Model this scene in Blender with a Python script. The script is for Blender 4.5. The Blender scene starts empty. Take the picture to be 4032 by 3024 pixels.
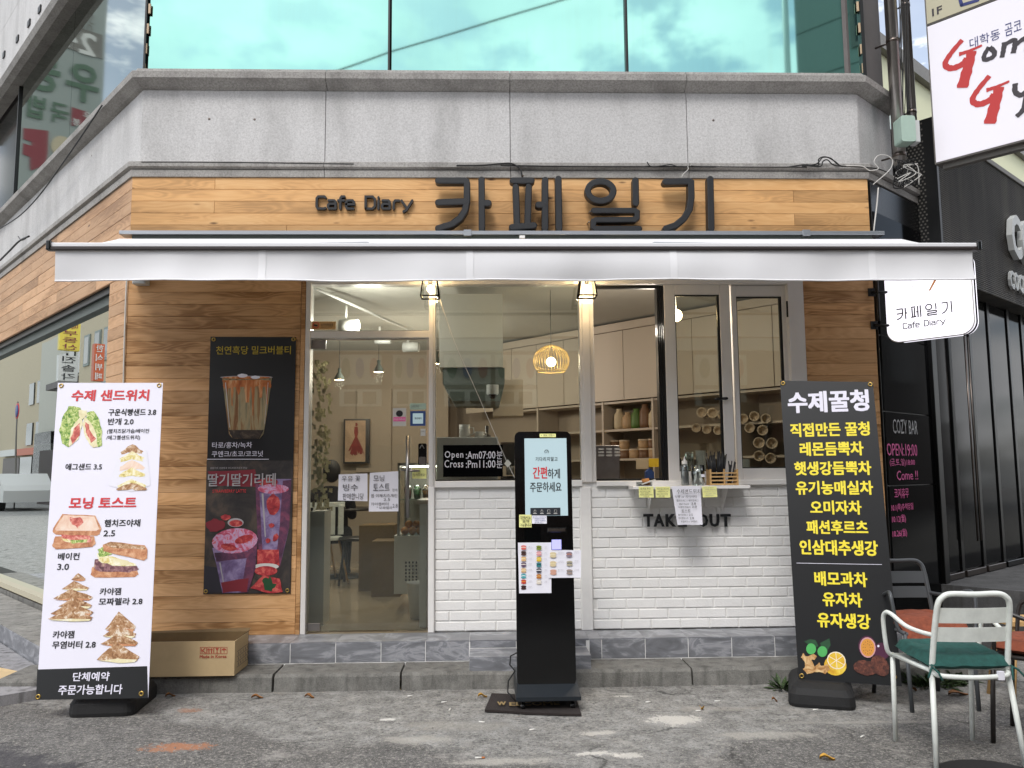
import bpy, math, random
from mathutils import Vector, Matrix, noise
random.seed(7)
R = math.radians
scene = bpy.context.scene
col = scene.collection
# ------------------------------------------------------------ camera
FPX, PIT, ROL, YAW = 3262.0, R(6.073), R(-0.4707), R(1.768)
CAM = Vector((0, -6.0, 1.36))
Fw = Vector((math.sin(YAW)*math.cos(PIT), math.cos(YAW)*math.cos(PIT), math.sin(PIT)))
Rt = Vector((math.cos(YAW), -math.sin(YAW), 0)); Up = Rt.cross(Fw)
R2 = math.cos(ROL)*Rt + math.sin(ROL)*Up; U2 = -math.sin(ROL)*Rt + math.cos(ROL)*Up
cam = bpy.data.cameras.new('camera'); camo = bpy.data.objects.new('camera', cam); col.objects.link(camo)
camo.matrix_world = Matrix(((R2.x, U2.x, -Fw.x, CAM.x), (R2.y, U2.y, -Fw.y, CAM.y), (R2.z, U2.z, -Fw.z, CAM.z), (0, 0, 0, 1)))
cam.sensor_width = 36; cam.lens = FPX/4032*36; cam.clip_start = 0.05; cam.clip_end = 500
scene.camera = camo
# ------------------------------------------------------------ world, sun, exposure
SUN_EL, SUN_ROT = R(52), R(200)
w = bpy.data.worlds.new('World'); scene.world = w; w.use_nodes = True
nt = w.node_tree; nt.nodes.clear()
def N(t, typ, **kw):
    n = t.nodes.new(typ)
    for k, v in kw.items():
        if k in n.inputs.keys() and not hasattr(n, k): n.inputs[k].default_value = v
        else: setattr(n, k, v)
    return n
sky = N(nt, 'ShaderNodeTexSky', sky_type='NISHITA', sun_disc=False, sun_elevation=SUN_EL, sun_rotation=SUN_ROT, air_density=1.0, dust_density=2.0)
tc = N(nt, 'ShaderNodeTexCoord'); mp = N(nt, 'ShaderNodeMapping'); mp.inputs['Scale'].default_value = (1, 1, 2.0)
mp.inputs['Location'].default_value = (0.4, 1.9, 0.3)
nt.links.new(tc.outputs['Generated'], mp.inputs[0])
nz = N(nt, 'ShaderNodeTexNoise'); nz.inputs['Scale'].default_value = 6.5; nz.inputs['Detail'].default_value = 9; nz.inputs['Roughness'].default_value = .60
nt.links.new(mp.outputs[0], nz.inputs['Vector'])
rp = N(nt, 'ShaderNodeValToRGB'); rp.color_ramp.elements[0].position = .455; rp.color_ramp.elements[1].position = .535
rp.color_ramp.elements[0].color = (.24, .24, .24, 1)
nt.links.new(nz.outputs['Fac'], rp.inputs[0])
nz2 = N(nt, 'ShaderNodeTexNoise'); nz2.inputs['Scale'].default_value = 7; nz2.inputs['Detail'].default_value = 6
nt.links.new(mp.outputs[0], nz2.inputs['Vector'])
cr = N(nt, 'ShaderNodeValToRGB'); cr.color_ramp.elements[0].position = .25; cr.color_ramp.elements[1].position = .75
cr.color_ramp.elements[0].color = (.62, .65, .70, 1); cr.color_ramp.elements[1].color = (1, 1, 1, 1)
nt.links.new(nz2.outputs['Fac'], cr.inputs[0])
cs = N(nt, 'ShaderNodeVectorMath', operation='SCALE'); cs.inputs['Scale'].default_value = 11.5
nt.links.new(cr.outputs[0], cs.inputs[0])
mx = N(nt, 'ShaderNodeMix', data_type='RGBA'); nt.links.new(rp.outputs[0], mx.inputs[0])
nt.links.new(sky.outputs[0], mx.inputs[6]); nt.links.new(cs.outputs[0], mx.inputs[7])
bg = N(nt, 'ShaderNodeBackground'); bg.inputs[1].default_value = 0.085
nt.links.new(mx.outputs[2], bg.inputs[0])
wo = N(nt, 'ShaderNodeOutputWorld'); nt.links.new(bg.outputs[0], wo.inputs[0])
sun = bpy.data.lights.new('sun', 'SUN'); sun.energy = 0.9; sun.angle = R(18); sun.color = (1, .97, .93)
suno = bpy.data.objects.new('sun', sun); col.objects.link(suno)
sd = Vector((math.sin(SUN_ROT)*math.cos(SUN_EL), math.cos(SUN_ROT)*math.cos(SUN_EL), math.sin(SUN_EL)))
suno.rotation_euler = (-sd).to_track_quat('-Z', 'Y').to_euler(); suno.location = (0, -6, 12)
vs = scene.view_settings; vs.view_transform = 'Standard'; vs.look = 'None'; vs.exposure = 1.15; vs.gamma = 1; vs.use_curve_mapping = False
scene.cycles.use_denoising = True
scene.cycles.max_bounces = 7; scene.cycles.transparent_max_bounces = 12; scene.cycles.caustics_reflective = False; scene.cycles.caustics_refractive = False
scene.cycles.sample_clamp_indirect = 6
# ------------------------------------------------------------ colours, materials
def lin(c): return c/12.92 if c <= .04045 else ((c+.055)/1.055)**2.4
def rgb(h): return (lin(int(h[0:2], 16)/255), lin(int(h[2:4], 16)/255), lin(int(h[4:6], 16)/255), 1)
MATS = {}
def mat(name, color='808080', rough=.6, metal=0, emit=0, spec=.5, noise_amt=0, noise_scale=20, bump=0, bump_scale=200, ecolor=None, trans=0, coat=0):
    if name in MATS: return MATS[name]
    m = bpy.data.materials.new(name); m.use_nodes = True; t = m.node_tree; b = t.nodes['Principled BSDF']
    c = rgb(color) if isinstance(color, str) else (*color, 1)
    b.inputs['Base Color'].default_value = c; b.inputs['Roughness'].default_value = rough; b.inputs['Metallic'].default_value = metal
    b.inputs['Specular IOR Level'].default_value = spec
    if coat: b.inputs['Coat Weight'].default_value = coat; b.inputs['Coat Roughness'].default_value = .05
    if emit: b.inputs['Emission Color'].default_value = rgb(ecolor) if ecolor else c; b.inputs['Emission Strength'].default_value = emit
    if trans: b.inputs['Transmission Weight'].default_value = trans
    g = N(t, 'ShaderNodeNewGeometry')
    if noise_amt:
        n = N(t, 'ShaderNodeTexNoise'); n.inputs['Scale'].default_value = noise_scale; n.inputs['Detail'].default_value = 6; n.inputs['Roughness'].default_value = .65
        t.links.new(g.outputs['Position'], n.inputs['Vector'])
        mr = N(t, 'ShaderNodeMapRange'); mr.inputs[1].default_value = .3; mr.inputs[2].default_value = .7
        mr.inputs[3].default_value = 1-noise_amt; mr.inputs[4].default_value = 1+noise_amt*.5
        t.links.new(n.outputs['Fac'], mr.inputs[0])
        v = N(t, 'ShaderNodeVectorMath', operation='SCALE'); v.inputs[0].default_value = c[:3]; t.links.new(mr.outputs[0], v.inputs['Scale'])
        t.links.new(v.outputs[0], b.inputs['Base Color'])
    if bump:
        n2 = N(t, 'ShaderNodeTexNoise'); n2.inputs['Scale'].default_value = bump_scale; n2.inputs['Detail'].default_value = 4
        t.links.new(g.outputs['Position'], n2.inputs['Vector'])
        bm_ = N(t, 'ShaderNodeBump'); bm_.inputs['Strength'].default_value = bump; bm_.inputs['Distance'].default_value = .005
        t.links.new(n2.outputs['Fac'], bm_.inputs['Height']); t.links.new(bm_.outputs[0], b.inputs['Normal'])
    MATS[name] = m; return m
def nodes(name):
    m = bpy.data.materials.new(name); m.use_nodes = True; MATS[name] = m
    return m, m.node_tree, m.node_tree.nodes['Principled BSDF']
def ramp(t, src, stops):
    r = N(t, 'ShaderNodeValToRGB'); e = r.color_ramp.elements
    while len(e) < len(stops): e.new(.5)
    for i, (p, c) in enumerate(stops):
        e[i].position = p; e[i].color = rgb(c) if isinstance(c, str) else (c, c, c, 1)
    t.links.new(src, r.inputs[0]); return r.outputs[0]
def mixc(t, fac, a, b, mode='MIX'):
    m = N(t, 'ShaderNodeMix', data_type='RGBA', blend_type=mode)
    for s, i in ((fac, 0), (a, 6), (b, 7)):
        if isinstance(s, (int, float)): m.inputs[i].default_value = s
        elif isinstance(s, tuple): m.inputs[i].default_value = s
        else: t.links.new(s, m.inputs[i])
    return m.outputs[2]
def math_(t, op, a, b=0, c=None):
    m = N(t, 'ShaderNodeMath', operation=op)
    for i, s in enumerate((a, b, c)):
        if s is None: continue
        if isinstance(s, (int, float)): m.inputs[i].default_value = s
        else: t.links.new(s, m.inputs[i])
    return m.outputs[0]
def noi(t, vec, scale, detail=4, rough=.5, dist=0):
    n = N(t, 'ShaderNodeTexNoise'); n.inputs['Scale'].default_value = scale; n.inputs['Detail'].default_value = detail
    n.inputs['Roughness'].default_value = rough; n.inputs['Distortion'].default_value = dist
    t.links.new(vec, n.inputs['Vector']); return n.outputs['Fac']
def maps(t, vec, scale, loc=(0, 0, 0), rot=(0, 0, 0)):
    m = N(t, 'ShaderNodeMapping'); m.inputs['Scale'].default_value = scale; m.inputs['Location'].default_value = loc; m.inputs['Rotation'].default_value = rot
    t.links.new(vec, m.inputs[0]); return m.outputs[0]
def bumpn(t, b, h, strength=.3, dist=.004):
    n = N(t, 'ShaderNodeBump'); n.inputs['Strength'].default_value = strength; n.inputs['Distance'].default_value = dist
    t.links.new(h, n.inputs['Height']); t.links.new(n.outputs[0], b.inputs['Normal'])
def wood_mat(name, light, mid, dark, rough=.5):
    m, t, b = nodes(name)
    uv = N(t, 'ShaderNodeUVMap').outputs[0]
    oi = N(t, 'ShaderNodeObjectInfo')
    cmb = N(t, 'ShaderNodeCombineXYZ'); t.links.new(math_(t, 'MULTIPLY', oi.outputs['Random'], 37.0), cmb.inputs[0]); t.links.new(math_(t, 'MULTIPLY', oi.outputs['Random'], 91.0), cmb.inputs[2])
    ad = N(t, 'ShaderNodeVectorMath', operation='ADD'); t.links.new(uv, ad.inputs[0]); t.links.new(cmb.outputs[0], ad.inputs[1])
    v = ad.outputs[0]
    n1 = noi(t, maps(t, v, (1.6, 9, 1)), 1.0, 2, .4, .3)          # cathedral contours
    rings = math_(t, 'FRACT', math_(t, 'MULTIPLY', n1, 13.0))
    rings = math_(t, 'POWER', math_(t, 'ABSOLUTE', math_(t, 'SUBTRACT', rings, .5)), 1.4)
    fine = noi(t, maps(t, v, (5, 160, 1)), 1.0, 3, .6)
    broad = noi(t, maps(t, v, (1.2, 5, 1)), 1.0, 3, .5)
    g = math_(t, 'ADD', math_(t, 'MULTIPLY', rings, .55), math_(t, 'MULTIPLY', fine, .34))
    g = math_(t, 'ADD', g, math_(t, 'MULTIPLY', math_(t, 'SUBTRACT', broad, .42), 1.5))
    c = ramp(t, g, [(.12, dark), (.36, mid), (.72, light)])
    vo = N(t, 'ShaderNodeTexVoronoi'); vo.inputs['Scale'].default_value = 1; t.links.new(maps(t, v, (3.2, 10.5, 1)), vo.inputs['Vector'])
    knot = ramp(t, vo.outputs['Distance'], [(.035, 1), (.13, 0)])
    vc = N(t, 'ShaderNodeSeparateXYZ'); t.links.new(vo.outputs['Color'], vc.inputs[0])
    kn = math_(t, 'MULTIPLY', knot, math_(t, 'GREATER_THAN', vc.outputs[0], .62))
    c = mixc(t, kn, c, rgb('4a2c17'))
    hv = N(t, 'ShaderNodeHueSaturation'); t.links.new(c, hv.inputs['Color'])
    t.links.new(math_(t, 'MULTIPLY_ADD', oi.outputs['Random'], .34, .82), hv.inputs['Value'])
    t.links.new(hv.outputs[0], b.inputs['Base Color']); b.inputs['Roughness'].default_value = rough
    b.inputs['Specular IOR Level'].default_value = .35
    bumpn(t, b, g, .25, .003)
    return m
wood_mat('signboard_wood', 'd8ad78', 'cc9d67', 'b48a5a', .55)
wood_mat('lower_wood', 'd8ac7e', 'c79a6a', '9a6f44', .5)
wood_mat('left_wood', 'cba37c', 'bd946c', 'a07852', .5)
def granite(name, base, dark, light, stain=.5, sp=260):
    m, t, b = nodes(name); p = N(t, 'ShaderNodeNewGeometry').outputs['Position']
    oi = N(t, 'ShaderNodeObjectInfo').outputs['Random']
    n = noi(t, p, sp, 2, .7); c = ramp(t, n, [(.32, dark), (.5, base), (.68, light)])
    n2 = noi(t, maps(t, p, (1, 1, 1)), 70, 3, .6)
    c = mixc(t, .5, c, ramp(t, n2, [(.3, dark), (.5, base), (.7, light)]))
    big = noi(t, maps(t, p, (2.5, 2.5, .7)), 1.6, 5, .6)
    c = mixc(t, math_(t, 'MULTIPLY', ramp(t, big, [(.45, 0.0), (.75, 1.0)]), stain), c, rgb('55534f'))
    hv = N(t, 'ShaderNodeHueSaturation'); t.links.new(c, hv.inputs['Color']); t.links.new(math_(t, 'MULTIPLY_ADD', oi, .08, .96), hv.inputs['Value'])
    t.links.new(hv.outputs[0], b.inputs['Base Color']); b.inputs['Roughness'].default_value = .75
    bumpn(t, b, n2, .25, .003); return m
granite('granite', 'c0bfbe', 'a09e9d', 'd3d2d1', .34)
granite('dark_granite', '9e9b97', '6e6b67', 'bab7b2', .55)
def tile_mat(name):
    m, t, b = nodes(name); p = N(t, 'ShaderNodeNewGeometry').outputs['Position']; oi = N(t, 'ShaderNodeObjectInfo').outputs['Random']
    cmb = N(t, 'ShaderNodeCombineXYZ'); t.links.new(math_(t, 'MULTIPLY', oi, 53.0), cmb.inputs[1])
    ad = N(t, 'ShaderNodeVectorMath', operation='ADD'); t.links.new(p, ad.inputs[0]); t.links.new(cmb.outputs[0], ad.inputs[1])
    r = maps(t, ad.outputs[0], (3.2, 3.2, 9), rot=(0, R(38), 0))
    n = noi(t, r, 1.0, 7, .6, 1.8)
    c = ramp(t, n, [(.3, '66676b'), (.5, '7c7e83'), (.60, 'a0a1a6'), (.66, '7a7c82'), (.8, '8e9095')])
    t.links.new(c, b.inputs['Base Color']); b.inputs['Roughness'].default_value = .38; bumpn(t, b, n, .12, .003); return m
tile_mat('slate_tile')
def concrete(name, a, b_, c_, bs=.5):
    m, t, b = nodes(name); p = N(t, 'ShaderNodeNewGeometry').outputs['Position']
    n = noi(t, p, 6, 8, .7); f = noi(t, p, 120, 3, .7)
    c = ramp(t, n, [(.3, a), (.5, b_), (.7, c_)]); c = mixc(t, .35, c, ramp(t, f, [(.35, a), (.65, c_)]))
    st = noi(t, maps(t, p, (14, 14, 1.2)), 1, 4, .6); c = mixc(t, ramp(t, st, [(.5, 0.0), (.7, .55)]), c, rgb('2e2d2a'))
    t.links.new(c, b.inputs['Base Color']); b.inputs['Roughness'].default_value = .9; bumpn(t, b, math_(t, 'ADD', n, f), bs, .008); return m
concrete('terrace_stone', '3a3a3b', '4a4a4b', '5c5c5c', .3)
concrete('step_concrete', '545350', '75746f', '8f8d88', .6)
concrete('kerb_concrete', '6e6c68', '8a8883', 'a3a09a', .4)
concrete('paver_stone', '77767a', '8f8e90', 'a4a3a4', .3)
def asphalt():
    m, t, b = nodes('asphalt'); p = N(t, 'ShaderNodeNewGeometry').outputs['Position']
    sx = N(t, 'ShaderNodeSeparateXYZ'); t.links.new(p, sx.inputs[0])
    big = noi(t, p, 1.3, 6, .6); mid = noi(t, p, 9, 6, .65); sp = noi(t, p, 48, 3, .8); vsp = noi(t, p, 120, 2, .8)
    old = ramp(t, mid, [(.3, '62615f'), (.5, '81807d'), (.72, 'a2a19e')])
    # worn apron near the step, darker asphalt towards the camera and the sides
    edge = math_(t, 'ADD', sx.outputs[1], math_(t, 'MULTIPLY', math_(t, 'SUBTRACT', big, .5), 1.0))
    ab = math_(t, 'ABSOLUTE', math_(t, 'SUBTRACT', sx.outputs[0], .35)); ab = math_(t, 'MULTIPLY', ab, .42)
    fac = N(t, 'ShaderNodeMapRange'); t.links.new(math_(t, 'SUBTRACT', edge, ab), fac.inputs[0]); fac.inputs[1].default_value = -2.15; fac.inputs[2].default_value = -2.0
    asp = ramp(t, mid, [(.3, '4e4d4b'), (.55, '656361'), (.75, '7d7b78')])
    c = mixc(t, fac.outputs[0], asp, old)
    c = mixc(t, ramp(t, sp, [(.55, 0.0), (.63, .60)]), c, rgb('a9a59c'))
    c = mixc(t, ramp(t, sp, [(.36, .75), (.45, 0.0)]), c, rgb('2e2d2a'))
    c = mixc(t, ramp(t, vsp, [(.58, 0.0), (.66, .55)]), c, rgb('c0bcb2'))
    wb = N(t, 'ShaderNodeTexVoronoi', feature='DISTANCE_TO_EDGE'); wb.inputs['Scale'].default_value = 1.1
    wv = N(t, 'ShaderNodeTexNoise'); wv.inputs['Scale'].default_value = 4; wv.inputs['Detail'].default_value = 5; t.links.new(p, wv.inputs['Vector'])
    wa = N(t, 'ShaderNodeVectorMath', operation='MULTIPLY_ADD'); t.links.new(wv.outputs['Color'], wa.inputs[0]); wa.inputs[1].default_value = (.35, .35, 0); t.links.new(p, wa.inputs[2]); t.links.new(wa.outputs[0], wb.inputs['Vector'])
    crk = math_(t, 'MULTIPLY', ramp(t, wb.outputs['Distance'], [(.004, .75), (.012, 0.0)]), ramp(t, big, [(.45, 0.0), (.6, 1.0)]))
    c = mixc(t, crk, c, rgb('2a2927'))
    lp = ramp(t, noi(t, p, 3.2, 6, .75), [(.56, 0.0), (.68, .45)]); c = mixc(t, lp, c, rgb('b5b1aa'))
    # dark tar seam at the left
    seam = math_(t, 'ADD', math_(t, 'MULTIPLY', math_(t, 'ADD', sx.outputs[0], 2.0), .62), math_(t, 'ADD', sx.outputs[1], 1.95))
    seam = math_(t, 'ADD', seam, math_(t, 'MULTIPLY', math_(t, 'SUBTRACT', mid, .5), .45))
    sm = ramp(t, math_(t, 'ABSOLUTE', seam), [(.07, .75), (.15, 0.0)])
    sm = math_(t, 'MULTIPLY', sm, math_(t, 'LESS_THAN', sx.outputs[0], -.9))
    c = mixc(t, sm, c, rgb('37353a'))
    def spot(cx, cy, rx, ry, colr, am, cur):
        px_ = math_(t, 'DIVIDE', math_(t, 'SUBTRACT', sx.outputs[0], cx), rx); py_ = math_(t, 'DIVIDE', math_(t, 'SUBTRACT', sx.outputs[1], cy), ry)
        d = math_(t, 'SQRT', math_(t, 'ADD', math_(t, 'MULTIPLY', px_, px_), math_(t, 'MULTIPLY', py_, py_)))
        d = math_(t, 'ADD', d, math_(t, 'MULTIPLY', math_(t, 'SUBTRACT', mid, .5), 2.6))
        d = math_(t, 'ADD', d, math_(t, 'MULTIPLY', math_(t, 'SUBTRACT', sp, .5), 1.9))
        return mixc(t, ramp(t, d, [(.55, am), (.85, 0.0)]), cur, rgb(colr))
    for (x, y, rx, ry, cl, am) in SPOTS: c = spot(x, y, rx, ry, cl, am, c)
    t.links.new(c, b.inputs['Base Color']); b.inputs['Roughness'].default_value = .93
    bumpn(t, b, math_(t, 'ADD', math_(t, 'MULTIPLY', sp, 1.0), math_(t, 'MULTIPLY', mid, 1.5)), .8, .012); return m
def glass(name, tint='dfe8e4', refl=1.0, base=.03, wav=0):
    m = bpy.data.materials.new(name); m.use_nodes = True; t = m.node_tree; t.nodes.clear(); MATS[name] = m
    tr = N(t, 'ShaderNodeBsdfTransparent'); tr.inputs[0].default_value = rgb(tint)
    gl = N(t, 'ShaderNodeBsdfGlossy'); gl.inputs['Roughness'].default_value = 0.0; gl.inputs['Color'].default_value = (.95, 1, .98, 1)
    fr = N(t, 'ShaderNodeFresnel'); fr.inputs[0].default_value = 1.5
    fac = math_(t, 'MULTIPLY_ADD', fr.outputs[0], refl, base)
    if wav:
        g = N(t, 'ShaderNodeNewGeometry'); bb = N(t, 'ShaderNodeBump'); bb.inputs['Strength'].default_value = wav; bb.inputs['Distance'].default_value = .02
        t.links.new(noi(t, g.outputs['Position'], .9, 1, .4), bb.inputs['Height']); t.links.new(bb.outputs[0], gl.inputs['Normal'])
    mxs = N(t, 'ShaderNodeMixShader'); t.links.new(fac, mxs.inputs[0]); t.links.new(tr.outputs[0], mxs.inputs[1]); t.links.new(gl.outputs[0], mxs.inputs[2])
    o = N(t, 'ShaderNodeOutputMaterial'); t.links.new(mxs.outputs[0], o.inputs[0]); return m
glass('shop_glass', 'f4f7f3', 1.2, .02)
glass('side_glass', 'a8b3a6', 2.0, .16, .05)
glass('clear_glass', 'f4f6f4', 1.2, .02)
glass('plastic_clear', 'e8eaea', 1.5, .10)
def tinted(name, c, metal, r=.03):
    m, t, b = nodes(name); p = N(t, 'ShaderNodeNewGeometry').outputs['Position']
    b.inputs['Metallic'].default_value = metal; b.inputs['Roughness'].default_value = r
    st = noi(t, maps(t, p, (26, 26, .8)), 1, 4, .6); sm = noi(t, p, 1.2, 4, .6)
    cc = mixc(t, math_(t, 'MULTIPLY', ramp(t, math_(t, 'MULTIPLY', st, sm), [(.25, 0.0), (.42, 1.0)]), .16), rgb(c), rgb('8fb7a8'))
    t.links.new(cc, b.inputs['Base Color'])
    bumpn(t, b, noi(t, p, .8, 1, .4), .05, .03); return m
tinted('upper_glass', '92c4ba', 1.0); tinted('upper_side_glass', 'a6b2aa', 1.0)
def food(name, stops, scale=40, det=6, dist=.8, rough=.6, st=(1, 1, 1)):
    m, t, b = nodes(name); p = N(t, 'ShaderNodeNewGeometry').outputs['Position']
    n = noi(t, maps(t, p, st), scale, det, .65, dist); t.links.new(ramp(t, n, stops), b.inputs['Base Color']); b.inputs['Roughness'].default_value = rough; return m
food('toast_print', [(.3, '6f4a2e'), (.43, '9c7048'), (.54, 'bf9872'), (.64, 'e6dac8')], 38)
food('crust_print', [(.3, '9a5a3c'), (.5, 'c68a62'), (.7, 'e3b690')], 25)
food('lettuce_print', [(.3, '2f5a1e'), (.42, '5f8c3a'), (.52, 'a8bd62'), (.62, 'dfe3a8'), (.72, '9bb56a')], 30, 6, 2)
food('egg_print', [(.3, 'a9955c'), (.42, 'dcca7a'), (.55, 'f0e9c4'), (.7, 'f7f5ea')], 32)
food('ham_print', [(.3, '8c3a36'), (.45, 'c25a50'), (.58, 'df9080'), (.7, 'f0d0c0')], 30)
food('bread_print', [(.3, 'e0b49a'), (.5, 'ecd0bb'), (.7, 'f2e3d6')], 14)
food('bacon_print', [(.3, '3c2426'), (.45, '6d444c'), (.6, '9c7276'), (.72, 'd8c69a')], 40)
food('cream_print', [(.3, 'd5c8a0'), (.5, 'e8dfb4'), (.7, 'f2efdc')], 20)
food('milktea_print', [(.3, '7a4c26'), (.42, '94734a'), (.5, 'a8966f'), (.6, '8c8262'), (.72, '655c42')], 30, 3, .4, st=(1, 1, .10))
food('caramel_print', [(.3, '9a4c1a'), (.5, 'c4743a'), (.62, 'd8a878'), (.72, 'b9b08c')], 20, 4, .8, st=(1, 1, .25))
food('cola_print', [(.3, '14100e'), (.55, '3a2d22'), (.7, '6b5c48')], 18)
food('berry_milk_print', [(.3, '4e3c5c'), (.46, '6f5c86'), (.60, '9384aa'), (.74, '8a4a62')], 9, 4, .4); food('berry_dark_print', [(.3, '3a2438'), (.5, '5c3450'), (.7, '84425c')], 14, 4, .6)
food('berry_print', [(.3, '741a24'), (.5, 'ac3238'), (.66, 'd0685c')], 24)
food('berry_top_print', [(.3, '9a3450'), (.45, 'c8607a'), (.56, 'c0a8cc'), (.68, 'cc5048')], 18, 4, 1)
food('table_print', [(.3, '17161a'), (.5, '35302e'), (.7, '5a4c40')], 5, 4, .5)
food('ginger_print', [(.3, '7a4e26'), (.5, 'b98a52'), (.68, 'dcbd8a')], 25)
food('date_print', [(.3, '2a100c'), (.5, '552a1e'), (.7, '7d4634')], 45)
food('lemon_print', [(.3, 'c9941c'), (.5, 'e2b92e'), (.7, 'efd75e')], 12)
food('foliage', [(.3, '16220e'), (.5, '2f4420'), (.7, '4c6430')], 60)
food('orange_fruit', [(.3, 'b4683a'), (.5, 'd08a4c'), (.7, 'dfa25e')], 12)
mat('white_paint', 'eae8e5', .45, noise_amt=.06, noise_scale=6)
mat('brick_white', 'efeeec', .45, noise_amt=.05, noise_scale=5, bump=.35, bump_scale=70)
mat('mortar_white', 'ecebe8', .5, noise_amt=.04, noise_scale=20, bump=.4, bump_scale=60)
mat('awning_fabric', 'e2e2e4', .7, noise_amt=.03, noise_scale=3)
mat('awning_seam', 'eaeaec', .6)
mat('aluminium', 'a9adb2', .35, .85)
mat('alu_white', 'dcd9d5', .4, noise_amt=.05, noise_scale=4)
mat('brown_rail', '2e2624', .4)
mat('black_metal', '101111', .4, noise_amt=.2)
mat('black_rubber', '1b1b1c', .75, noise_amt=.25, noise_scale=9, bump=.3, bump_scale=160)
mat('black_plastic', '08090a', .22)
mat('kiosk_black', '060708', .16, coat=.3, noise_amt=.5, noise_scale=5)
mat('kiosk_base', '1b2127', .4)
mat('letter_black', '191b1e', .45, noise_amt=.15)
mat('ink', '1c1c20', .6); mat('ink_soft', '4a4a50', .6); mat('ink_white', 'e6e4f2', .5); mat('ink_yellow', 'f2df3a', .5); mat('ink_gold', 'b9a22a', .5)
mat('ink_red', 'd0363c', .5); mat('ink_pink', 'e86aa8', .6); mat('chalk', 'b8b8b8', .8)
mat('banner_white', 'e9e7f3', .4, noise_amt=.02, noise_scale=3); mat('banner_black', '17191b', .38, noise_amt=.1, noise_scale=3)
mat('paper', 'e8e7f0', .7, noise_amt=.03, noise_scale=10); mat('sticky_yellow', 'ecec9c', .7); mat('tape', 'd8d8cc', .2)
mat('brass', 'b89a55', .3, .9); mat('steel', '9c9894', .28, .95, noise_amt=.12, noise_scale=12); mat('steel_dark', '6f6660', .3, .95, noise_amt=.2, noise_scale=8)
mat('cardboard', 'bea67e', .8, noise_amt=.08, noise_scale=8); mat('cardboard_dark', '6e5a3c', .85, noise_amt=.1)
mat('interior_wall', 'a09384', .8, noise_amt=.05, noise_scale=2); mat('interior_white', 'cfccc4', .7); mat('cabinet', 'b3a799', .55); mat('cabinet_gap', '4a3c30', .7)
mat('ceiling_grey', 'a5a39c', .85, noise_amt=.06, noise_scale=2); mat('floor_tile', 'b9aa92', .10, noise_amt=.08, noise_scale=2)
mat('dark_duct', '59615d', .6); mat('chair_white', 'e2e6e0', .35, noise_amt=.14, noise_scale=14); mat('chair_gray', '4a4d50', .35); mat('chair_dark', '2b2725', .4)
mat('cushion_green', '1f4f49', .9, noise_amt=.35, noise_scale=30, bump=.4, bump_scale=60); mat('cushion_orange', '85452f', .9, noise_amt=.35, noise_scale=30, bump=.4, bump_scale=60)
mat('sill_cream', 'b9b29c', .6); mat('light_wood', 'c9a26c', .6, noise_amt=.15, noise_scale=30); mat('bulb', 'ffd9a0', .3, emit=14, ecolor='ffd9a0'); mat('pendant_bulb', 'ffe6b4', .3, emit=9, ecolor='ffe4ae')
mat('rattan', 'c9a866', .5, emit=.10, ecolor='e8cd80'); mat('spot_lens', 'ffffff', .3, emit=8, ecolor='fff4e0'); mat('warm_disc', 'ffd0a0', .3, emit=5, ecolor='ffcf98')  # rattan ribs emit faintly, bulb light put into their material
mat('screen', '9fb2b8', .25, emit=.20, ecolor='b3ccd2'); mat('screen_bar', '30343a', .3); mat('pale_led', '9a9ae8', .3, emit=.35, ecolor='b6b4ff')
mat('lightbox', 'f4f2f8', .35, emit=.55, ecolor='f6f3ff'); mat('sign_face', 'd9d6dc', .35, emit=.12, ecolor='e6e2ea'); mat('sign_face_cream', 'bdb79c', .45); mat('sign_side', '6f6b65', .5, noise_amt=.15)
mat('red_brush', 'bf3230', .5); mat('gray_brush', '3a3438', .5); mat('blue_ink', '2a3470', .5)
def corrug():
    m, t, b = nodes('corrugated'); p = N(t, 'ShaderNodeNewGeometry').outputs['Position']
    n = noi(t, maps(t, p, (1.5, 1.5, .25)), 2.2, 5, .6); t.links.new(ramp(t, n, [(.35, '2d2c2a'), (.5, '45423f'), (.66, '5c5750')]), b.inputs['Base Color'])
    b.inputs['Roughness'].default_value = .5; b.inputs['Metallic'].default_value = .4
corrug()
mat('bar_black', '0b0c0c', .25, noise_amt=.3, noise_scale=3); mat('bar_glass', '0a0b0c', .08, spec=.08, noise_amt=.4, noise_scale=2); mat('bar_frame', '050505', .3)
mat('grey_wall', '6d6866', .8, noise_amt=.18, noise_scale=3); mat('pvc', 'c6c9c8', .4); mat('cable', '121212', .5); mat('cable_white', 'c8c6c0', .5)
mat('meter_box', 'a9c0b3', .45, noise_amt=.05); mat('led_module', 'c3ab8c', .5); mat('leaf_brown', '8e6034', .8, noise_amt=.3); mat('leaf_yellow', 'c99a3c', .7)
mat('butt_white', 'dcdad4', .8); mat('butt_orange', 'b9713c', .8); mat('mat_brown', '2b2422', .95, bump=.6, bump_scale=250, noise_amt=.2)
mat('mat_text', '8f7a52', .9); mat('cloth_black', '14141a', .9, noise_amt=.3); mat('skin', '8c6248', .6); mat('hair', '0d0b0a', .7)
mat('pale_brick', 'b9ac92', .8, noise_amt=.12); mat('red_brick', '6d4a38', .85, noise_amt=.2, noise_scale=12); mat('pale_render', 'b5b3a8', .8, noise_amt=.08); mat('dark_window', '15191a', .1)
mat('teal_wall', '8b938f', .8, noise_amt=.05); mat('sign_yellow', 'd6c04a', .5); mat('sign_white', 'c9c8c4', .5); mat('sign_orange', 'b5532a', .5); mat('sign_dark', '4b3e3a', .5)
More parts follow.
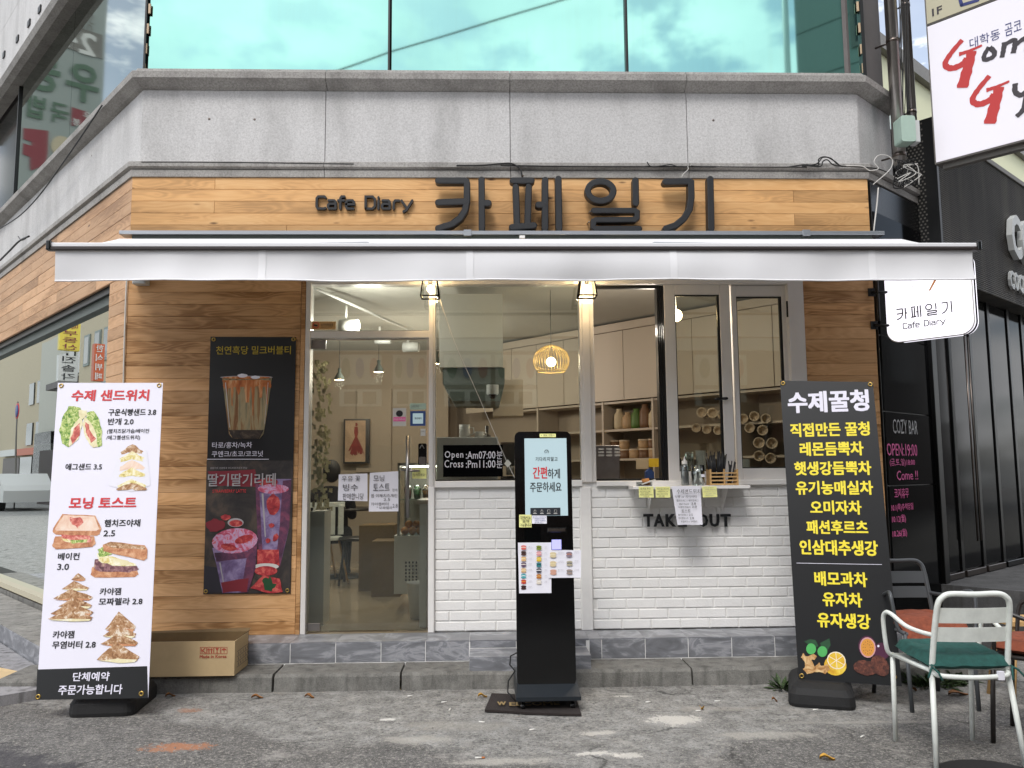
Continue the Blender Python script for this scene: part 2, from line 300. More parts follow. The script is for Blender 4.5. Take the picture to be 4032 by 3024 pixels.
mat('maroon', '7d3038', .6); mat('sign_blue', '2c4a86', .5); mat('oval_green', '47604c', .5); mat('oval_red', '8c3a38', .5); mat('backing_dark', '2c2b27', .95)  # last one: dark backing that shows in the joints of planks and panels
# ------------------------------------------------------------ pixel picking: a point of the photograph (2212 x 1659) on a real plane
K = 4032/2212
def ray(x, y): return Fw + R2*((x*K-2016)/FPX) - U2*((y*K-1512)/FPX)
class Fr:
    """a plane in the world: origin, unit axes, outward normal"""
    def __init__(s, O, ux, uy=(0, 0, 1), n=None):
        s.O = Vector(O); s.ux = Vector(ux).normalized(); s.uy = Vector(uy).normalized()
        s.n = Vector(n).normalized() if n is not None else s.ux.cross(s.uy)
    def P(s, u, v, o=0): return s.O + s.ux*u + s.uy*v + s.n*o
    def uv(s, x, y, o=0):
        d = ray(x, y); O = s.O + s.n*o; k = s.n.dot(O-CAM)/s.n.dot(d); p = CAM + d*k - O
        return p.dot(s.ux), p.dot(s.uy)
    def rect(s, x0, y0, x1, y1, o=0):
        xm, ym = (x0+x1)/2, (y0+y1)/2
        return s.uv(x0, ym, o)[0], s.uv(xm, y1, o)[1], s.uv(x1, ym, o)[0], s.uv(xm, y0, o)[1]
    def pts(s, l, o=0): return [s.uv(x, y, o) for x, y in l]
def planeY(y): return Fr((0, y, 0), (1, 0, 0), (0, 0, 1), (0, -1, 0))
def onZ(x, y, z=0):
    d = ray(x, y); return CAM + d*((z-CAM.z)/d.z)
FA = planeY(0)
AX, BX = -2.605, 2.895
LA, RA = R(131), R(40.5)
LW = Fr((AX, 0, 0), (math.cos(LA), math.sin(LA), 0), (0, 0, 1), (-math.sin(LA), math.cos(LA), 0)); LW.n = Vector((-math.sin(LA), math.cos(LA), 0))
RW = Fr((BX, 0, 0), (math.cos(RA), math.sin(RA), 0), (0, 0, 1), (math.sin(RA), -math.cos(RA), 0))
if LW.n.y > 0: LW.n = -LW.n
def miter(nrm):  # offset direction at the corner with the facade: m.n0 = 1, m.nrm = 1, n0 = (0,-1)
    mxv = (1 + nrm.y)/nrm.x; return Vector((mxv, -1, 0))
mL, mR = miter(LW.n), miter(RW.n)
# ------------------------------------------------------------ mesh builder
class MB:
    def __init__(s): s.v = []; s.f = []; s.mi = []; s.uvs = []; s.cur = 0; s.smooth = []
    def add(s, vs, fs, uv=None, smooth=False):
        b = len(s.v); s.v += [Vector(p) for p in vs]
        for i, f in enumerate(fs):
            s.f.append([b+j for j in f]); s.mi.append(s.cur); s.smooth.append(smooth)
            s.uvs.append([uv[j] for j in f] if uv else None)
        return s
    def box(s, a, b):
        x0, y0, z0 = a; x1, y1, z1 = b
        return s.add([(x0, y0, z0), (x1, y0, z0), (x1, y1, z0), (x0, y1, z0), (x0, y0, z1), (x1, y0, z1), (x1, y1, z1), (x0, y1, z1)],
                     [(0, 3, 2, 1), (4, 5, 6, 7), (0, 1, 5, 4), (1, 2, 6, 5), (2, 3, 7, 6), (3, 0, 4, 7)])
    def fbox(s, F, u0, v0, u1, v1, o0, o1, ch=0):
        """box on a frame; o1 is the front; ch chamfers the front edges"""
        if ch:
            vs = [F.P(u0, v0, o0), F.P(u1, v0, o0), F.P(u1, v1, o0), F.P(u0, v1, o0), F.P(u0, v0, o1-ch), F.P(u1, v0, o1-ch), F.P(u1, v1, o1-ch), F.P(u0, v1, o1-ch),
                  F.P(u0+ch, v0+ch, o1), F.P(u1-ch, v0+ch, o1), F.P(u1-ch, v1-ch, o1), F.P(u0+ch, v1-ch, o1)]
            fs = [(0, 1, 5, 4), (1, 2, 6, 5), (2, 3, 7, 6), (3, 0, 4, 7), (4, 5, 9, 8), (5, 6, 10, 9), (6, 7, 11, 10), (7, 4, 8, 11), (8, 9, 10, 11)]
            uv = [(u0, v0), (u1, v0), (u1, v1), (u0, v1)]*3
            return s.add(vs, fs, uv)
        vs = [F.P(u, v, o) for o in (o0, o1) for u, v in ((u0, v0), (u1, v0), (u1, v1), (u0, v1))]
        uv = [(u0, v0), (u1, v0), (u1, v1), (u0, v1)]*2
        return s.add(vs, [(3, 2, 1, 0), (4, 5, 6, 7), (0, 1, 5, 4), (1, 2, 6, 5), (2, 3, 7, 6), (3, 0, 4, 7)], uv)
    def fpoly(s, F, pts, o0, o1):
        n = len(pts); vs = [F.P(u, v, o0) for u, v in pts] + [F.P(u, v, o1) for u, v in pts]
        return s.add(vs, [tuple(range(n-1, -1, -1)), tuple(range(n, 2*n))] + [(i, (i+1) % n, n+(i+1) % n, n+i) for i in range(n)])
    def flat(s, F, pts, o): return s.add([F.P(u, v, o) for u, v in pts], [tuple(range(len(pts)))])
    def tube(s, pts, r, n=8, cap=True, closed=False):
        pts = [Vector(p) for p in pts]; m = len(pts); rings = []
        rr = r if isinstance(r, (list, tuple)) else [r]*m
        prev = None
        for i, p in enumerate(pts):
            a = pts[(i-1) % m] if (i or closed) else p; b = pts[(i+1) % m] if (i < m-1 or closed) else p
            t = (b-a).normalized() if (b-a).length > 1e-9 else Vector((0, 0, 1))
            if prev is None: x = t.orthogonal().normalized()
            else: x = (prev - t*prev.dot(t)); x = x.normalized() if x.length > 1e-6 else t.orthogonal().normalized()
            prev = x; y = t.cross(x)
            rings.append([p + (x*math.cos(2*math.pi*k/n) + y*math.sin(2*math.pi*k/n))*rr[i] for k in range(n)])
        vs = [q for g in rings for q in g]; fs = []
        for i in range(m if closed else m-1):
            j = (i+1) % m
            for k in range(n): fs.append((i*n+k, i*n+(k+1) % n, j*n+(k+1) % n, j*n+k))
        if cap and not closed: fs.append(tuple(range(n-1, -1, -1))); fs.append(tuple(range((m-1)*n, m*n)))
        return s.add(vs, fs, smooth=True)
    def lathe(s, c, prof, n=16, axis=(0, 0, 1)):
        c = Vector(c); ax = Vector(axis).normalized(); x = ax.orthogonal().normalized(); y = ax.cross(x); vs = []; fs = []
        for r_, h in prof:
            for k in range(n): a = 2*math.pi*k/n; vs.append(c + ax*h + (x*math.cos(a)+y*math.sin(a))*r_)
        for i in range(len(prof)-1):
            for k in range(n): fs.append((i*n+k, i*n+(k+1) % n, (i+1)*n+(k+1) % n, (i+1)*n+k))
        return s.add(vs, fs, smooth=True)
    def ball(s, c, r, n=12, m=8, sq=(1, 1, 1)):
        c = Vector(c); vs = []; fs = []
        for i in range(m+1):
            th = math.pi*i/m
            for k in range(n): a = 2*math.pi*k/n; vs.append(c + Vector((math.sin(th)*math.cos(a)*sq[0], math.sin(th)*math.sin(a)*sq[1], math.cos(th)*sq[2]))*r)
        for i in range(m):
            for k in range(n): fs.append((i*n+k, (i+1)*n+k, (i+1)*n+(k+1) % n, i*n+(k+1) % n))
        return s.add(vs, fs, smooth=True)
    def mesh(s, name, off=Vector((0, 0, 0)), tf=None):
        me = bpy.data.meshes.new(name)
        vs = [tf(v) for v in s.v] if tf else s.v
        me.from_pydata([tuple(v-off) for v in vs], [], s.f)
        me.polygons.foreach_set('material_index', s.mi); me.polygons.foreach_set('use_smooth', s.smooth)
        if any(s.uvs):
            uvl = me.uv_layers.new(name='UVMap'); i = 0
            for u, f in zip(s.uvs, s.f):
                for k in range(len(f)):
                    if u: uvl.data[i].uv = u[k]
                    i += 1
        me.update(); return me
ROOTLOC = {}
def wloc(o):
    v = Vector((0, 0, 0))
    while o is not None: v += Vector(ROOTLOC.get(o.name, (0, 0, 0))); o = o.parent
    return v
def tag(o, label=None, cat=None, group=None, kind=None):
    if label: o['label'] = label
    if cat: o['category'] = cat
    if group: o['group'] = group
    if kind: o['kind'] = kind
    return o
def thing(name, loc, label, cat, group=None):
    o = bpy.data.objects.new(name, None); o.empty_display_size = .1; col.objects.link(o); o.location = loc; ROOTLOC[o.name] = tuple(loc)
    return tag(o, label, cat, group)
def part(name, mb, mats, parent=None, tf=None, kind=None, label=None):
    off = wloc(parent) if parent else Vector((0, 0, 0))
    me = mb.mesh(name, off, tf)
    for m in (mats if isinstance(mats, (list, tuple)) else [mats]): me.materials.append(MATS[m])
    o = bpy.data.objects.new(name, me); col.objects.link(o); o.parent = parent
    if kind: o['kind'] = kind
    if label: o['label'] = label
    return o
def solo(name, mb, mats, label, cat, group=None, kind=None):
    """a thing that is one mesh: origin at its base"""
    xs = [v.x for v in mb.v]; ys = [v.y for v in mb.v]; zs = [v.z for v in mb.v]
    loc = Vector(((min(xs)+max(xs))/2, (min(ys)+max(ys))/2, min(zs)))
    me = mb.mesh(name, loc)
    for m in (mats if isinstance(mats, (list, tuple)) else [mats]): me.materials.append(MATS[m])
    o = bpy.data.objects.new(name, me); col.objects.link(o); o.location = loc; ROOTLOC[o.name] = tuple(loc)
    return tag(o, label, cat, group, kind)
def inst(name, me, parent, loc, scale=(1, 1, 1), rot=None):
    o = bpy.data.objects.new(name, me); col.objects.link(o); o.parent = parent; o.location = Vector(loc) - (wloc(parent) if parent else Vector((0, 0, 0))); o.scale = scale
    if rot is not None: o.rotation_euler = rot
    return o
# ------------------------------------------------------------ text
TC = {}; TXO = None
def glyphs(s, bold=0, res=2, spacing=1.0):
    key = (s, bold, spacing)
    if key in TC: return TC[key]
    global TXO
    if TXO is None:
        c = bpy.data.curves.new('text_source', 'FONT'); TXO = bpy.data.objects.new('text_source', c); col.objects.link(TXO)
    c = TXO.data; c.body = s; c.size = 1; c.resolution_u = res; c.offset = bold; c.space_character = spacing
    dg = bpy.context.evaluated_depsgraph_get(); dg.update()
    me = bpy.data.meshes.new_from_object(TXO.evaluated_get(dg))
    vs = [v.co.copy() for v in me.vertices]; fs = [tuple(p.vertices) for p in me.polygons]
    bpy.data.meshes.remove(me)
    if not vs: vs = [Vector((0, 0, 0)), Vector((1, 0, 0)), Vector((1, 1, 0))]; fs = []
    x0 = min(v.x for v in vs); x1 = max(v.x for v in vs); y0 = min(v.y for v in vs); y1 = max(v.y for v in vs)
    TC[key] = ([((v.x-x0)/(x1-x0), (v.y-y0)/(y1-y0)) for v in vs], fs); return TC[key]
def text(mb, F, s, x0, y0, x1, y1, o=.002, bold=0, th=0, hand=0, px=True, slope=0, spacing=1.0, ro=0):
    """fit a string into a picture-space box laid on frame F (or into u/v metres with px=False)"""
    if not th and bold > 0:
        u0, v0, u1, v1 = F.rect(x0, y0, x1, y1, ro) if px else (x0, y0, x1, y1)
        e = bold*abs(v1-v0)*.9; sg = 1 if u1 > u0 else -1
        for i, (a, b) in enumerate(((0, 0), (1, 1), (-1, 1), (1, -1), (-1, -1), (1.2, 0), (-1.2, 0))):
            text(mb, F, s, u0+sg*e+a*e, v0+e+b*e, u1-sg*e+a*e, v1-e+b*e, o=o+.00012*i, hand=hand, px=False, slope=slope, spacing=spacing)
        return mb
    vs, fs = glyphs(s, bold, spacing=spacing)
    u0, v0, u1, v1 = F.rect(x0, y0, x1, y1, ro) if px else (x0, y0, x1, y1)
    W, H = u1-u0, v1-v0; q = []
    for a, b in vs:
        da = db = 0
        if hand: 
            nn = noise.noise_vector(Vector((a*7+len(s), b*2.5, hand*10))); da = nn.x*.02*hand/max(1, len(s)/8); db = nn.y*.10*hand
        q.append((u0+(a+da)*W, v0+(b+db)*H + slope*a*W))
    if th:
        n = len(q)
        mb.add([F.P(u, v, o) for u, v in q] + [F.P(u, v, o+th) for u, v in q], [])
        base = len(mb.v) - 2*n; ed = {}
        for f in fs:
            mb.f.append([base+n+i for i in f]); mb.mi.append(mb.cur); mb.smooth.append(False); mb.uvs.append(None)
            for i in range(len(f)): e = (f[i], f[(i+1) % len(f)]); ed[e] = 1
        for (a, b) in ed:
            if (b, a) not in ed: mb.f.append([base+a, base+b, base+n+b, base+n+a]); mb.mi.append(mb.cur); mb.smooth.append(False); mb.uvs.append(None)
    else: mb.add([F.P(u, v, o) for u, v in q], fs)
    return mb
def lettering(parent, F, rows, m, o=.002, name='lettering', **kw):
    for r_ in rows:
        mb = MB(); k = dict(kw)
        if len(r_) > 5: k.update(r_[5])
        text(mb, F, r_[0], *r_[1:5], o=o, **k); part(name, mb, m, parent)
def ell(F, cx, cy, rx, ry, n=20, rot=0, jit=0, seed=0, a0=0, a1=360):
    out = []; rnd = random.Random(seed)
    for k in range(n):
        a = R(a0+(a1-a0)*k/(n if a1-a0 == 360 else n-1)); j = 1+rnd.uniform(-jit, jit)
        x, y = rx*math.cos(a)*j, ry*math.sin(a)*j
        out.append((cx+x*math.cos(rot)-y*math.sin(rot), cy+x*math.sin(rot)+y*math.cos(rot)))
    return F.pts(out)
def rrect(u0, v0, u1, v1, r, n=5, corners=(1, 1, 1, 1)):
    out = []
    for i, (cx, cy, a) in enumerate(((u1-r, v0+r, -90), (u1-r, v1-r, 0), (u0+r, v1-r, 90), (u0+r, v0+r, 180))):
        if corners[i]:
            for k in range(n+1): t = R(a+90*k/n); out.append((cx+r*math.cos(t), cy+r*math.sin(t)))
        else: out.append(((u1, v0), (u1, v1), (u0, v1), (u0, v0))[i])
    return out
def stroke(pts, w):
    """outline of a round-ended thick polyline (u, v)"""
    P = [Vector((a, b)) for a, b in pts]; L = []; Rr = []; n = len(P)
    for i in range(n):
        d0 = (P[i]-P[i-1]).normalized() if i else None; d1 = (P[i+1]-P[i]).normalized() if i < n-1 else None
        if d0 is None: d = d1
        elif d1 is None: d = d0
        else: d = (d0+d1).normalized()
        nn = Vector((-d.y, d.x)); k = 1/max(.5, nn.dot(Vector((-d1.y, d1.x)))) if (d0 and d1) else 1
        L.append(P[i]+nn*w*k); Rr.append(P[i]-nn*w*k)
    def cap(c, d): a = math.atan2(d.y, d.x); return [c+Vector((math.cos(a+math.pi/2-t), math.sin(a+math.pi/2-t)))*w for t in [math.pi*k/6 for k in range(1, 6)]]
    out = L + cap(P[-1], (P[-1]-P[-2]).normalized()) + Rr[::-1] + cap(P[0], (P[0]-P[1]).normalized())
    return [(q.x, q.y) for q in out][::-1]
def stroke_faces(n):
    T_ = 2*n+10; m = lambda k: T_-1-k; Lx = lambda i: m(i); Rx = lambda i: m(n+5+(n-1-i))
    return [(Rx(i), Rx(i+1), Lx(i+1), Lx(i)) for i in range(n-1)] + [tuple(m(k) for k in range(n-1+6, n-2, -1))] + [tuple(m(k) for k in [0]+list(range(2*n+9, 2*n+3, -1)))]
def stroke_solid(mb, F, pts, w, o0, o1, ch=0):
    out = stroke(pts, w); inn = stroke(pts, w-ch) if ch else out; n = len(out); ff = stroke_faces(len(pts))
    vs = [F.P(u, v, o0) for u, v in out]+[F.P(u, v, o1-ch) for u, v in out]+([F.P(u, v, o1) for u, v in inn] if ch else [])
    top = 2*n if ch else n
    fs = [tuple(top+k for k in f) for f in ff]+[(i, (i+1) % n, n+(i+1) % n, n+i) for i in range(n)]
    if ch: fs += [(n+i, n+(i+1) % n, 2*n+(i+1) % n, 2*n+i) for i in range(n)]
    mb.add(vs, fs)
# ============================================================ GROUND
SPOTS = []
for (x, y, rx, ry, cl, am) in [(382, 1616, .19, .085, 'a87455', .85), (405, 1532, .10, .05, 'a06e50', .6), (1457, 1557, .20, .13, 'd2cec6', .75), (1288, 1628, .14, .05, 'd2cec6', .8), (1362, 1632, .08, .05, 'd2cec6', .7),
                               (1293, 1582, .13, .05, 'c6c1b8', .7), (842, 1556, .06, .03, 'd8d5cf', .8), (905, 1600, .22, .08, 'b5b1a8', .55), (1085, 1645, .3, .06, 'b9b5ac', .6), (1650, 1590, .3, .08, 'b9b5ac', .5),
                               (1000, 1570, .35, .1, 'aaa69d', .4), (560, 1495, .5, .05, 'a19d95', .5), (1350, 1505, .08, .03, 'd2cec6', .8), (1560, 1530, .4, .05, 'a39d94', .45), (1870, 1560, .5, .03, 'aaa69e', .35)]:
    p = onZ(x, y); SPOTS.append((p.x, p.y, rx, ry, cl, am))
asphalt()
g = MB(); nx, ny = 90, 60
def hgt(x, y): 
    n = noise.noise(Vector((x*1.3, y*1.6, 0)))*.010 + noise.noise(Vector((x*5, y*5, 3)))*.004
    return n*min(1, max(0, (-.62-y)/.3)) if y > -3 else n
xs = [-60, -20, -8] + [-5+10*i/nx for i in range(nx+1)] + [8, 20, 60]; ys = [-60, -25, -10] + [-5+7*j/ny for j in range(ny+1)] + [8, 20, 60]
vs = [(x, y, hgt(x, y) if (-5 <= x <= 5 and -5 <= y <= 2) else 0) for y in ys for x in xs]; W = len(xs)
g.add(vs, [(j*W+i, j*W+i+1, (j+1)*W+i+1, (j+1)*W+i) for j in range(len(ys)-1) for i in range(W-1)], smooth=True)
part('road', g, 'asphalt', kind='structure')
# ============================================================ CAFE BUILDING
Z = lambda y: FA.uv(1100, y)[1]
FLOOR = .238; WT = 2.775; CT = 3.548
B = thing('cafe_building', (0, 0, 0), 'corner cafe building with honey timber cladding, granite band and mirrored upper windows', 'building')
def poly_off(o, far=7.0):
    A_ = Vector((AX, 0)) + mL.xy*o; B_ = Vector((BX, 0)) + mR.xy*o
    l = (LW.P(far, 0, o)).xy; r = (RW.P(far, 0, o)).xy
    return [A_, B_, r, l]
def prism(mb, pl, z0, z1):
    n = len(pl); mb.add([(p[0], p[1], z0) for p in pl]+[(p[0], p[1], z1) for p in pl], [tuple(range(n-1, -1, -1)), tuple(range(n, 2*n))]+[(i, (i+1) % n, n+(i+1) % n, n+i) for i in range(n)])
RE = .62
_p = poly_off(-.16); m = MB(); prism(m, [_p[0], _p[1], RW.P(RE, 0, -.16).xy, RW.P(RE, 0, -7).xy, _p[3]], CT+.03, 9.5); part('upper_storey', m, 'grey_wall', B)
m = MB(); prism(m, poly_off(-.16), 2.96, CT+.028); part('ceiling_slab', m, 'grey_wall', B)
m = MB(); prism(m, poly_off(-.02), .0, FLOOR-.004); part('foundation', m, 'step_concrete', B)
m = MB(); m.add([(p[0], p[1], FLOOR) for p in poly_off(-.03)], [(0, 1, 2, 3)]); part('floor', m, 'floor_tile', B)
m = MB(); m.add([(p[0], p[1], 2.955) for p in poly_off(-.10)], [(3, 2, 1, 0)]); part('ceiling', m, 'ceiling_grey', B)
xdl = FA.rect(655, 600, 665, 1360)[0]; xdr = FA.uv(1745, 850)[0]
# backing walls
m = MB()
m.fbox(FA, AX+.03, FLOOR, xdl, WT, -.22, -.02); m.fbox(FA, xdr, FLOOR, BX-.03, WT, -.22, -.02); m.fbox(FA, AX+.03, WT, BX-.03, CT+.02, -.22, -.02)
sLw = LW.uv(229, 800)[0]; zLt = LW.uv(100, 686)[1]; zLb = .25
m.fbox(LW, .02, .0, sLw, zLt, -.22, -.02); m.fbox(LW, .02, zLt, 7, CT+.02, -.22, -.02)
m.fbox(RW, .02, .0, 7, CT+.05, -.22, -.02)
part('wall', m, 'backing_dark', B)
# planks
def planks(F, u0, u1, v0, v1, matn, cuts=None, pitch=.0905, top=None, mn=1.3, mx_=2.8):
    z = v1; r_ = 0
    while z > v0+.005:
        zb = max(v0, z-pitch); u = u0; js = []
        if cuts is not None: js = [c for c in cuts.get(r_, [])]
        else:
            q = u0+random.uniform(.4, mx_)
            while q < u1-.3: js.append(q); q += random.uniform(mn, mx_)
        es = [u0]+sorted(js)+[u1]
        for a, b in zip(es[:-1], es[1:]):
            mb = MB(); mb.fbox(F, a+.0008, zb+.0009, b-.0008, z-.0009, -.02, 0+random.uniform(-.0010, .0010), .0016); part('plank', mb, matn, B)
        z -= pitch; r_ += 1
ux = lambda x, y=440: FA.uv(x, y)[0]
planks(FA, AX, BX, WT, CT, 'signboard_wood', {0: [ux(463), ux(1200)], 1: [ux(1715)], 2: [ux(463), ux(1500)], 3: [ux(1715)], 4: [ux(1010), ux(620)], 5: [ux(1350)], 6: [ux(900)], 7: [ux(1500)], 8: [ux(700)]})
planks(FA, AX, xdl-.035, FLOOR, WT, 'lower_wood', {})
planks(FA, xdr, BX, FLOOR, WT, 'lower_wood', {})
m = MB(); m.fbox(FA, xdl-.033, FLOOR, xdl-.003, WT, -.02, .004, .002); part('corner_trim', m, 'lower_wood', B)
planks(LW, 0, 6.5, zLt, CT, 'left_wood', None)
planks(LW, 0, sLw, zLb, zLt, 'left_wood', {})
# granite panels
def joints(F, lst, o): return [F.uv(x, y, o)[0] for x, y in lst]
zg0, zg1 = Z(351), Z(191)
def panel(F, a, b, z0, z1, o=-.06, mt='granite', nm='granite_panel'):
    mb = MB(); mb.fbox(F, a+.002, z0, b-.002, z1, o-.03, o, .003); part(nm, mb, mt, B)
js = [AX-.06*mL.x] + joints(FA, [(703, 270), (1102, 270), (1484, 270)], -.06) + [BX-.06*mR.x]
for a, b in zip(js[:-1], js[1:]): panel(FA, a, b, zg0, zg1)
js = [LW.ux.dot(mL)*-.06] + joints(LW, [(171, 310), (75, 393), (2, 450)], -.06) + [4.9, 6.4]
for a, b in zip(js[:-1], js[1:]): panel(LW, a, b, zg0, zg1)
js = [RW.ux.dot(mR)*-.06, RE]
for a, b in zip(js[:-1], js[1:]): panel(RW, a, b, zg0, zg1)
_p = poly_off(-.095); m = MB(); prism(m, [_p[0], _p[1], RW.P(RE, 0, -.095).xy, RW.P(RE, 0, -7).xy, _p[3]], CT+.03, zg1+.05); part('band_core', m, 'backing_dark', B)
# bolt holes in the granite
for x, y in ((550, 258), (452, 257), (1541, 260)):
    u, v = FA.uv(x, y, -.06); mb = MB(); mb.lathe(FA.P(u, v, -.062), [(.0, .004), (.006, .004), (.009, .003), (.011, 0)], 10, (0, -1, 0)); part('bolt', mb, 'steel_dark', B)
u, v = LW.uv(198, 336, -.06); mb = MB(); mb.lathe(LW.P(u, v, -.062), [(.0, .004), (.006, .004), (.01, 0)], 8, LW.n); part('bolt', mb, 'steel_dark', B)
# mouldings, mitred at the corners
def end(F, s): return lambda o: F.P(s, 0, o).xy
cornL = lambda o: Vector((AX, 0))+mL.xy*o
cornR = lambda o: Vector((BX, 0))+mR.xy*o
def moulding(nm, prof, e0, e1, mt):
    mb = MB(); n = len(prof); vs = []
    for e in (e0, e1):
        for o, z in prof: q = e(o); vs.append((q.x, q.y, z))
    mb.add(vs, [tuple(range(n)), tuple(range(2*n-1, n-1, -1))]+[(i, n+i, n+(i+1) % n, (i+1) % n) for i in range(n)]); part(nm, mb, mt, B)
low = [(-.06, CT+.001), (.012, CT+.001), (.016, 3.598), (.002, 3.606), (.034, 3.620), (.036, 3.655), (.02, 3.664), (-.06, zg0-.001)]
upp = [(-.06, zg1+.001), (-.03, zg1+.012), (.035, 4.305), (.04, 4.352), (.025, 4.362), (-.0, 4.368), (-.005, 4.392), (-.12, 4.40), (-.12, zg1+.001)]
for nm, prof, mt in (('cornice', low, 'dark_granite'), ('window_ledge', upp, 'dark_granite')):
    fj = joints(FA, [(703, 270), (1102, 270), (1484, 270)], 0)
    es = [cornL]+[x for q in fj for x in (end(FA, q-.002), end(FA, q+.002))]+[cornR]
    for i in range(0, len(es), 2): moulding(nm, prof, es[i], es[i+1], mt)
    lj = joints(LW, [(165, 320), (60, 410)], 0)
    es = [cornL]+[x for q in lj for x in (end(LW, q-.002), end(LW, q+.002))]+[end(LW, 6.5)]
    for i in range(0, len(es), 2): moulding(nm, prof, es[i+1], es[i], mt)
    moulding(nm, prof, cornR, end(RW, 1.05 if nm == 'cornice' else RE), mt)
# upper windows on the facade
go = -.10; xl, xr = FA.uv(318, 100, go)[0], FA.uv(1862, 100, go)[0]; zt = 6.4
xm = [FA.uv(843, 80, go)[0], FA.uv(1353, 80, go)[0]]
es = [xl]+xm+[xr]
for i in range(3):
    W_ = part('upper_window', MB().fbox(FA, es[i]+.012, 4.40, es[i+1]-.012, zt, go-.012, go), 'upper_glass', B)
    mb = MB(); mb.fbox(FA, es[i]-.014, 4.39, es[i]+.0, zt, go-.03, go+.03); mb.fbox(FA, es[i]+.001, 4.39, es[i+1]-.015, 4.415, go-.03, go+.012)
    part('frame', mb, 'black_metal', W_)
mb = MB(); mb.fbox(FA, xr-.014, 4.39, xr+.012, zt, go-.03, go+.03); part('frame', mb, 'black_metal', W_)
# upper windows on the left wall
zh = LW.uv(80, 100, 0)[1]; s1 = LW.uv(41, 260, go)[0]; s2 = LW.uv(-60, 300, go)[0]
se = [LW.uv(312, 120, go)[0], LW.uv(146, 300, go)[0], s1]
lw0 = max(.0, LW.ux.dot(mL)*go)
for a, b in ((lw0+.01, LW.uv(152, 250, go)[0]), (LW.uv(152, 250, go)[0]+.006, s1-.03)):
    part('upper_window', MB().fbox(LW, a, 4.40, b, zh, go-.012, go), 'upper_side_glass', B)
W_ = part('upper_window', MB().fbox(LW, s1+.05, 4.44, s1+1.6, zh-.04, go-.05, go-.04), 'dark_window', B)
mb = MB(); mb.fbox(LW, s1-.03, 4.4, s1+.0, zh, go-.04, go+.02); part('frame', mb, 'black_metal', W_)
mb = MB(); mb.fbox(LW, s1+.02, 4.4, s1+.05, zh, go-.04, go+.01); mb.fbox(LW, s1+.05, 4.4, s1+1.6, 4.44, go-.04, go+.01); part('frame', mb, 'alu_white', W_)
moulding('window_head', [(-.12, zh), (.0, zh), (.06, zh+.03), (.085, zh+.09), (.06, zh+.15), (.0, zh+.17), (-.12, zh+.18)], end(LW, 6.5), end(LW, .3), 'dark_granite')
js = [.3, 1.5, 2.4, 3.3, 4.3, 6.4]
for a, b in zip(js[:-1], js[1:]):
    panel(LW, a, b, zh+.18, zh+1.1, -.06); panel(LW, a+.0, b, zh+1.1, zh+1.9, -.06)
for x, y in ((85, 20), (62, 50), (37, 84), (8, 118)):
    u, v = LW.uv(x, y, -.05); mb = MB(); mb.fbox(LW, u-.05, v-.035, u+.05, v+.035, -.06, -.045); part('slot', mb, 'black_metal', B)
# lower shop window on the left wall
W_ = part('shop_window', MB().fbox(LW, sLw+.02, zLb+.05, LW.uv(141, 800, -.1)[0]-.003, zLt-.12, -.11, -.10), 'side_glass', B)
part('pane', MB().fbox(LW, LW.uv(141, 800, -.1)[0]+.003, zLb+.05, 6.3, zLt-.12, -.11, -.10), 'side_glass', W_)
mb = MB(); mb.fbox(LW, sLw, zLt-.05, 6.4, zLt, -.13, -.03); part('frame', mb, 'black_metal', W_)
mb = MB(); mb.fbox(LW, sLw, zLt-.12, 6.4, zLt-.05, -.12, -.06); part('head_rail', mb, 'dark_duct', W_)
mb = MB(); mb.fbox(LW, sLw, zLb, 6.4, zLb+.05, -.13, -.02); part('sill', mb, 'sill_cream', W_)
mb = MB(); mb.fbox(LW, sLw, zLb, sLw+.018, zLt-.12, -.12, -.03); part('frame', mb, 'black_metal', W_)
m = MB(); m.fbox(RW, .0, zg1+.16, RE, 9.5, -.155, -.10); part('wall', m, 'grey_wall', B)
# ---- tiled base: facade
yT, zTb = -.295, .108
def ftile(F, a, b, o, z0, z1, nm='tile'):
    mb = MB(); mb.fbox(F, a+.0022, z0+.0022, b-.0022, z1-.0022, o-.012, o, .0015); part(nm, mb, 'slate_tile', B)
def ttile(pts4, z, nm='tile'):
    c = sum((Vector(p) for p in pts4), Vector((0, 0)))/4
    q = [c+(Vector(p)-c)*.994 for p in pts4]; mb = MB(); prism(mb, [(p.x, p.y) for p in q], z-.010, z); part(nm, mb, 'slate_tile', B)
m = MB(); m.box((AX+.0, yT+.0025, 0), (BX, -.001, FLOOR+.0015)); part('base', m, 'brick_white', B)   # pale grout core
o_ = -yT
tx = [FA.uv(x, 1400, o_)[0] for x in (725, 823, 919, 1014)]; pit = tx[1]-tx[0]
lx = [tx[0]-pit*k for k in range(8, 0, -1) if tx[0]-pit*k > AX-.05]
stx0, stx1 = FA.uv(1015, 1420, o_)[0], FA.uv(1267, 1420, o_)[0]
rx_ = [FA.uv(x, 1400, o_)[0] for x in (1300, 1394, 1487, 1581)]; rp_ = rx_[1]-rx_[0]
edges = [AX-.0]+lx+tx; redges = [stx1+.02]+rx_+[rx_[-1]+rp_*k for k in range(1, 5)]; redges = [e for e in redges if e < BX-.05]+[BX]
for E_ in (edges, redges):
    for a, b in zip(E_[:-1], E_[1:]):
        if b-a < .03: continue
        ftile(FA, a, b, o_, zTb, FLOOR); ttile([(a, yT), (b, yT), (b, -.0), (a, 0)], FLOOR+.004)
mid_e = [tx[-1], (tx[-1]+stx1)/2-.03, stx1+.02]
for a, b in zip(mid_e[:-1], mid_e[1:]): ttile([(a, yT), (b, yT), (b, 0), (a, 0)], FLOOR+.004)
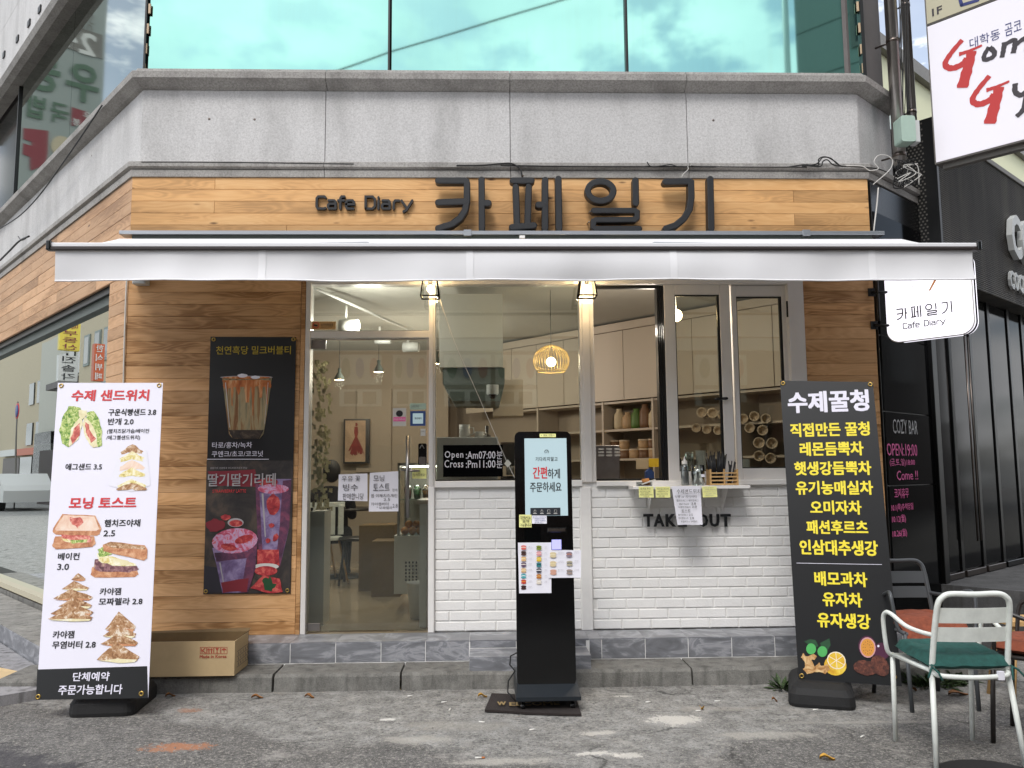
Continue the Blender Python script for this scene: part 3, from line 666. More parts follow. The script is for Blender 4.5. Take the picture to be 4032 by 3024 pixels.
# projecting tiled step in front of the pillar
zS = FA.uv(1100, 1402, .54)[1]; ySf = .56
zS = .185
m = MB(); m.box((stx0+.002, -ySf+.0025, .02), (stx1-.002, yT, zS+.0015)); part('base', m, 'brick_white', B)
for a, b in ((stx0, (stx0+stx1)/2-.08), ((stx0+stx1)/2-.08, stx1)):
    ftile(FA, a, b, ySf, .085, zS); ttile([(a, -ySf), (b, -ySf), (b, yT-.005), (a, yT-.005)], zS+.004)
    ftile(FA, a, b, o_, zS+.004, FLOOR)
# concrete kerb step running along the facade
kx = [AX-.45, -1.35, -.55, .25, 1.3, 2.2, BX+.5]
for a, b in zip(kx[:-1], kx[1:]):
    mb = MB(); n_ = 12; top = []
    fy = [-.585+random.uniform(-.012, .012) for _ in range(n_+1)]
    vs = []
    for i in range(n_+1):
        x = a+.006+(b-a-.012)*i/n_; j = random.uniform(-.004, .004)
        vs += [(x, fy[i]-.012, -.02), (x, fy[i], zTb-.022+j), (x, fy[i]+.016, zTb-.004+j), (x, -.2, zTb-.002)]
    mb.add(vs, [(i*4+k, (i+1)*4+k, (i+1)*4+k+1, i*4+k+1) for i in range(n_) for k in range(3)]+[(0, 1, 2, 3), (n_*4+3, n_*4+2, n_*4+1, n_*4)])
    part('kerb_block', mb, 'step_concrete', B)
# left wall: ledge and tile band
lt = LW.uv(0, 1288, .45)[1]
for k in range(18):
    s0 = -.25+k*.31
    mb = MB(); mb.fbox(LW, s0+.002, .04, s0+.308, .199, .388, .40, .002); part('tile', mb, 'slate_tile', B)
    mb = MB(); mb.fbox(LW, s0+.002, .19, s0+.308, .203, .0, .399); part('tile', mb, 'kerb_concrete', B)
m = MB(); m.fbox(LW, -.25, -.02, 6.4, .189, -.02, .386); part('base', m, 'backing_dark', B)
# ============================================================ SIDE PAVEMENT (left)
SW = m = MB(); m.fbox(LW, -.42, -.05, 6.4, .062, .40, 1.12); part('pavement', m, 'paver_stone', kind='structure')
PV = bpy.data.objects['pavement']
for i in range(15):
    for j in range(3):
        a = -.40+i*.42+(j % 2)*.2; b_ = .41+j*.19
        mb = MB(); q = [(a, b_), (a+.40, b_), (a+.40+.16, b_+.18), (a+.16, b_+.18)]
        vs = [LW.P(u, z, o) for z in (.055, .072+random.uniform(-.002, .002)) for u, o in q]
        mb.add(vs, [(0, 1, 2, 3), (7, 6, 5, 4), (0, 4, 5, 1), (1, 5, 6, 2), (2, 6, 7, 3), (3, 7, 4, 0)]); part('paving_slab', mb, 'paver_stone', PV)
for i in range(8):
    mb = MB(); a = -.62+i*.8; mb.fbox(LW, a+.004, -.04, a+.796, .085, 1.0, 1.16, .012); part('kerb_stone', mb, 'kerb_concrete', PV)
# ============================================================ WHITE BRICK WALL
yo = -.02
zb0, zb1 = FLOOR+.005, Z(1050)
ba0, ba1 = FA.uv(925, 1200)[0], FA.uv(1255, 1200)[0]; bb0, bb1 = FA.uv(1279, 1200)[0], xdr
BW = MB(); BW.fbox(FA, ba0, zb0, bb1, zb1+.02, -.2, yo); BWo = part('brick_wall', BW, 'mortar_white', B)
bm_ = MB(); bm_.fbox(Fr((0, 0, 0), (1, 0, 0), (0, 0, 1), (0, -1, 0)), -.5, -.5, .5, .5, -.5, .5, 0)
def brickmesh(L, Hh, D):
    mb = MB(); c = .0035; Fq = Fr((0, 0, 0), (1, 0, 0), (0, 0, 1), (0, -1, 0)); mb.fbox(Fq, -L/2, -Hh/2, L/2, Hh/2, 0, D, c); me = mb.mesh('brick'); me.materials.append(MATS['brick_white']); return me
pitch = .0712; rows = int((zb1-zb0)/pitch)+1
def bricks(x0, x1, L, D, shift, skip0=0):
    cache = {}
    for r_ in range(rows):
        z0 = zb0+.004+r_*pitch; z1 = min(z0+pitch-.009, zb1-.002)
        if z1-z0 < .02: continue
        u = x0 - (L+.009)*(shift*r_ % 1.0)
        while u < x1:
            a, b = max(u, x0), min(u+L, x1); u += L+.009
            if b-a < .025: continue
            key = (round(b-a, 3), round(z1-z0, 3))
            if key not in cache: cache[key] = brickmesh(*key, D)
            inst('brick', cache[key], BWo, ((a+b)/2, -yo+random.uniform(-.0015, .002), (z0+z1)/2), rot=(random.uniform(-.012, .012), random.uniform(-.006, .006), random.uniform(-.006, .006)))
bricks(ba0+.045, ba1-.004, .212, .0055, .5)
bricks(bb0+.004, bb1, .200, .007, .42)
# pillar and frames in white paint
pl0, pl1 = ba1, bb0
mb = MB(); mb.fbox(FA, pl0, FLOOR+.005, pl1, zb1-.01, yo, .006, .004); part('pillar', mb, 'white_paint', B)
mb = MB(); mb.fbox(FA, ba0, FLOOR+.005, ba0+.042, zb1, yo, .012, .002); part('pillar', mb, 'white_paint', B)
# window post above the pillar (two rebates)
pu0, pv0, pu1, pv1 = FA.rect(1254, 605, 1285, 1042, .01)
mb = MB(); mb.fbox(FA, pu0, Z(1043), pu1, WT, -.10, -.002, .003); mb.fbox(FA, pu0+.02, Z(1043), pu1-.03, WT, -.002, .012, .003); part('post', mb, 'alu_white', B)
du0, _, du1, _ = FA.rect(926, 605, 940, 1042, .01)
mb = MB(); mb.fbox(FA, du0, FLOOR, du1, WT, -.10, .0, .003); mb.fbox(FA, du0+.012, zb1, du1-.014, WT, .0, .012, .002); part('post', mb, 'alu_white', B)
mb = MB(); mb.fbox(FA, xdl, FLOOR+.002, xdl+.036, WT, -.10, .004, .003); part('post', mb, 'alu_white', B)
mb = MB(); mb.fbox(FA, xdl+.037, WT-.035, xdr-.08, WT, -.10, .002, .003); part('head_frame', mb, 'alu_white', B)
# sill under the middle window
mb = MB(); mb.fbox(FA, du1, Z(1052), pu0, Z(1038), -.10, .018, .003); part('sill', mb, 'white_paint', B)
# middle fixed window
g0, _, g1, _ = FA.rect(941, 605, 1254, 1040, -.06)
W_ = part('shop_window', MB().fbox(FA, g0, Z(1038), g1, WT-.035, -.066, -.060), 'shop_glass', B)
mb = MB(); mb.fbox(FA, g0, Z(1038), g1, Z(1038)+.008, -.058, -.05); part('gasket', mb, 'black_metal', W_)
# transom light over the door and the glass door
d0, _, d1, _ = FA.rect(667, 605, 925, 1362, -.05)
W_ = part('transom_window', MB().fbox(FA, d0, Z(713), d1, WT-.035, -.066, -.060), 'shop_glass', B)
mb = MB(); mb.fbox(FA, d0, Z(713)-.002, d1, Z(713)+.008, -.058, -.05); part('gasket', mb, 'black_metal', W_)
mb = MB(); mb.fbox(FA, xdl+.037, Z(729), du0, Z(714), -.10, .001, .003); part('transom_bar', mb, 'alu_white', B)
D_ = part('door', MB().fbox(FA, d0+.004, FLOOR+.012, d1-.012, Z(731), -.062, -.050), 'shop_glass', B, label='frameless glass entrance door')
for (a, b, c, d) in ((665, 735, 704, 754), (655+2, 1346, 692, 1363)):
    q = FA.rect(a, b, c, d, -.05); part('hinge_patch', MB().fbox(FA, *q, -.07, -.042, .003), 'steel', D_)
q = FA.rect(904, 958, 922, 1005, -.04); mb = MB(); mb.fpoly(FA, rrect(*q, .012), -.05, -.02); LK = part('door_lock', mb, 'black_plastic', D_)
qx = ((q[0]+q[2])/2, q[1]); mb = MB(); mb.fpoly(FA, rrect(q[0]+.006, q[1]+.006, q[2]-.006, q[1]+.06, .008), -.0195, -.014); part('key_cover', mb, 'steel', LK)
mb = MB(); mb.tube([FA.P(q[0]+.01+.034*k/8, q[3]-.025-.012*math.cos(math.pi*k/4), -.012) for k in range(9)], .003, 6); part('emblem', mb, 'steel', LK)
q = FA.rect(876, 942, 886, 1118, .0); uh = (q[0]+q[2])/2
mb = MB(); mb.tube([FA.P(uh, q[1], .02), FA.P(uh, q[3], .02)], .014, 12); hz_ = Z(1015)
mb.tube([FA.P(uh+.075, hz_, -.05), FA.P(uh+.07, hz_+.0, .0), FA.P(uh, hz_, .02)], .009, 8); mb.tube([FA.P(uh, hz_, .02), FA.P(uh-.045, hz_+.008, .02), FA.P(uh-.05, hz_+.03, .02), FA.P(uh, hz_+.035, .02)], .007, 8)
part('handle', mb, 'steel', D_)
# ---- takeout window: open leaf pair + fixed third sash
TW = part('takeout_window', MB().fbox(FA, pu1, Z(1052), xdr-.0, Z(1041), -.14, .022, .003), 'white_paint', B, label='folding takeout window, left bay open')
xf0 = FA.uv(1711, 850)[0]
mb = MB(); mb.fbox(FA, xf0, Z(1041), xdr, WT, -.12, .004, .003); part('frame', mb, 'alu_white', TW)
mb = MB(); mb.fbox(FA, pu1, WT-.058, FA.uv(1432, 620)[0], WT-.036, -.08, -.05); mb.fbox(FA, pu1, Z(1040), FA.uv(1432, 1000)[0], Z(1036), -.08, -.05); mb.fbox(FA, pu1+.0, Z(1036), pu1+.006, WT-.06, -.08, -.05); part('track', mb, 'black_metal', TW)
def sash(x0, y0, x1, y1, fl, fr_, ft, fb, o):
    a, z0, b, z1 = FA.rect(x0, y0, x1, y1, o); s_ = part('sash', MB().fbox(FA, a, z0, a+fl, z1, o-.05, o, .003).fbox(FA, b-fr_, z0, b, z1, o-.05, o, .003).fbox(FA, a+fl, z1-ft, b-fr_, z1, o-.05, o, .003).fbox(FA, a+fl, z0, b-fr_, z0+fb, o-.05, o, .003), 'alu_white', TW)
    part('gasket', MB().fbox(FA, a+fl, z0+fb, a+fl+.006, z1-ft, o-.03, o-.008).fbox(FA, b-fr_-.018, z0+fb, b-fr_, z1-ft, o-.03, o-.008).fbox(FA, a+fl+.006, z1-ft-.01, b-fr_-.018, z1-ft, o-.03, o-.008).fbox(FA, a+fl+.006, z0+fb, b-fr_-.018, z0+fb+.008, o-.03, o-.008), 'black_metal', s_)
    part('pane', MB().fbox(FA, a+fl+.006, z0+fb+.008, b-fr_-.018, z1-ft-.01, o-.026, o-.020), 'shop_glass', s_)
    return s_, (a, z0, b, z1)
s1_, q1 = sash(1439, 613, 1582, 1042, .082, .075, .082, .08, -.03)
s2_, q2 = sash(1587, 617, 1712, 1041, .035, .055, .082, .10, -.05)
mb = MB(); a_ = FA.uv(1426, 800, -.05)[0]; b_ = FA.uv(1438, 800, -.05)[0]
for k in range(4): mb.fbox(FA, a_-.012+k*.014, Z(1041), a_-.001+k*.014, WT-.04, -.13+k*.02, -.045+k*.004)
part('folded_edge', mb, 'black_metal', TW)
hu, hv = FA.uv(1563, 861, 0); mb = MB(); mb.tube([FA.P(hu+.02, hv, -.03), FA.P(hu+.02, hv, .015)], .010, 8); mb.tube([FA.P(hu+.02, hv, .018), FA.P(hu-.05, hv-.004, .024), FA.P(hu-.07, hv-.006, .02)], [.010, .010, .009], 8); part('window_handle', mb, 'black_plastic', s1_)
for zz in (2.55, 1.75, 1.36):
    mb = MB(); mb.tube([FA.P(xf0-.004, zz-.06, -.01), FA.P(xf0-.004, zz+.06, -.01)], .008, 8); part('hinge', mb, 'black_metal', s2_)
# ============================================================ helpers for picked coordinates
def zoom(ox, oy, s): return lambda x, y: ((ox+x/s)/K, (oy+y/s)/K)
def zr(zf, x0, y0, x1, y1): return (*zf(x0, y0), *zf(x1, y1))
# ============================================================ AWNING
AY = planeY(-1.0); ua, ub = AY.uv(108, 535)[0], AY.uv(2111, 530)[0]
za = lambda y: AY.uv(1106, y)[1]
AW = thing('awning', (.2, -.5, 2.5), 'long white retractable fabric awning stretched over the cafe front', 'awning')
nx = 60; mb = MB(); vs = []
for j in range(7):
    t = j/6; y = -.14 + (-.97+.14)*t; z = 3.042+(za(526)-3.042)*t
    for i in range(nx+1):
        a = i/nx; u = ua+.03+(ub-ua-.06)*a
        vs.append((u, y, z-.018*math.sin(math.pi*t)*(1+.5*math.sin(a*9)) ))
mb.add(vs, [(j*(nx+1)+i, j*(nx+1)+i+1, (j+1)*(nx+1)+i+1, (j+1)*(nx+1)+i) for j in range(6) for i in range(nx)], smooth=True); part('canopy', mb, 'awning_fabric', AW)
mb = MB(); mb.fbox(AY, ua, za(534.6), ub, za(525), -.04, .012, .005); part('front_bar', mb, 'awning_fabric', AW)
mb = MB(); mb.fbox(AY, ua-.012, za(541.5), ub+.012, za(535), -.02, .022, .003); part('front_rail', mb, 'brown_rail', AW)
for u in (ua, ub):
    mb = MB(); mb.fbox(AY, u-.012, za(541), u+.012, za(522), -.025, .03, .004); part('end_cap', mb, 'black_plastic', AW)
mb = MB(); vs = []; nv = 120
for j in range(7):
    t = j/6
    for i in range(nv+1):
        a = i/nv; u = ua+.035+(ub-ua-.07)*a
        wv = .010*math.sin(a*23+1)+.005*math.sin(a*47)+.004*math.sin(a*91)
        zb_ = za(605)+.003*math.sin(a*13)+.002*math.sin(a*31)
        vs.append((u+.01*t*(-1 if a < .5 else 1)*0, -1.0-.004+wv*t*1.3+.012*math.sin(math.pi*t)*math.sin(a*8), za(541)+(zb_-za(541))*t))
mb.add(vs, [(j*(nv+1)+i, (j+1)*(nv+1)+i, (j+1)*(nv+1)+i+1, j*(nv+1)+i+1) for j in range(6) for i in range(nv)], smooth=True)
VAL = part('valance', mb, 'awning_fabric', AW)
def vy(u, t):
    a = (u-ua-.035)/(ub-ua-.07); wv = .010*math.sin(a*23+1)+.005*math.sin(a*47)+.004*math.sin(a*91)
    return (u, -1.0-.004+wv*t*1.3+.012*math.sin(math.pi*t)*math.sin(a*8), za(541)+(za(605)+.003*math.sin(a*13)+.002*math.sin(a*31)-za(541))*t)
for x in (566, 1015, 1454, 1884):
    u = AY.uv(x, 570)[0]; mb = MB(); vs = []
    for j in range(7):
        for d in (-.022, .022): p = vy(u+d, j/6); vs.append((p[0], p[1]-.0025, p[2]))
    mb.add(vs, [(2*j, 2*j+2, 2*j+3, 2*j+1) for j in range(6)], smooth=True); part('seam', mb, 'awning_seam', VAL)
mb = MB(); mb.tube([vy(ua+.035+(ub-ua-.07)*i/60, 1.0) for i in range(61)], .005, 6); part('hem', mb, 'awning_seam', VAL)
F1 = planeY(-.14); h0, h1 = F1.uv(257, 500)[0], F1.uv(1911, 505)[0]; zc = lambda y: F1.uv(1100, y)[1]
mb = MB(); mb.fbox(F1, h0, zc(506), h1, zc(498), -.10, .0, .003); part('hood', mb, 'aluminium', AW)
mb = MB(); mb.fbox(F1, h0+.08, 3.03, h1-.08, zc(506)-.001, -.13, -.03); part('roller_case', mb, 'dark_duct', AW)
for x in (1010, 1742): u = F1.uv(x, 505)[0]; mb = MB(); mb.fbox(F1, u-.028, zc(509), u+.028, zc(496), -.03, .005, .002); part('bracket', mb, 'aluminium', AW)
for x in (1128,): u = F1.uv(x, 511)[0]; mb = MB(); mb.fbox(F1, u-.02, zc(515), u+.02, zc(509), -.03, .01, .002); part('bracket', mb, 'alu_white', AW)
for x in (420, 900, 1500, 1800):     # folding arms under the cloth
    pass
for s_, e_ in ((-2.2, -.4), (2.6, .7)):
    mb = MB(); mb.tube([(s_, -.14, 2.98), ((s_+e_)/2+(.5 if s_ < 0 else -.5), -.5, 2.90), (s_+(.2 if s_ < 0 else -.2), -.98, za(532))], .018, 8); part('folding_arm', mb, 'aluminium', AW)
# ============================================================ CHANNEL LETTER SIGN
z2 = zoom(1300, 0, 1.58)
SF = planeY(-.125)
SG = thing('shop_sign', (.45, -.1, 3.2), 'big black Korean channel letters on the timber fascia above the awning', 'sign')
hw = 21/1.58/FPX*5.88
def zstroke(mb, F, zf, pts, w, o0, o1, ch=.006):
    P_ = [F.uv(*zf(x, y)) for x, y in pts]
    stroke_solid(mb, F, P_, w, o0, o1, ch)
def arc(cx, cy, rx, ry, a0, a1, n=8): return [(cx+rx*math.cos(R(a0+(a1-a0)*i/n)), cy+ry*math.sin(R(a0+(a1-a0)*i/n))) for i in range(n+1)]
SYL = [[[(672, 1121), (835, 1121), (847, 1126), (851, 1140), (851, 1250), (838, 1308), (808, 1355), (755, 1393), (672, 1418)], [(672, 1257), (838, 1251)], [(942, 1116), (944, 1420)], [(950, 1262), (985, 1262)]],
       [[(1137, 1121), (1253, 1121)], [(1155, 1160), (1163, 1395)], [(1236, 1160), (1229, 1395)], [(1132, 1412), (1268, 1401)], [(1338, 1119), (1338, 1421)], [(1297, 1273), (1330, 1273)], [(1420, 1112), (1425, 1421)]],
       ['ring', [(1901, 1120), (1903, 1262)], [(1640, 1308), (1895, 1308), (1911, 1318), (1911, 1352), (1895, 1364), (1655, 1366), (1640, 1374), (1638, 1410), (1650, 1421), (1925, 1420)]],
       [[(2088, 1128), (2232, 1124), (2247, 1132), (2249, 1225), (2238, 1300), (2205, 1355), (2150, 1400), (2090, 1420)], [(2367, 1112), (2373, 1420)]]]
for syl in SYL:
    mb = MB()
    for i, st in enumerate(syl):
        if st == 'ring':
            cu, cv = SF.uv(*z2(1684, 1186)); r1 = 103/1.58/FPX*5.88; r2 = 85/1.58/FPX*5.88; n = 32; vs = []
            for (k, o) in ((1, -.07), (1, -.006), (.94, 0), (.66, 0), (.60, -.006), (.60, -.07)):
                for j in range(n): a = 2*math.pi*j/n; kk = r1*k if k > .7 else r1-(1-k)*r2*1.2; ky = r2*k if k > .7 else r2-(1-k)*r2*1.2; vs.append(SF.P(cu+kk*math.cos(a), cv+ky*math.sin(a), o))
            mb.add(vs, [(r_*n+j, r_*n+(j+1) % n, (r_+1)*n+(j+1) % n, (r_+1)*n+j) for r_ in range(5) for j in range(n)])
        else: zstroke(mb, SF, z2, st, hw*(.84 if syl is SYL[2] and i == 2 else 1), -.07, .0+.0012*i)
    L_ = part('letter', mb, 'letter_black', SG)
for x, y in ((1195, 1100), (1393, 1120), (818, 1275), (1205, 1162), (1607, 1325), (1600, 1390), (2230, 1120), (1880, 1275)):
    p = FA.P(*FA.uv(*z2(x, y)), 0); mb = MB(); mb.tube([p, p+Vector((0.005, -.07, -.01))], .005, 6); part('spacer', mb, 'steel', SG)
# square-shouldered latin letters drawn as strokes
LAT = {'C': [[(1, .92), (.85, 1), (.18, 1), (.02, .84), (.02, .16), (.18, 0), (.85, 0), (1, .05)]],
       'a': [[(.1, .68), (.8, .68), (.95, .56), (.95, 0)], [(.95, .4), (.2, .4), (.05, .28), (.05, .12), (.2, 0), (.95, 0)]],
       'f': [[(1, 1), (.55, 1), (.35, .84), (.35, 0)], [(0, .68), (.95, .68)]],
       'e': [[(.05, .36), (.98, .36), (.98, .55), (.82, .68), (.2, .68), (.04, .52), (.04, .16), (.2, 0), (.92, 0)]],
       'D': [[(.03, 0), (.03, 1), (.75, 1), (.98, .8), (.98, .2), (.75, 0), (.03, 0)]],
       'i': [[(.5, 0), (.5, .68)], [(.5, .9), (.5, .94)]], 'r': [[(.1, 0), (.1, .5), (.35, .68), (.95, .68)]],
       'y': [[(.02, .68), (.5, .04)], [(.98, .68), (.45, -.12), (.2, -.24)]]}
WORD = [('C', 0, .092), ('a', .115, .20), ('f', .222, .285), ('e', .30, .385), ('D', .50, .60), ('i', .625, .645), ('a', .668, .755), ('r', .785, .85), ('y', .87, .985)]
def latin(mb, F, u0, v0, W_, H_, w, o0, o1, word=WORD, one=None):
    for ch_, a, b in word:
        for i, st in enumerate(LAT[ch_]):
            P_ = [(u0+W_*(a+(b-a)*x), v0+H_*y) for x, y in st]; stroke_solid(mb, F, P_, w, o0, o1+.0006*i)
CS = thing('shop_name_sign', (-1.1, -.05, 3.3), 'small black Cafe Diary lettering on the timber left of the Korean letters', 'sign')
SF2 = planeY(-.03); q = SF2.rect(*z2(-86, 1222), *z2(521, 1297))
for wd in WORD:
    mb = MB(); latin(mb, SF2, q[0], q[1], q[2]-q[0], q[3]-q[1], .0085, -.028, 0, [wd]); part('letter', mb, 'letter_black', CS)
# ============================================================ LANTERNS
mat('lantern_black', '030303', .8, spec=.1)
def lantern(x, y, label):
    u, v = planeY(-.13).uv(x, y); T = thing('wall_lantern', (u, -.13, v), label, 'lamp', 'black glass lanterns under the awning'); hb, ht, H_ = .064, .043, .17
    P_ = lambda sx, sy, k, z: Vector((u+sx*k, -.13+sy*k, z)); z0, z1 = v, v+H_
    mb = MB()
    for sx in (-1, 1):
        for sy in (-1, 1): mb.tube([P_(sx, sy, hb, z0), P_(sx, sy, ht, z1)], .0065, 4)
    for k, z in ((hb, z0), (ht, z1)):
        c = [P_(-1, -1, k, z), P_(1, -1, k, z), P_(1, 1, k, z), P_(-1, 1, k, z)]
        for i in range(4): mb.tube([c[i], c[(i+1) % 4]], .0065, 4)
    part('frame', mb, 'lantern_black', T)
    mb = MB(); k = hb-.004; k2 = ht-.004
    for (a, b) in (((-1, -1), (1, -1)), ((1, -1), (1, 1)), ((-1, 1), (-1, -1))): mb.add([P_(*a, k, z0+.004), P_(*b, k, z0+.004), P_(*b, k2, z1-.004), P_(*a, k2, z1-.004)], [(0, 1, 2, 3)])
    part('glass', mb, 'clear_glass', T)
    mb = MB(); mb.ball((u, -.13, v+.062), .024, 12, 8, (1, 1, 1.15)); part('bulb', mb, 'bulb', T)
    mb = MB(); mb.lathe((u, -.13, v+.085), [(.014, 0), (.016, .03), (.016, .085)], 10); part('socket', mb, 'alu_white', T)
    mb = MB(); mb.box((u-.03, -.07, z1-.02), (u+.03, .0, z1+.06)); mb.box((u-.05, -.18, z1), (u+.05, -.07, z1+.012)); part('bracket', mb, 'black_metal', T)
    l = bpy.data.lights.new('lantern_light', 'POINT'); l.energy = 8; l.color = (1, .72, .38); l.shadow_soft_size = .03
    lo = bpy.data.objects.new('lantern_light', l); col.objects.link(lo); lo.parent = T; lo.location = (0, -.0, .062)
lantern(929.5, 642, 'black glass lantern lit above the post beside the glass door')
lantern(1268, 641, 'black glass lantern lit above the white pillar left of the takeout window')
# ============================================================ POSTERS AND BANNERS
def poster_pic(parent, F, items, o, name):
    """a flat print: list of (material, outline in picture coordinates)"""
    mb = MB(); ms = []
    for i, (mt, pts) in enumerate(items):
        if mt not in ms: ms.append(mt)
        mb.cur = ms.index(mt); mb.flat(F, F.pts(pts), o+.00025*i)
    return part(name, mb, ms, parent)
def E_(cx, cy, rx, ry, n=18, rot=0, jit=0, seed=0, a0=0, a1=360):
    if n < 1: n, rot = 18, n
    out = []; rnd = random.Random(seed)
    for k in range(n):
        a = R(a0+(a1-a0)*k/(n if a1-a0 == 360 else n-1)); j = 1+rnd.uniform(-jit, jit); x, y = rx*math.cos(a)*j, ry*math.sin(a)*j
        out.append((cx+x*math.cos(rot)-y*math.sin(rot), cy+x*math.sin(rot)+y*math.cos(rot)))
    return out
def jag(pts, amt, seed=0, sub=3):
    rnd = random.Random(seed); out = []
    for i in range(len(pts)):
        a, b = pts[i], pts[(i+1) % len(pts)]
        for k in range(sub): t = k/sub; out.append((a[0]+(b[0]-a[0])*t+rnd.uniform(-amt, amt), a[1]+(b[1]-a[1])*t+rnd.uniform(-amt, amt)))
    return out
def eyelets(parent, F, lst, o, r=.011):
    for x, y in lst:
        u, v = F.uv(x, y); mb = MB(); mb.tube([F.P(u+r*math.cos(2*math.pi*k/12), v+r*math.sin(2*math.pi*k/12), o) for k in range(12)], r*.38, 6, closed=True); part('eyelet', mb, 'brass', parent)
# ---- left standing banner (white)
LB = Fr((-2.1, -1.12, 0), (1, 0, 0), Vector((0, .32, 1.75)))
zA = zoom(0, 1000, 1.58); zB = zoom(0, 1974, 1.58)
c4 = [(78, 1512), (320, 1508), (352, 827), (125, 827)]
T = thing('standing_banner', tuple(LB.P(LB.uv(199, 1512)[0], LB.uv(199, 1512)[1])), 'white standing banner of sandwiches with a black foot strip, left of the door', 'banner')
PB = LB.pts(c4)
mb = MB(); mb.fpoly(LB, PB, -.003, 0); part('sheet', mb, 'banner_white', T)
yb = [zB(232, 1046), zB(916, 1025)]; mb = MB(); mb.flat(LB, LB.pts([c4[0], c4[1], yb[1], yb[0]]), .001); part('foot_strip', mb, 'banner_black', T)
eyelets(T, LB, [zA(382, 820), zA(991, 818), zB(238, 1216), zB(880, 1196)], .002)
lettering(T, LB, [('수제 샌드위치', *zr(zA, 447, 845, 928, 915)), ('모닝 토스트', *zr(zA, 432, 1512, 850, 1585))], 'ink_red', bold=.034)
lettering(T, LB, [('구운식빵샌드 3.8', *zr(zA, 675, 963, 972, 1006)), ('반개 2.0', *zr(zA, 672, 1022, 832, 1064)), ('에그샌드 3.5', *zr(zA, 408, 1303, 635, 1345)),
                  ('햄치즈야채', *zr(zB, 650, 112, 873, 158)), ('2.5', *zr(zB, 645, 180, 717, 218)), ('베이컨', *zr(zB, 362, 320, 495, 365)), ('3.0', *zr(zB, 358, 388, 430, 427)),
                  ('카야잼', *zr(zB, 622, 538, 753, 583)), ('모짜렐라 2.8', *zr(zB, 616, 600, 887, 645)), ('카야잼', *zr(zB, 330, 805, 462, 852)), ('무염버터 2.8', *zr(zB, 326, 868, 596, 915))], 'ink', bold=.022)
lettering(T, LB, [('(햄치즈닭가슴/베이컨', *zr(zA, 667, 1088, 927, 1120)), ('/에그햄샌드위치)', *zr(zA, 662, 1128, 872, 1160))], 'ink', bold=.008)
lettering(T, LB, [('단체예약', *zr(zB, 455, 1062, 682, 1118)), ('주문가능합니다', *zr(zB, 365, 1140, 762, 1202))], 'ink_white', bold=.02)
def zp(zf, pts): return [zf(x, y) for x, y in pts]
poster_pic(T, LB, [('lettuce_print', zp(zA, jag([(430, 945), (500, 955), (520, 1000), (505, 1090), (485, 1150), (430, 1205), (385, 1180), (370, 1100), (385, 1020)], 4, 1))),
                   ('cream_print', zp(zA, jag([(440, 1100), (460, 1060), (505, 1010), (515, 1060), (490, 1150), (435, 1200), (425, 1190)], 3, 2))),
                   ('ham_print', zp(zA, jag([(462, 1085), (500, 1050), (495, 1130), (450, 1185), (440, 1150)], 3, 3))),
                   ('lettuce_print', zp(zA, jag([(545, 990), (580, 975), (620, 1030), (635, 1110), (632, 1195), (585, 1208), (545, 1150), (520, 1080)], 4, 4))),
                   ('cream_print', zp(zA, jag([(525, 1010), (560, 1040), (600, 1120), (610, 1200), (580, 1208), (530, 1140), (515, 1060)], 3, 5))),
                   ('ham_print', zp(zA, jag([(530, 1045), (555, 1060), (560, 1100), (598, 1150), (570, 1175), (535, 1110)], 3, 6))),
                   ('cream_print', zp(zA, jag([(490, 970), (540, 975), (545, 1000), (515, 1030), (490, 1005)], 3, 61)))], .002, 'sandwich_picture')
its = [('paper', zp(zA, [(750, 1215), (915, 1220), (938, 1440), (820, 1480), (675, 1440)]))]
for k, (y, mt) in enumerate([(1210, 'toast_print'), (1255, 'egg_print'), (1310, 'bread_print'), (1355, 'egg_print'), (1420, 'egg_print'), (1440, 'toast_print')]):
    w_ = 70+k*5; its.append((mt, zp(zA, jag([(822-w_, y+18), (822, y-30+k*2), (822+w_, y+16), (822+w_*.85, y+34), (822, y+26), (822-w_*.9, y+36)], 5, 20+k))))
poster_pic(T, LB, its, .002, 'sandwich_picture')
poster_pic(T, LB, [('crust_print', zp(zB, jag([(390, 80), (595, 88), (632, 170), (620, 205), (600, 215), (350, 208), (328, 190), (332, 168)], 1.5, 31))), ('bread_print', zp(zB, [(398, 86), (588, 94), (618, 172), (600, 184), (350, 182), (342, 172)])),
                   ('ham_print', zp(zB, jag([(440, 100), (505, 98), (520, 140), (480, 165), (440, 140)], 6, 32))), ('crust_print', zp(zB, jag([(345, 218), (585, 218), (597, 260), (575, 285), (345, 298), (326, 275)], 2, 33))),
                   ('ham_print', zp(zB, jag([(380, 205), (560, 215), (570, 250), (520, 262), (400, 255)], 4, 34))), ('lettuce_print', zp(zB, jag([(440, 240), (545, 235), (540, 255), (450, 265)], 3, 35))), ('egg_print', zp(zB, jag([(385, 228), (430, 235), (450, 255), (400, 250)], 3, 36)))], .002, 'sandwich_picture')
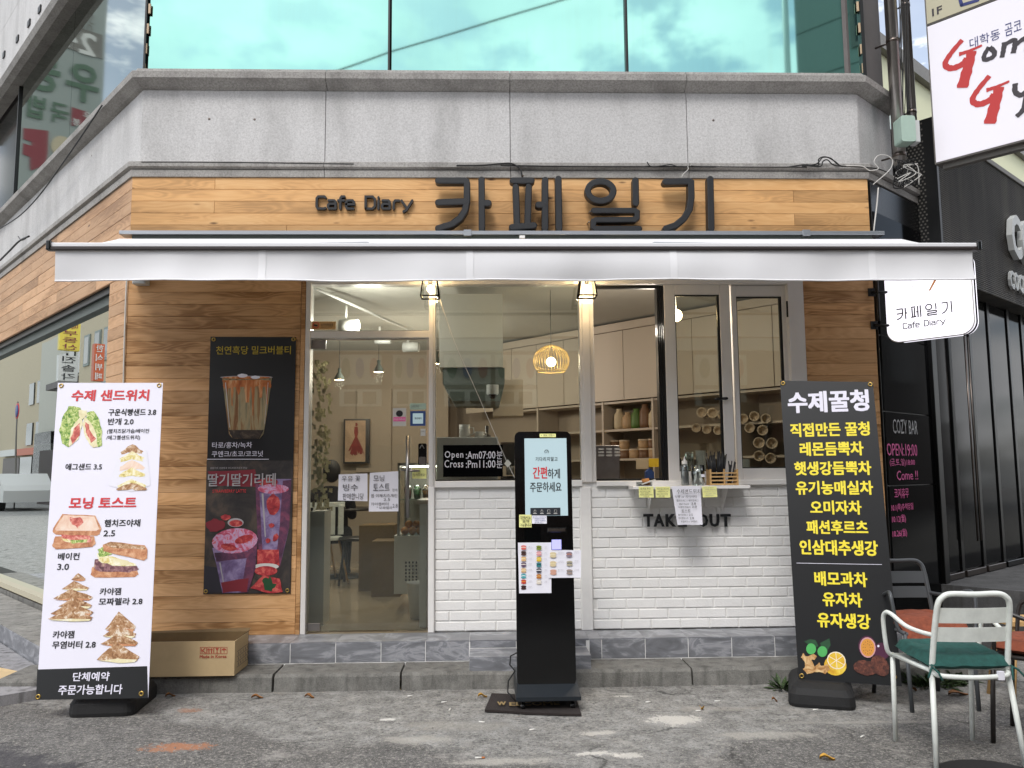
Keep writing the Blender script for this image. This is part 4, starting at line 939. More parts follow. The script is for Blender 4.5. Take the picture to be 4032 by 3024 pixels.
poster_pic(T, LB, [('crust_print', zp(zB, jag([(575, 410), (850, 420), (862, 455), (840, 470), (590, 475), (565, 455)], 2, 41))), ('bacon_print', zp(zB, jag([(590, 365), (700, 355), (850, 400), (865, 425), (800, 445), (620, 435), (580, 410)], 5, 42))),
                   ('egg_print', zp(zB, jag([(610, 320), (690, 340), (840, 385), (850, 405), (700, 400), (610, 370)], 5, 43))), ('lettuce_print', zp(zB, jag([(608, 300), (650, 285), (700, 330), (620, 350)], 4, 44))),
                   ('cream_print', zp(zB, jag([(690, 350), (800, 372), (830, 395), (720, 398)], 3, 45))), ('crust_print', zp(zB, jag([(640, 270), (690, 250), (900, 275), (920, 300), (915, 355), (895, 370), (645, 310)], 2, 46))), ('toast_print', zp(zB, jag([(648, 268), (690, 252), (898, 278), (908, 300), (700, 290)], 2, 47)))], .002, 'sandwich_picture')
def tri_stack(pcs, seed):
    its = []
    for k, (cx, cy, w_, h_) in enumerate(pcs):
        its.append(('toast_print', zp(zB, jag([(cx-w_, cy+h_*.35), (cx-w_*.1, cy-h_*.5), (cx+w_, cy+h_*.2), (cx+w_*.9, cy+h_*.42), (cx, cy+h_*.5)], 3, seed+k))))
        its.append(('cream_print' if k % 2 else 'crust_print', zp(zB, jag([(cx-w_*.95, cy+h_*.42), (cx, cy+h_*.3), (cx+w_*.9, cy+h_*.36), (cx+w_*.8, cy+h_*.5), (cx, cy+h_*.52)], 2, seed+50+k))))
    poster_pic(T, LB, its, .002, 'toast_picture')
tri_stack([(490, 470, 45, 50), (470, 525, 85, 60), (455, 580, 125, 75), (470, 630, 105, 70), (450, 670, 135, 80), (440, 705, 140, 80)], 60)
tri_stack([(750, 750, 95, 130), (745, 810, 105, 80), (745, 860, 118, 80), (735, 940, 132, 125)], 80)
mb = MB(); uL, vL = LB.uv(205, 1500); 
for x in (165, 275): a = LB.P(*LB.uv(x, 1500), -.02); b = LB.P(*LB.uv(x+20, 835), -.02); mb.tube([a, b], .007, 6)
part('pole', mb, 'steel', T)
def foot(parent, cx, cy, w_, d_, rot, h_=.125):
    Fb = Fr((cx, cy, 0), (math.cos(rot), math.sin(rot), 0), (-math.sin(rot), math.cos(rot), 0)); mb = MB()
    rings = [(1.0, 0.0, .0), (1.02, .02, 0), (1.0, .07, 0), (.9, h_*.82, 0), (.72, h_, 0)]
    pl = rrect(-w_/2, -d_/2, w_/2, d_/2, .055, 4); n = len(pl); vs = []
    for k, z, _ in rings:
        for (a, b) in pl:
            dip = .045*math.exp(-(a/.055)**2)*math.exp(-((abs(b)-d_/2)/.05)**2) if z < .03 else 0
            tp = -.02*math.exp(-((a-w_*.16)/.018)**2) if z > .1 else 0
            p = Fb.P(a*k, b*k, 0); vs.append((p.x, p.y, z+dip+tp))
    mb.add(vs, [(r_*n+i, r_*n+(i+1) % n, (r_+1)*n+(i+1) % n, (r_+1)*n+i) for r_ in range(len(rings)-1) for i in range(n)]+[tuple(range((len(rings)-1)*n, len(rings)*n)), tuple(range(n-1, -1, -1))])
    part('foot', mb, 'black_rubber', parent)
    p = Fb.P(0, 0, 0); mb = MB(); mb.tube([(p.x, p.y, h_-.02), (p.x, p.y, h_+.10)], .012, 8); part('socket', mb, 'steel', parent)
foot(T, -2.215, -.84, .36, .46, R(4))
# ---- right standing banner (black)
RB = Fr((2.0, -1.06, 0), (math.cos(R(-20)), math.sin(R(-20)), 0), Vector((.10, .30, 1.7)))
zC = zoom(3032, 1000, 2.212); zD = zoom(3032, 1600, 2.212); zE = zoom(3032, 2274, 2.212)
c4 = [zE(250, 885), zE(1150, 945), zC(910, 1112), zC(100, 1103)]
T = thing('standing_banner', tuple(RB.P(*RB.uv(1835, 1474))), 'black standing banner with white and yellow Korean tea list, right of the takeout window', 'banner')
mb = MB(); mb.fpoly(RB, RB.pts(c4), -.003, 0); part('sheet', mb, 'banner_black', T)
eyelets(T, RB, [zC(127, 1127), zC(887, 1134), zE(277, 858), zE(1083, 862)], .002)
lettering(T, RB, [('수제꿀청', *zr(zC, 167, 1190, 875, 1378))], 'ink_white', bold=.034)
lettering(T, RB, [('직접만든 꿀청', *zr(zD, 188, 140, 880, 262)), ('레몬듬뿍차', *zr(zD, 270, 308, 825, 430)), ('햇생강듬뿍차', *zr(zD, 222, 478, 892, 600)), ('유기농매실차', *zr(zD, 232, 648, 907, 770)),
                  ('오미자차', *zr(zD, 358, 820, 805, 942)), ('패션후르츠', *zr(zD, 325, 992, 860, 1115)), ('인삼대추생강', *zr(zD, 265, 1165, 945, 1298)), ('배모과차', *zr(zD, 392, 1440, 852, 1568)),
                  ('유자차', *zr(zE, 462, 128, 806, 255)), ('유자생강', *zr(zE, 415, 310, 878, 442))], 'ink_yellow', bold=.030)
mb = MB(); mb.flat(RB, RB.pts([zD(237, 1364), zD(980, 1374), zD(980, 1378), zD(237, 1368)]), .002); part('rule', mb, 'ink_white', T)
mat('plum_green', '4fae5c', .5, noise_amt=.1); mat('leaf_green', '1f4a2c', .5, noise_amt=.2); mat('fruit_orange', 'd9963c', .5, noise_amt=.1, noise_scale=60); mat('fruit_plum', '4a1838', .5, noise_amt=.2); mat('pith', 'efe2c8', .5); mat('rind_pink', 'c9969a', .5)
poster_pic(T, RB, [('leaf_green', zp(zE, [(300, 560), (350, 538), (400, 545), (425, 600), (400, 610), (345, 590)])), ('leaf_green', zp(zE, [(440, 570), (520, 530), (530, 590), (500, 640), (450, 620)])),
                   ('plum_green', zp(zE, E_(360, 622, 43, 48))), ('plum_green', zp(zE, E_(458, 645, 43, 47))),
                   ('lemon_print', zp(zE, E_(570, 765, 98, 88, rot=.2))), ('pith', zp(zE, E_(580, 722, 84, 74, rot=.55))), ('lemon_print', zp(zE, E_(580, 722, 75, 65, rot=.55))),
                   ('pith', zp(zE, [(515, 690), (520, 686), (645, 755), (642, 760)])), ('pith', zp(zE, [(572, 655), (578, 655), (588, 788), (582, 788)])), ('pith', zp(zE, [(635, 680), (638, 685), (522, 765), (519, 760)])),
                   ('ginger_print', zp(zE, jag([(272, 700), (290, 655), (310, 690), (380, 668), (412, 690), (395, 715), (360, 715), (390, 780), (430, 740), (445, 770), (500, 755), (525, 795), (480, 840), (430, 820), (370, 830), (320, 840), (290, 800), (310, 770), (300, 730)], 4, 90))),
                   ('fruit_plum', zp(zE, E_(975, 640, 72, 75))), ('fruit_plum', zp(zE, E_(848, 600, 78, 95, rot=-.1))), ('rind_pink', zp(zE, E_(852, 608, 70, 90, rot=-.1))), ('fruit_orange', zp(zE, E_(852, 608, 60, 78, rot=-.1))),
                   ('date_print', zp(zE, jag(E_(835, 785, 110, 65, 14, .15), 3, 91, 2))), ('date_print', zp(zE, jag(E_(960, 765, 70, 100, 14, -.55), 3, 92, 2))), ('ink_white', zp(zE, E_(945, 595, 10, 10)))] +
                  [('date_print', zp(zE, E_(852+rx*math.cos(a), 608+ry*math.sin(a), 3, 4, 6))) for rx, ry, n_ in ((40, 55, 12), (22, 32, 8)) for a in [2*math.pi*k/n_ for k in range(n_)]], .002, 'fruit_picture')
mb = MB()
for x in (1780, 1890): a = RB.P(*RB.uv(x+8, 1470), -.02); b = RB.P(*RB.uv(x-25, 832), -.02); mb.tube([a, b], .007, 6)
part('pole', mb, 'steel', T)
foot(T, 2.0, -.90, .36, .54, R(-20))
# ---- wall poster (bubble tea / strawberry latte)
zF = zoom(0, 1000, 1.58); PF = planeY(-.008)
c4 = [zB(1265, 578), zB(1807, 573), zF(1842, 517), zF(1310, 515)]
T = thing('wall_poster', tuple(PF.P(*PF.uv(533, 1281))), 'dark drinks poster of bubble tea and strawberry latte pinned to the timber wall', 'poster')
mb = MB(); mb.fpoly(PF, PF.pts(c4), -.004, 0); part('sheet', mb, 'banner_black', T)
eyelets(T, PF, [zF(1330, 532), zF(1826, 531), zB(1281, 560), zB(1788, 554)], .002)
lettering(T, PF, [('천연흑당 밀크버블티', *zr(zF, 1345, 572, 1810, 625))], 'ink_gold', bold=.008)
lettering(T, PF, [('타로/홍차/녹차', *zr(zF, 1322, 1170, 1570, 1208)), ('쿠앤크/초코/코코넛', *zr(zF, 1320, 1225, 1638, 1262))], 'ink_white', bold=.006, o=.008)
mb = MB(); mb.flat(PF, PF.pts([zF(1290, 1275), zF(1674, 1275), zF(1674, 1279), zF(1290, 1279)]), .008); part('rule', mb, 'ink_white', T)
mat('grey_text', 'a7a3a6', .5); mat('dim_red', '7d2430', .6); mat('dim_print', '2c2a33', .6)
poster_pic(T, PF, [('milktea_print', zp(zF, [(1383, 770), (1692, 770), (1660, 1000), (1640, 1120), (1615, 1150), (1450, 1150), (1425, 1120), (1408, 980)])), ('caramel_print', zp(zF, jag([(1385, 785), (1688, 785), (1682, 835), (1630, 820), (1560, 830), (1480, 822), (1392, 840)], 4, 3))),
                   *[('caramel_print', zp(zF, jag([(x, 815), (x+w_, 815), (x+w_*.7, 815+h_), (x+w_*.3, 815+h_)], 3, x))) for x, w_, h_ in ((1400, 22, 70), (1436, 16, 130), (1470, 30, 60), (1520, 40, 110), (1566, 18, 190), (1606, 34, 80), (1650, 22, 120))],
                   *[('cola_print', zp(zF, E_(1440+i*27, 1118+(i*37 % 23), 9, 8, 8))) for i in range(7)], ('sign_white', zp(zF, [(1402, 800), (1407, 800), (1432, 1080), (1428, 1080)])), ('sign_white', zp(zF, [(1668, 800), (1671, 800), (1648, 1060), (1646, 1060)])),
                   ('cola_print', zp(zF, [(1424, 1095), (1642, 1095), (1615, 1150), (1450, 1150)])), ('grey_text', zp(zF, E_(1535, 768, 165, 10))), ('caramel_print', zp(zF, E_(1535, 770, 150, 8))), ('paper', zp(zF, E_(1510, 758, 30, 12, jit=.1))), ('paper', zp(zF, E_(1590, 768, 28, 10, jit=.1)))], .002, 'drink_picture')
poster_pic(T, PF, [('table_print', [zF(1286, 1285), zF(1826, 1285), zB(1805, 570), zB(1268, 575)]), ('dim_red', zp(zF, jag([(1290, 1350), (1590, 1340), (1595, 1450), (1330, 1440)], 4, 5))), ('dim_print', zp(zB, [(1270, 400), (1420, 420), (1440, 560), (1270, 570)])),
                   ('berry_milk_print', zp(zF, [(1588, 1400), (1813, 1400), (1800, 1700), (1770, 1830), (1740, 1950), (1620, 1950), (1605, 1750)])), ('berry_dark_print', [zF(1760, 1410), zF(1813, 1405), zF(1800, 1700), zF(1765, 1840), zF(1742, 1950), zF(1712, 1950), zF(1740, 1700)]), ('berry_dark_print', [zF(1588, 1405), zF(1612, 1405), zF(1625, 1700), zF(1640, 1950), zF(1618, 1950), zF(1603, 1750)]), ('grey_text', [zF(1628, 1490), zF(1640, 1490), zF(1655, 1760), zF(1648, 1760)]), ('berry_print', zp(zF, E_(1665, 1420, 60, 28, jit=.1))), ('berry_print', zp(zF, E_(1700, 1560, 40, 65, jit=.1))), ('berry_top_print', zp(zF, E_(1700, 1462, 95, 30, jit=.05))),
                   ('berry_print', zp(zB, [(1602, 300), (1735, 300), (1740, 400), (1600, 395)])), ('sign_white', zp(zB, E_(1658, 405, 78, 20))), ('berry_print', zp(zB, E_(1655, 432, 72, 30))),
                   ('berry_print', zp(zB, E_(1690, 150, 16, 14, jit=.2))), ('berry_print', zp(zB, E_(1668, 245, 14, 16, jit=.2))), ('berry_print', zp(zB, E_(1715, 225, 14, 26, .4, jit=.2))),
                   ('dim_red', zp(zB, E_(1340, 150, 55, 40, jit=.2))), ('berry_print', zp(zB, E_(1405, 100, 28, 18, jit=.2))),
                   ('berry_milk_print', zp(zB, [(1322, 290), (1605, 240), (1590, 420), (1545, 565), (1385, 570), (1350, 400)])), ('berry_dark_print', zp(zB, [(1545, 300), (1605, 245), (1590, 420), (1545, 565), (1500, 567)])), ('berry_dark_print', zp(zB, jag([(1335, 320), (1590, 310), (1580, 350), (1345, 372)], 4, 81))), ('grey_text', zp(zB, [(1365, 380), (1374, 380), (1402, 540), (1396, 540)])), ('dim_red', zp(zB, jag([(1380, 500), (1545, 480), (1540, 560), (1390, 565)], 5, 8))), ('berry_top_print', zp(zB, E_(1463, 245, 143, 78, rot=-.1))),
                   ('berry_print', zp(zB, E_(1425, 285, 50, 22, .2))), ('berry_print', zp(zB, E_(1520, 235, 60, 24, -.3))), ('grey_text', zp(zB, E_(1468, 132, 50, 28))), ('berry_print', zp(zB, E_(1470, 136, 42, 21))),
                   ('berry_print', zp(zB, jag([(1560, 540), (1640, 460), (1740, 480), (1760, 560), (1680, 572)], 4, 9))), ('leaf_green', zp(zB, jag([(1640, 480), (1680, 470), (1715, 520), (1690, 560), (1640, 540)], 8, 10)))], .002, 'drink_picture')
lettering(T, PF, [('딸기딸기라떼', *zr(zF, 1296, 1365, 1718, 1445))], 'grey_text', bold=.012, o=.010)
lettering(T, PF, [('STRAWBERRY LATTE', *zr(zF, 1325, 1465, 1533, 1485))], 'ink_red', o=.010)
lettering(T, PF, [('생딸기의 상큼함과 부드러운우유의 만남', *zr(zF, 1310, 1325, 1540, 1338))], 'grey_text', o=.010)
# ============================================================ KIOSK
KY = Fr((.33, -1.0, 0), (1, 0, 0), Vector((0, .10, 1.5)))
zG = zoom(2000, 1700, 2.765); zH = zoom(2000, 2274, 2.212)
T = thing('order_kiosk', (.33, -1.0, 0), 'tall black self-order kiosk with glowing screen on wheels', 'kiosk')
k0 = KY.uv(*zH(45, 935)); k1 = KY.uv(*zG(735, 20)); kb = KY.uv(*zG(113, 20)); kt = KY.uv(*zG(420, -2))[1]; ku0, ku1 = (k0[0]+kb[0])/2, (KY.uv(*zH(552, 935))[0]+k1[0])/2; kv0 = KY.uv(*zH(300, 944))[1]
mb = MB(); mb.fpoly(KY, rrect(ku0, kv0, ku1, kt, .035, 6), -.05, 0); part('body', mb, 'kiosk_black', T)
mb = MB(); mb.fpoly(KY, rrect(ku0+.004, kv0+.004, ku1-.004, kt-.004, .032, 6), -.075, -.0505); part('rear_shell', mb, 'kiosk_base', T)
q = KY.rect(*zr(zG, 184, 72, 645, 915)); mb = MB(); mb.fbox(KY, *q, .0005, .002); SC = part('screen', mb, 'screen', T)
lettering(SC, KY, [('기다리지말고', *zr(zG, 300, 275, 540, 320), dict(spacing=1.2)), ('하게', *zr(zG, 432, 402, 565, 510)), ('주문하세요', *zr(zG, 240, 548, 582, 655))], 'ink', o=.0035, bold=.012)
lettering(SC, KY, [('간편', *zr(zG, 272, 382, 426, 510))], 'ink_red', o=.0035, bold=.02)
q = KY.rect(*zr(zG, 244, 828, 571, 912)); mb = MB(); mb.fbox(KY, *q, .0022, .003); part('menu_bar', mb, 'screen_bar', SC)
mb = MB()
for cx in (294, 369, 443, 517):
    P_ = [KY.uv(*zG(x, y)) for x, y in ([(cx-12, 850), (cx+14, 850), (cx+14, 878), (cx-12, 878), (cx-12, 850)] if cx > 400 else [(cx, 848), (cx+12, 862), (cx+10, 878), (cx-12, 878), (cx-10, 862), (cx, 848)])]
    mb.tube([KY.P(u, v, .0045) for u, v in P_], .0012, 4); q = KY.rect(*zr(zG, cx-20, 886, cx+20, 894)); mb.fbox(KY, *q, .003, .0036)
cu, cv = KY.uv(*zG(420, 218)); mb.tube([KY.P(cu+.0115*math.cos(R(a)), cv+.0115*math.sin(R(a)), .0035) for a in range(-40, 221, 20)], .0014, 4)
part('icon', mb, 'sign_white', SC)
mb = MB(); mb.tube([KY.P(cu+.0115*math.cos(R(a)), cv+.0115*math.sin(R(a)), .004) for a in range(-40, 221, 20)], .0017, 4); mb.tube([KY.P(cu-.005, cv-.006, .004), KY.P(cu+.006, cv+.005, .004)], .0012, 4); part('icon', mb, 'ink', SC)
q = KY.rect(*zr(zG, 430, 1045, 640, 1095)); mb = MB(); mb.fbox(KY, *q, -.01, .006, .003); CRd = part('card_reader', mb, 'black_plastic', T)
q = KY.rect(*zr(zG, 440, 1055, 625, 1085)); mb = MB(); mb.fbox(KY, *q, .006, .009, .001); part('slot', mb, 'steel_dark', CRd)
q = KY.rect(*zr(zG, 180, 1030, 355, 1180)); mb = MB(); mb.fbox(KY, *q, .0005, .002); part('scanner_window', mb, 'bar_glass', T)
q = KY.rect(*zr(zG, 477, 1175, 580, 1282)); mb = MB(); mb.fbox(KY, *q, .0, .012, .002); RD = part('card_pad', mb, 'pale_led', T)
wx0, wx1 = ku0+.33, ku1+.33
# base plinth: sloping front between body and wheels
z_a = kv0; yb_ = -1.0
mb = MB(); a = [KY.P(ku0, kv0+.01, .0), KY.P(ku1, kv0+.01, .0), Vector((wx1+.012, -1.13, .085)), Vector((wx0-.012, -1.13, .085))]
lo_ = [v+Vector((0, 0, -.022)) for v in a[2:]]
bk = [Vector((wx0-.012, -.72, .16)), Vector((wx1+.012, -.72, .16)), Vector((wx1+.012, -.72, .062)), Vector((wx0-.012, -.72, .062))]
mb.add(a+lo_+bk, [(3, 2, 1, 0), (5, 4, 2, 3), (0, 1, 7, 6), (6, 7, 8, 9), (9, 8, 4, 5), (1, 2, 4, 8, 7), (3, 0, 6, 9, 5)]); part('base', mb, 'kiosk_base', T)
for x, y in ((wx0+.03, -1.08), (wx1-.03, -1.08), (wx0+.03, -.78), (wx1-.03, -.78)):
    mb = MB(); mb.lathe((x-.012, y, .024), [(0, 0), (.018, 0), (.022, .003), (.022, .021), (.018, .024), (0, .024)], 14, (1, 0, 0)); cst = part('caster', mb, 'black_plastic', T)
    mb = MB(); mb.lathe((x-.0135, y, .024), [(0, 0), (.008, 0), (.008, .027), (0, .027)], 10, (1, 0, 0)); part('hub', mb, 'steel', cst)
mb = MB(); mb.tube([(wx0+.02, -.93, .30), (wx0-.035, -.92, .27), (wx0-.04, -.92, .22), (wx0-.01, -.93, .185), (wx0-.05, -.93, .13), (wx0-.055, -.95, .07), (wx0-.01, -1.0, .03)], .0045, 6); part('power_cord', mb, 'cable', T)
# doormat
mats_ = [onZ(1062, 1503, .0), onZ(1243, 1510, .0), onZ(1256, 1547, .0), onZ(1047, 1540, .0)]
mb = MB(); nn = 10; vs = []
for j in range(nn+1):
    for i in range(nn+1):
        p = (mats_[0]*(1-i/nn)+mats_[1]*(i/nn))*(1-j/nn)+(mats_[3]*(1-i/nn)+mats_[2]*(i/nn))*(j/nn); vs.append((p.x, p.y, .017+hgt(p.x, p.y)))
nv_ = len(vs); mb.add(vs+[(x, y, z-.012) for x, y, z in vs], [(j*(nn+1)+i, (j+1)*(nn+1)+i, (j+1)*(nn+1)+i+1, j*(nn+1)+i+1) for j in range(nn) for i in range(nn)] +
    [(nn*(nn+1)+i, nn*(nn+1)+i+nv_, nn*(nn+1)+i+1+nv_, nn*(nn+1)+i+1) for i in range(nn)]+[(j*(nn+1), j*(nn+1)+nv_, (j+1)*(nn+1)+nv_, (j+1)*(nn+1)) for j in range(nn)]+[(j*(nn+1)+nn, (j+1)*(nn+1)+nn, (j+1)*(nn+1)+nn+nv_, j*(nn+1)+nn+nv_) for j in range(nn)])
T = thing('doormat', (.25, -1.0, .0), 'worn dark brown welcome mat lying under the kiosk', 'doormat'); part('pad', mb, 'mat_brown', T)
zK = zoom(1300, 2274, 2.212)
GF = Fr((0, 0, .022), (1, 0, 0), (0, 1, 0), (0, 0, 1)); mb = MB()
text(mb, GF, 'W', *zr(zK, 1455, 1085, 1532, 1117), o=.003, bold=.03); text(mb, GF, 'ELCOME', *zr(zK, 1560, 1087, 2000, 1119), o=.003, bold=.03); part('lettering', mb, 'mat_text', T)
# ============================================================ PAPERS
def paper(nm, px4, F, o, label, cat, rows=(), mt='paper', ink='ink_soft', bold=.0, hand=.6, group=None, sag=.004):
    P_ = F.pts(px4); T = thing(nm, tuple(F.P(P_[3][0], P_[3][1], o)), label, cat, group)
    mb = MB(); n = 6; vs = []
    rnd = random.Random(len(label))
    ph = rnd.uniform(0, 6)
    for j in range(n+1):
        for i in range(n+1):
            a, b = i/n, j/n; u = (P_[0][0]*(1-a)+P_[1][0]*a)*(1-b)+(P_[3][0]*(1-a)+P_[2][0]*a)*b; v = (P_[0][1]*(1-a)+P_[1][1]*a)*(1-b)+(P_[3][1]*(1-a)+P_[2][1]*a)*b
            vs.append(F.P(u, v, o+sag*(b*b*(1+math.sin(a*5+ph)*.5))))
    mb.add(vs, [(j*(n+1)+i, (j+1)*(n+1)+i, (j+1)*(n+1)+i+1, j*(n+1)+i+1) for j in range(n) for i in range(n)], smooth=True); part('sheet', mb, mt, T)
    if rows:
        mb = MB()
        for r_ in rows: text(mb, F, *r_[:5], o=o+sag*1.6+.0015, bold=bold, hand=hand)
        part('handwriting', mb, ink, T)
    return T
zL = zoom(1100, 1700, 2.212); GFd = planeY(.048)
def q4(zf, x0, y0, x1, y1, sk=0): return [zf(x0, y0), zf(x1, y0+sk), zf(x1, y1+sk), zf(x0, y1)]
paper('paper_notice', zp(zL, [(517, 372), (767, 363), (768, 605), (510, 598)]), GFd, .0, 'handwritten notice about milk shaved ice, left sheet on the glass door', 'notice',
      [('우유 꽃', *zr(zL, 545, 385, 705, 432)), ('빙수', *zr(zL, 555, 455, 685, 515)), ('판매합니당', *zr(zL, 553, 535, 735, 590))])
paper('paper_notice', zp(zL, [(788, 358), (1035, 343), (1037, 693), (779, 695)]), GFd, .0, 'taller handwritten morning toast notice, right sheet on the glass door', 'notice',
      [('모닝', *zr(zL, 820, 378, 915, 432)), ('토스트', *zr(zL, 818, 452, 962, 512)), ('판매', *zr(zL, 985, 495, 1028, 520)), ('햄 야채치즈계란', *zr(zL, 798, 540, 1030, 572)), ('2.5', *zr(zL, 908, 578, 965, 602)), ('카야잼버터', *zr(zL, 800, 615, 950, 643)), ('2.8', *zr(zL, 988, 628, 1030, 660)), ('" 모짜렐라', *zr(zL, 850, 650, 985, 675))])
paper('sticky_note', q4(zL, 1157, 315, 1281, 408), GFd, .0, 'yellow note asking to pull, on the glass door below the lock', 'note', [('문을', *zr(zL, 1170, 325, 1200, 352)), ('당겨주세요!', *zr(zL, 1168, 362, 1272, 388))], 'sticky_yellow', 'ink')
zM = zoom(1100, 1000, 2.212)
T = thing('window_sticker', tuple(GFd.P(*GFd.uv(*zM(1047, 1495)))), 'white and pink rectangular sticker on the door glass above the notices', 'sticker')
mb = MB(); mb.fbox(GFd, *GFd.rect(*zr(zM, 988, 1342, 1105, 1500)), -.001, .001); part('sheet', mb, 'sign_white', T)
mb = MB(); mb.fbox(GFd, *GFd.rect(*zr(zM, 993, 1420, 1100, 1458)), .001, .002); part('band', mb, 'ink_pink', T)
lettering(T, GFd, [('하나요 하세나요!', *zr(zM, 998, 1430, 1095, 1450))], 'paper', o=.003); mb = MB(); mb.flat(GFd, GFd.pts([zM(*p) for p in E_(1046, 1390, 30, 28)]), .0015); part('spot', mb, 'ink', T)
T = thing('window_sticker', tuple(GFd.P(*GFd.uv(*zM(1207, 1497)))), 'blue bordered payment sticker with scanning corners on the door glass', 'sticker')
mb = MB(); mb.fbox(GFd, *GFd.rect(*zr(zM, 1140, 1368, 1273, 1497)), -.001, .001); part('sheet', mb, 'sign_blue', T)
mb = MB(); mb.fbox(GFd, *GFd.rect(*zr(zM, 1162, 1388, 1252, 1478)), .001, .002); part('panel', mb, 'screen', T)
lettering(T, GFd, [('제로페이', *zr(zM, 1178, 1422, 1238, 1442))], 'ink', o=.003, bold=.01)
T = thing('window_sticker', tuple(GFd.P(*GFd.uv(*zM(1250, 1585)))), 'tiny white rectangular sticker beside the door edge', 'sticker')
mb = MB(); mb.fbox(GFd, *GFd.rect(*zr(zM, 1230, 1523, 1273, 1585)), -.001, .001); part('sheet', mb, 'sign_white', T); lettering(T, GFd, [('밀기/당기기', *zr(zM, 1236, 1540, 1268, 1552))], 'ink', o=.002)
T = thing('window_sticker', tuple(GFd.P(*GFd.uv(*zM(1205, 1355)))), 'pale grey oblong sticker at the top of the door sticker group', 'sticker')
mb = MB(); mb.fpoly(GFd, rrect(*GFd.rect(*zr(zM, 1135, 1300, 1278, 1356)), .01), -.001, .001); part('sheet', mb, 'meter_box', T); lettering(T, GFd, [('스마트주문', *zr(zM, 1148, 1318, 1215, 1338))], 'ink_soft', o=.002)
T = thing('cctv_sticker', tuple(GFd.P(*GFd.uv(*zM(380, 658)))), 'beige CCTV warning sticker in the transom window corner', 'sticker')
mb = MB(); mb.fbox(GFd, *GFd.rect(*zr(zM, 265, 588, 493, 658)), -.001, .001); part('sheet', mb, 'light_wood', T)
cu, cv = GFd.uv(*zM(319, 621)); mb = MB(); mb.tube([GFd.P(cu+.021*math.cos(2*math.pi*k/20), cv+.021*math.sin(2*math.pi*k/20), .002) for k in range(20)], .003, 4, closed=True); part('ring', mb, 'ink_red', T)
mb = MB(); mb.fpoly(GFd, GFd.pts([zM(*p) for p in ((300, 612), (335, 618), (332, 632), (298, 628))]), .001, .002); part('camera_icon', mb, 'ink', T)
lettering(T, GFd, [('CCTV작동중', *zr(zM, 363, 606, 470, 630)), ('24시간 녹화중', *zr(zM, 365, 634, 460, 640))], 'ink', o=.002, bold=.01)
# opening hours lettered on the middle window
T = thing('opening_hours', tuple(planeY(.056).P(*planeY(.056).uv(1005, 1038))), 'black opening hours panel with white lettering in the middle window', 'sign')
OH = planeY(.056); mb = MB(); mb.fbox(OH, *OH.rect(*zr(zL, 1426, 115, 1946, 392)), -.003, .0); part('panel', mb, 'bar_glass', T)
lettering(T, OH, [('Open', *zr(zL, 1440, 168, 1602, 245), dict(spacing=1.15)), (':Am07:00', *zr(zL, 1625, 170, 1882, 235)), ('분', *zr(zL, 1892, 168, 1942, 238), dict(bold=0)), ('Cross', *zr(zL, 1438, 246, 1602, 312), dict(spacing=1.1)), (':Pm11:00', *zr(zL, 1625, 248, 1882, 314)), ('분', *zr(zL, 1892, 246, 1942, 316), dict(bold=0))], 'paper', o=.002, bold=.007)
# papers on the kiosk
KYp = KY
def kp(nm, *a, **k): return paper(nm, *a, **k)
kp('sticky_note', q4(zG, 345, 22, 520, 60), KY, .003, 'yellow strip note on the top bezel of the kiosk', 'note', [('← 메뉴 선택→', *zr(zG, 355, 30, 505, 48))], 'sticky_yellow', 'ink', bold=.01)
kp('sticky_note', q4(zG, 122, 903, 257, 1041), KY, .003, 'yellow square note at the lower left of the kiosk screen', 'note', [('안에서도', *zr(zG, 135, 915, 248, 950)), ('결제', *zr(zG, 155, 955, 228, 985)), ('가능합니다', *zr(zG, 132, 997, 250, 1030))], 'sticky_yellow', 'ink', bold=.008)
kp('paper_notice', q4(zG, 260, 912, 422, 1000), KY, .003, 'small white handwritten slip right of the yellow kiosk note', 'notice', [('네이버페이 포인트적립 가능', *zr(zG, 268, 920, 415, 936)), ('현금결제는 안에서도', *zr(zG, 290, 940, 400, 955)), ('가능합니다 주문해주세요', *zr(zG, 285, 960, 412, 976)), ('감사합니다', *zr(zG, 290, 980, 370, 994))], ink='sign_blue')
mac = {}
def macaron_sheet(nm, px4, items, label, cols_txt):
    T = kp(nm, px4, KY, .003 if 'dense' in label else .006, label, 'menu sheet'); o = .0105 if 'dense' in label else .0135
    for (x, y, c1, c2, r_) in items:
        cm = []; mb = MB()
        for cc in (c1, c2):
            if 'mac_'+cc not in MATS: mat('mac_'+cc, cc, .6)
        for j, (dy, cc, ry) in enumerate(((r_*.42, c1, r_*.42), (0, c2, r_*.30), (-r_*.42, c1, r_*.42))):
            n_ = 'mac_'+cc
            if n_ not in cm: cm.append(n_)
            mb.cur = cm.index(n_); mb.flat(KY, KY.pts([zG(*p) for p in E_(x, y-dy, r_ if j != 1 else r_*.86, ry, 12)]), o+.0003*j)
        part('macaron_picture', mb, cm, T)
    mb = MB()
    for (x, y, s_, w_) in cols_txt:
        text(mb, KY, s_, *zr(zG, x-w_, y-16, x+w_, y-6), o=o, hand=0); text(mb, KY, '달콤한 수제마카롱', *zr(zG, x-w_*1.2, y, x+w_*1.2, y+6), o=o)
    part('caption', mb, 'grey_text', T); return T
c1_ = ['d9685e', '4a2a24', 'dcb27a', '5c4460', 'd6b184', '4aa0a8', 'c24434', '3a1a1c']; c2_ = ['7d8c2c', 'd99aa0', 'd9b62c', '2a7a80', '3a3848', 'b9732c', 'd9cfc0']
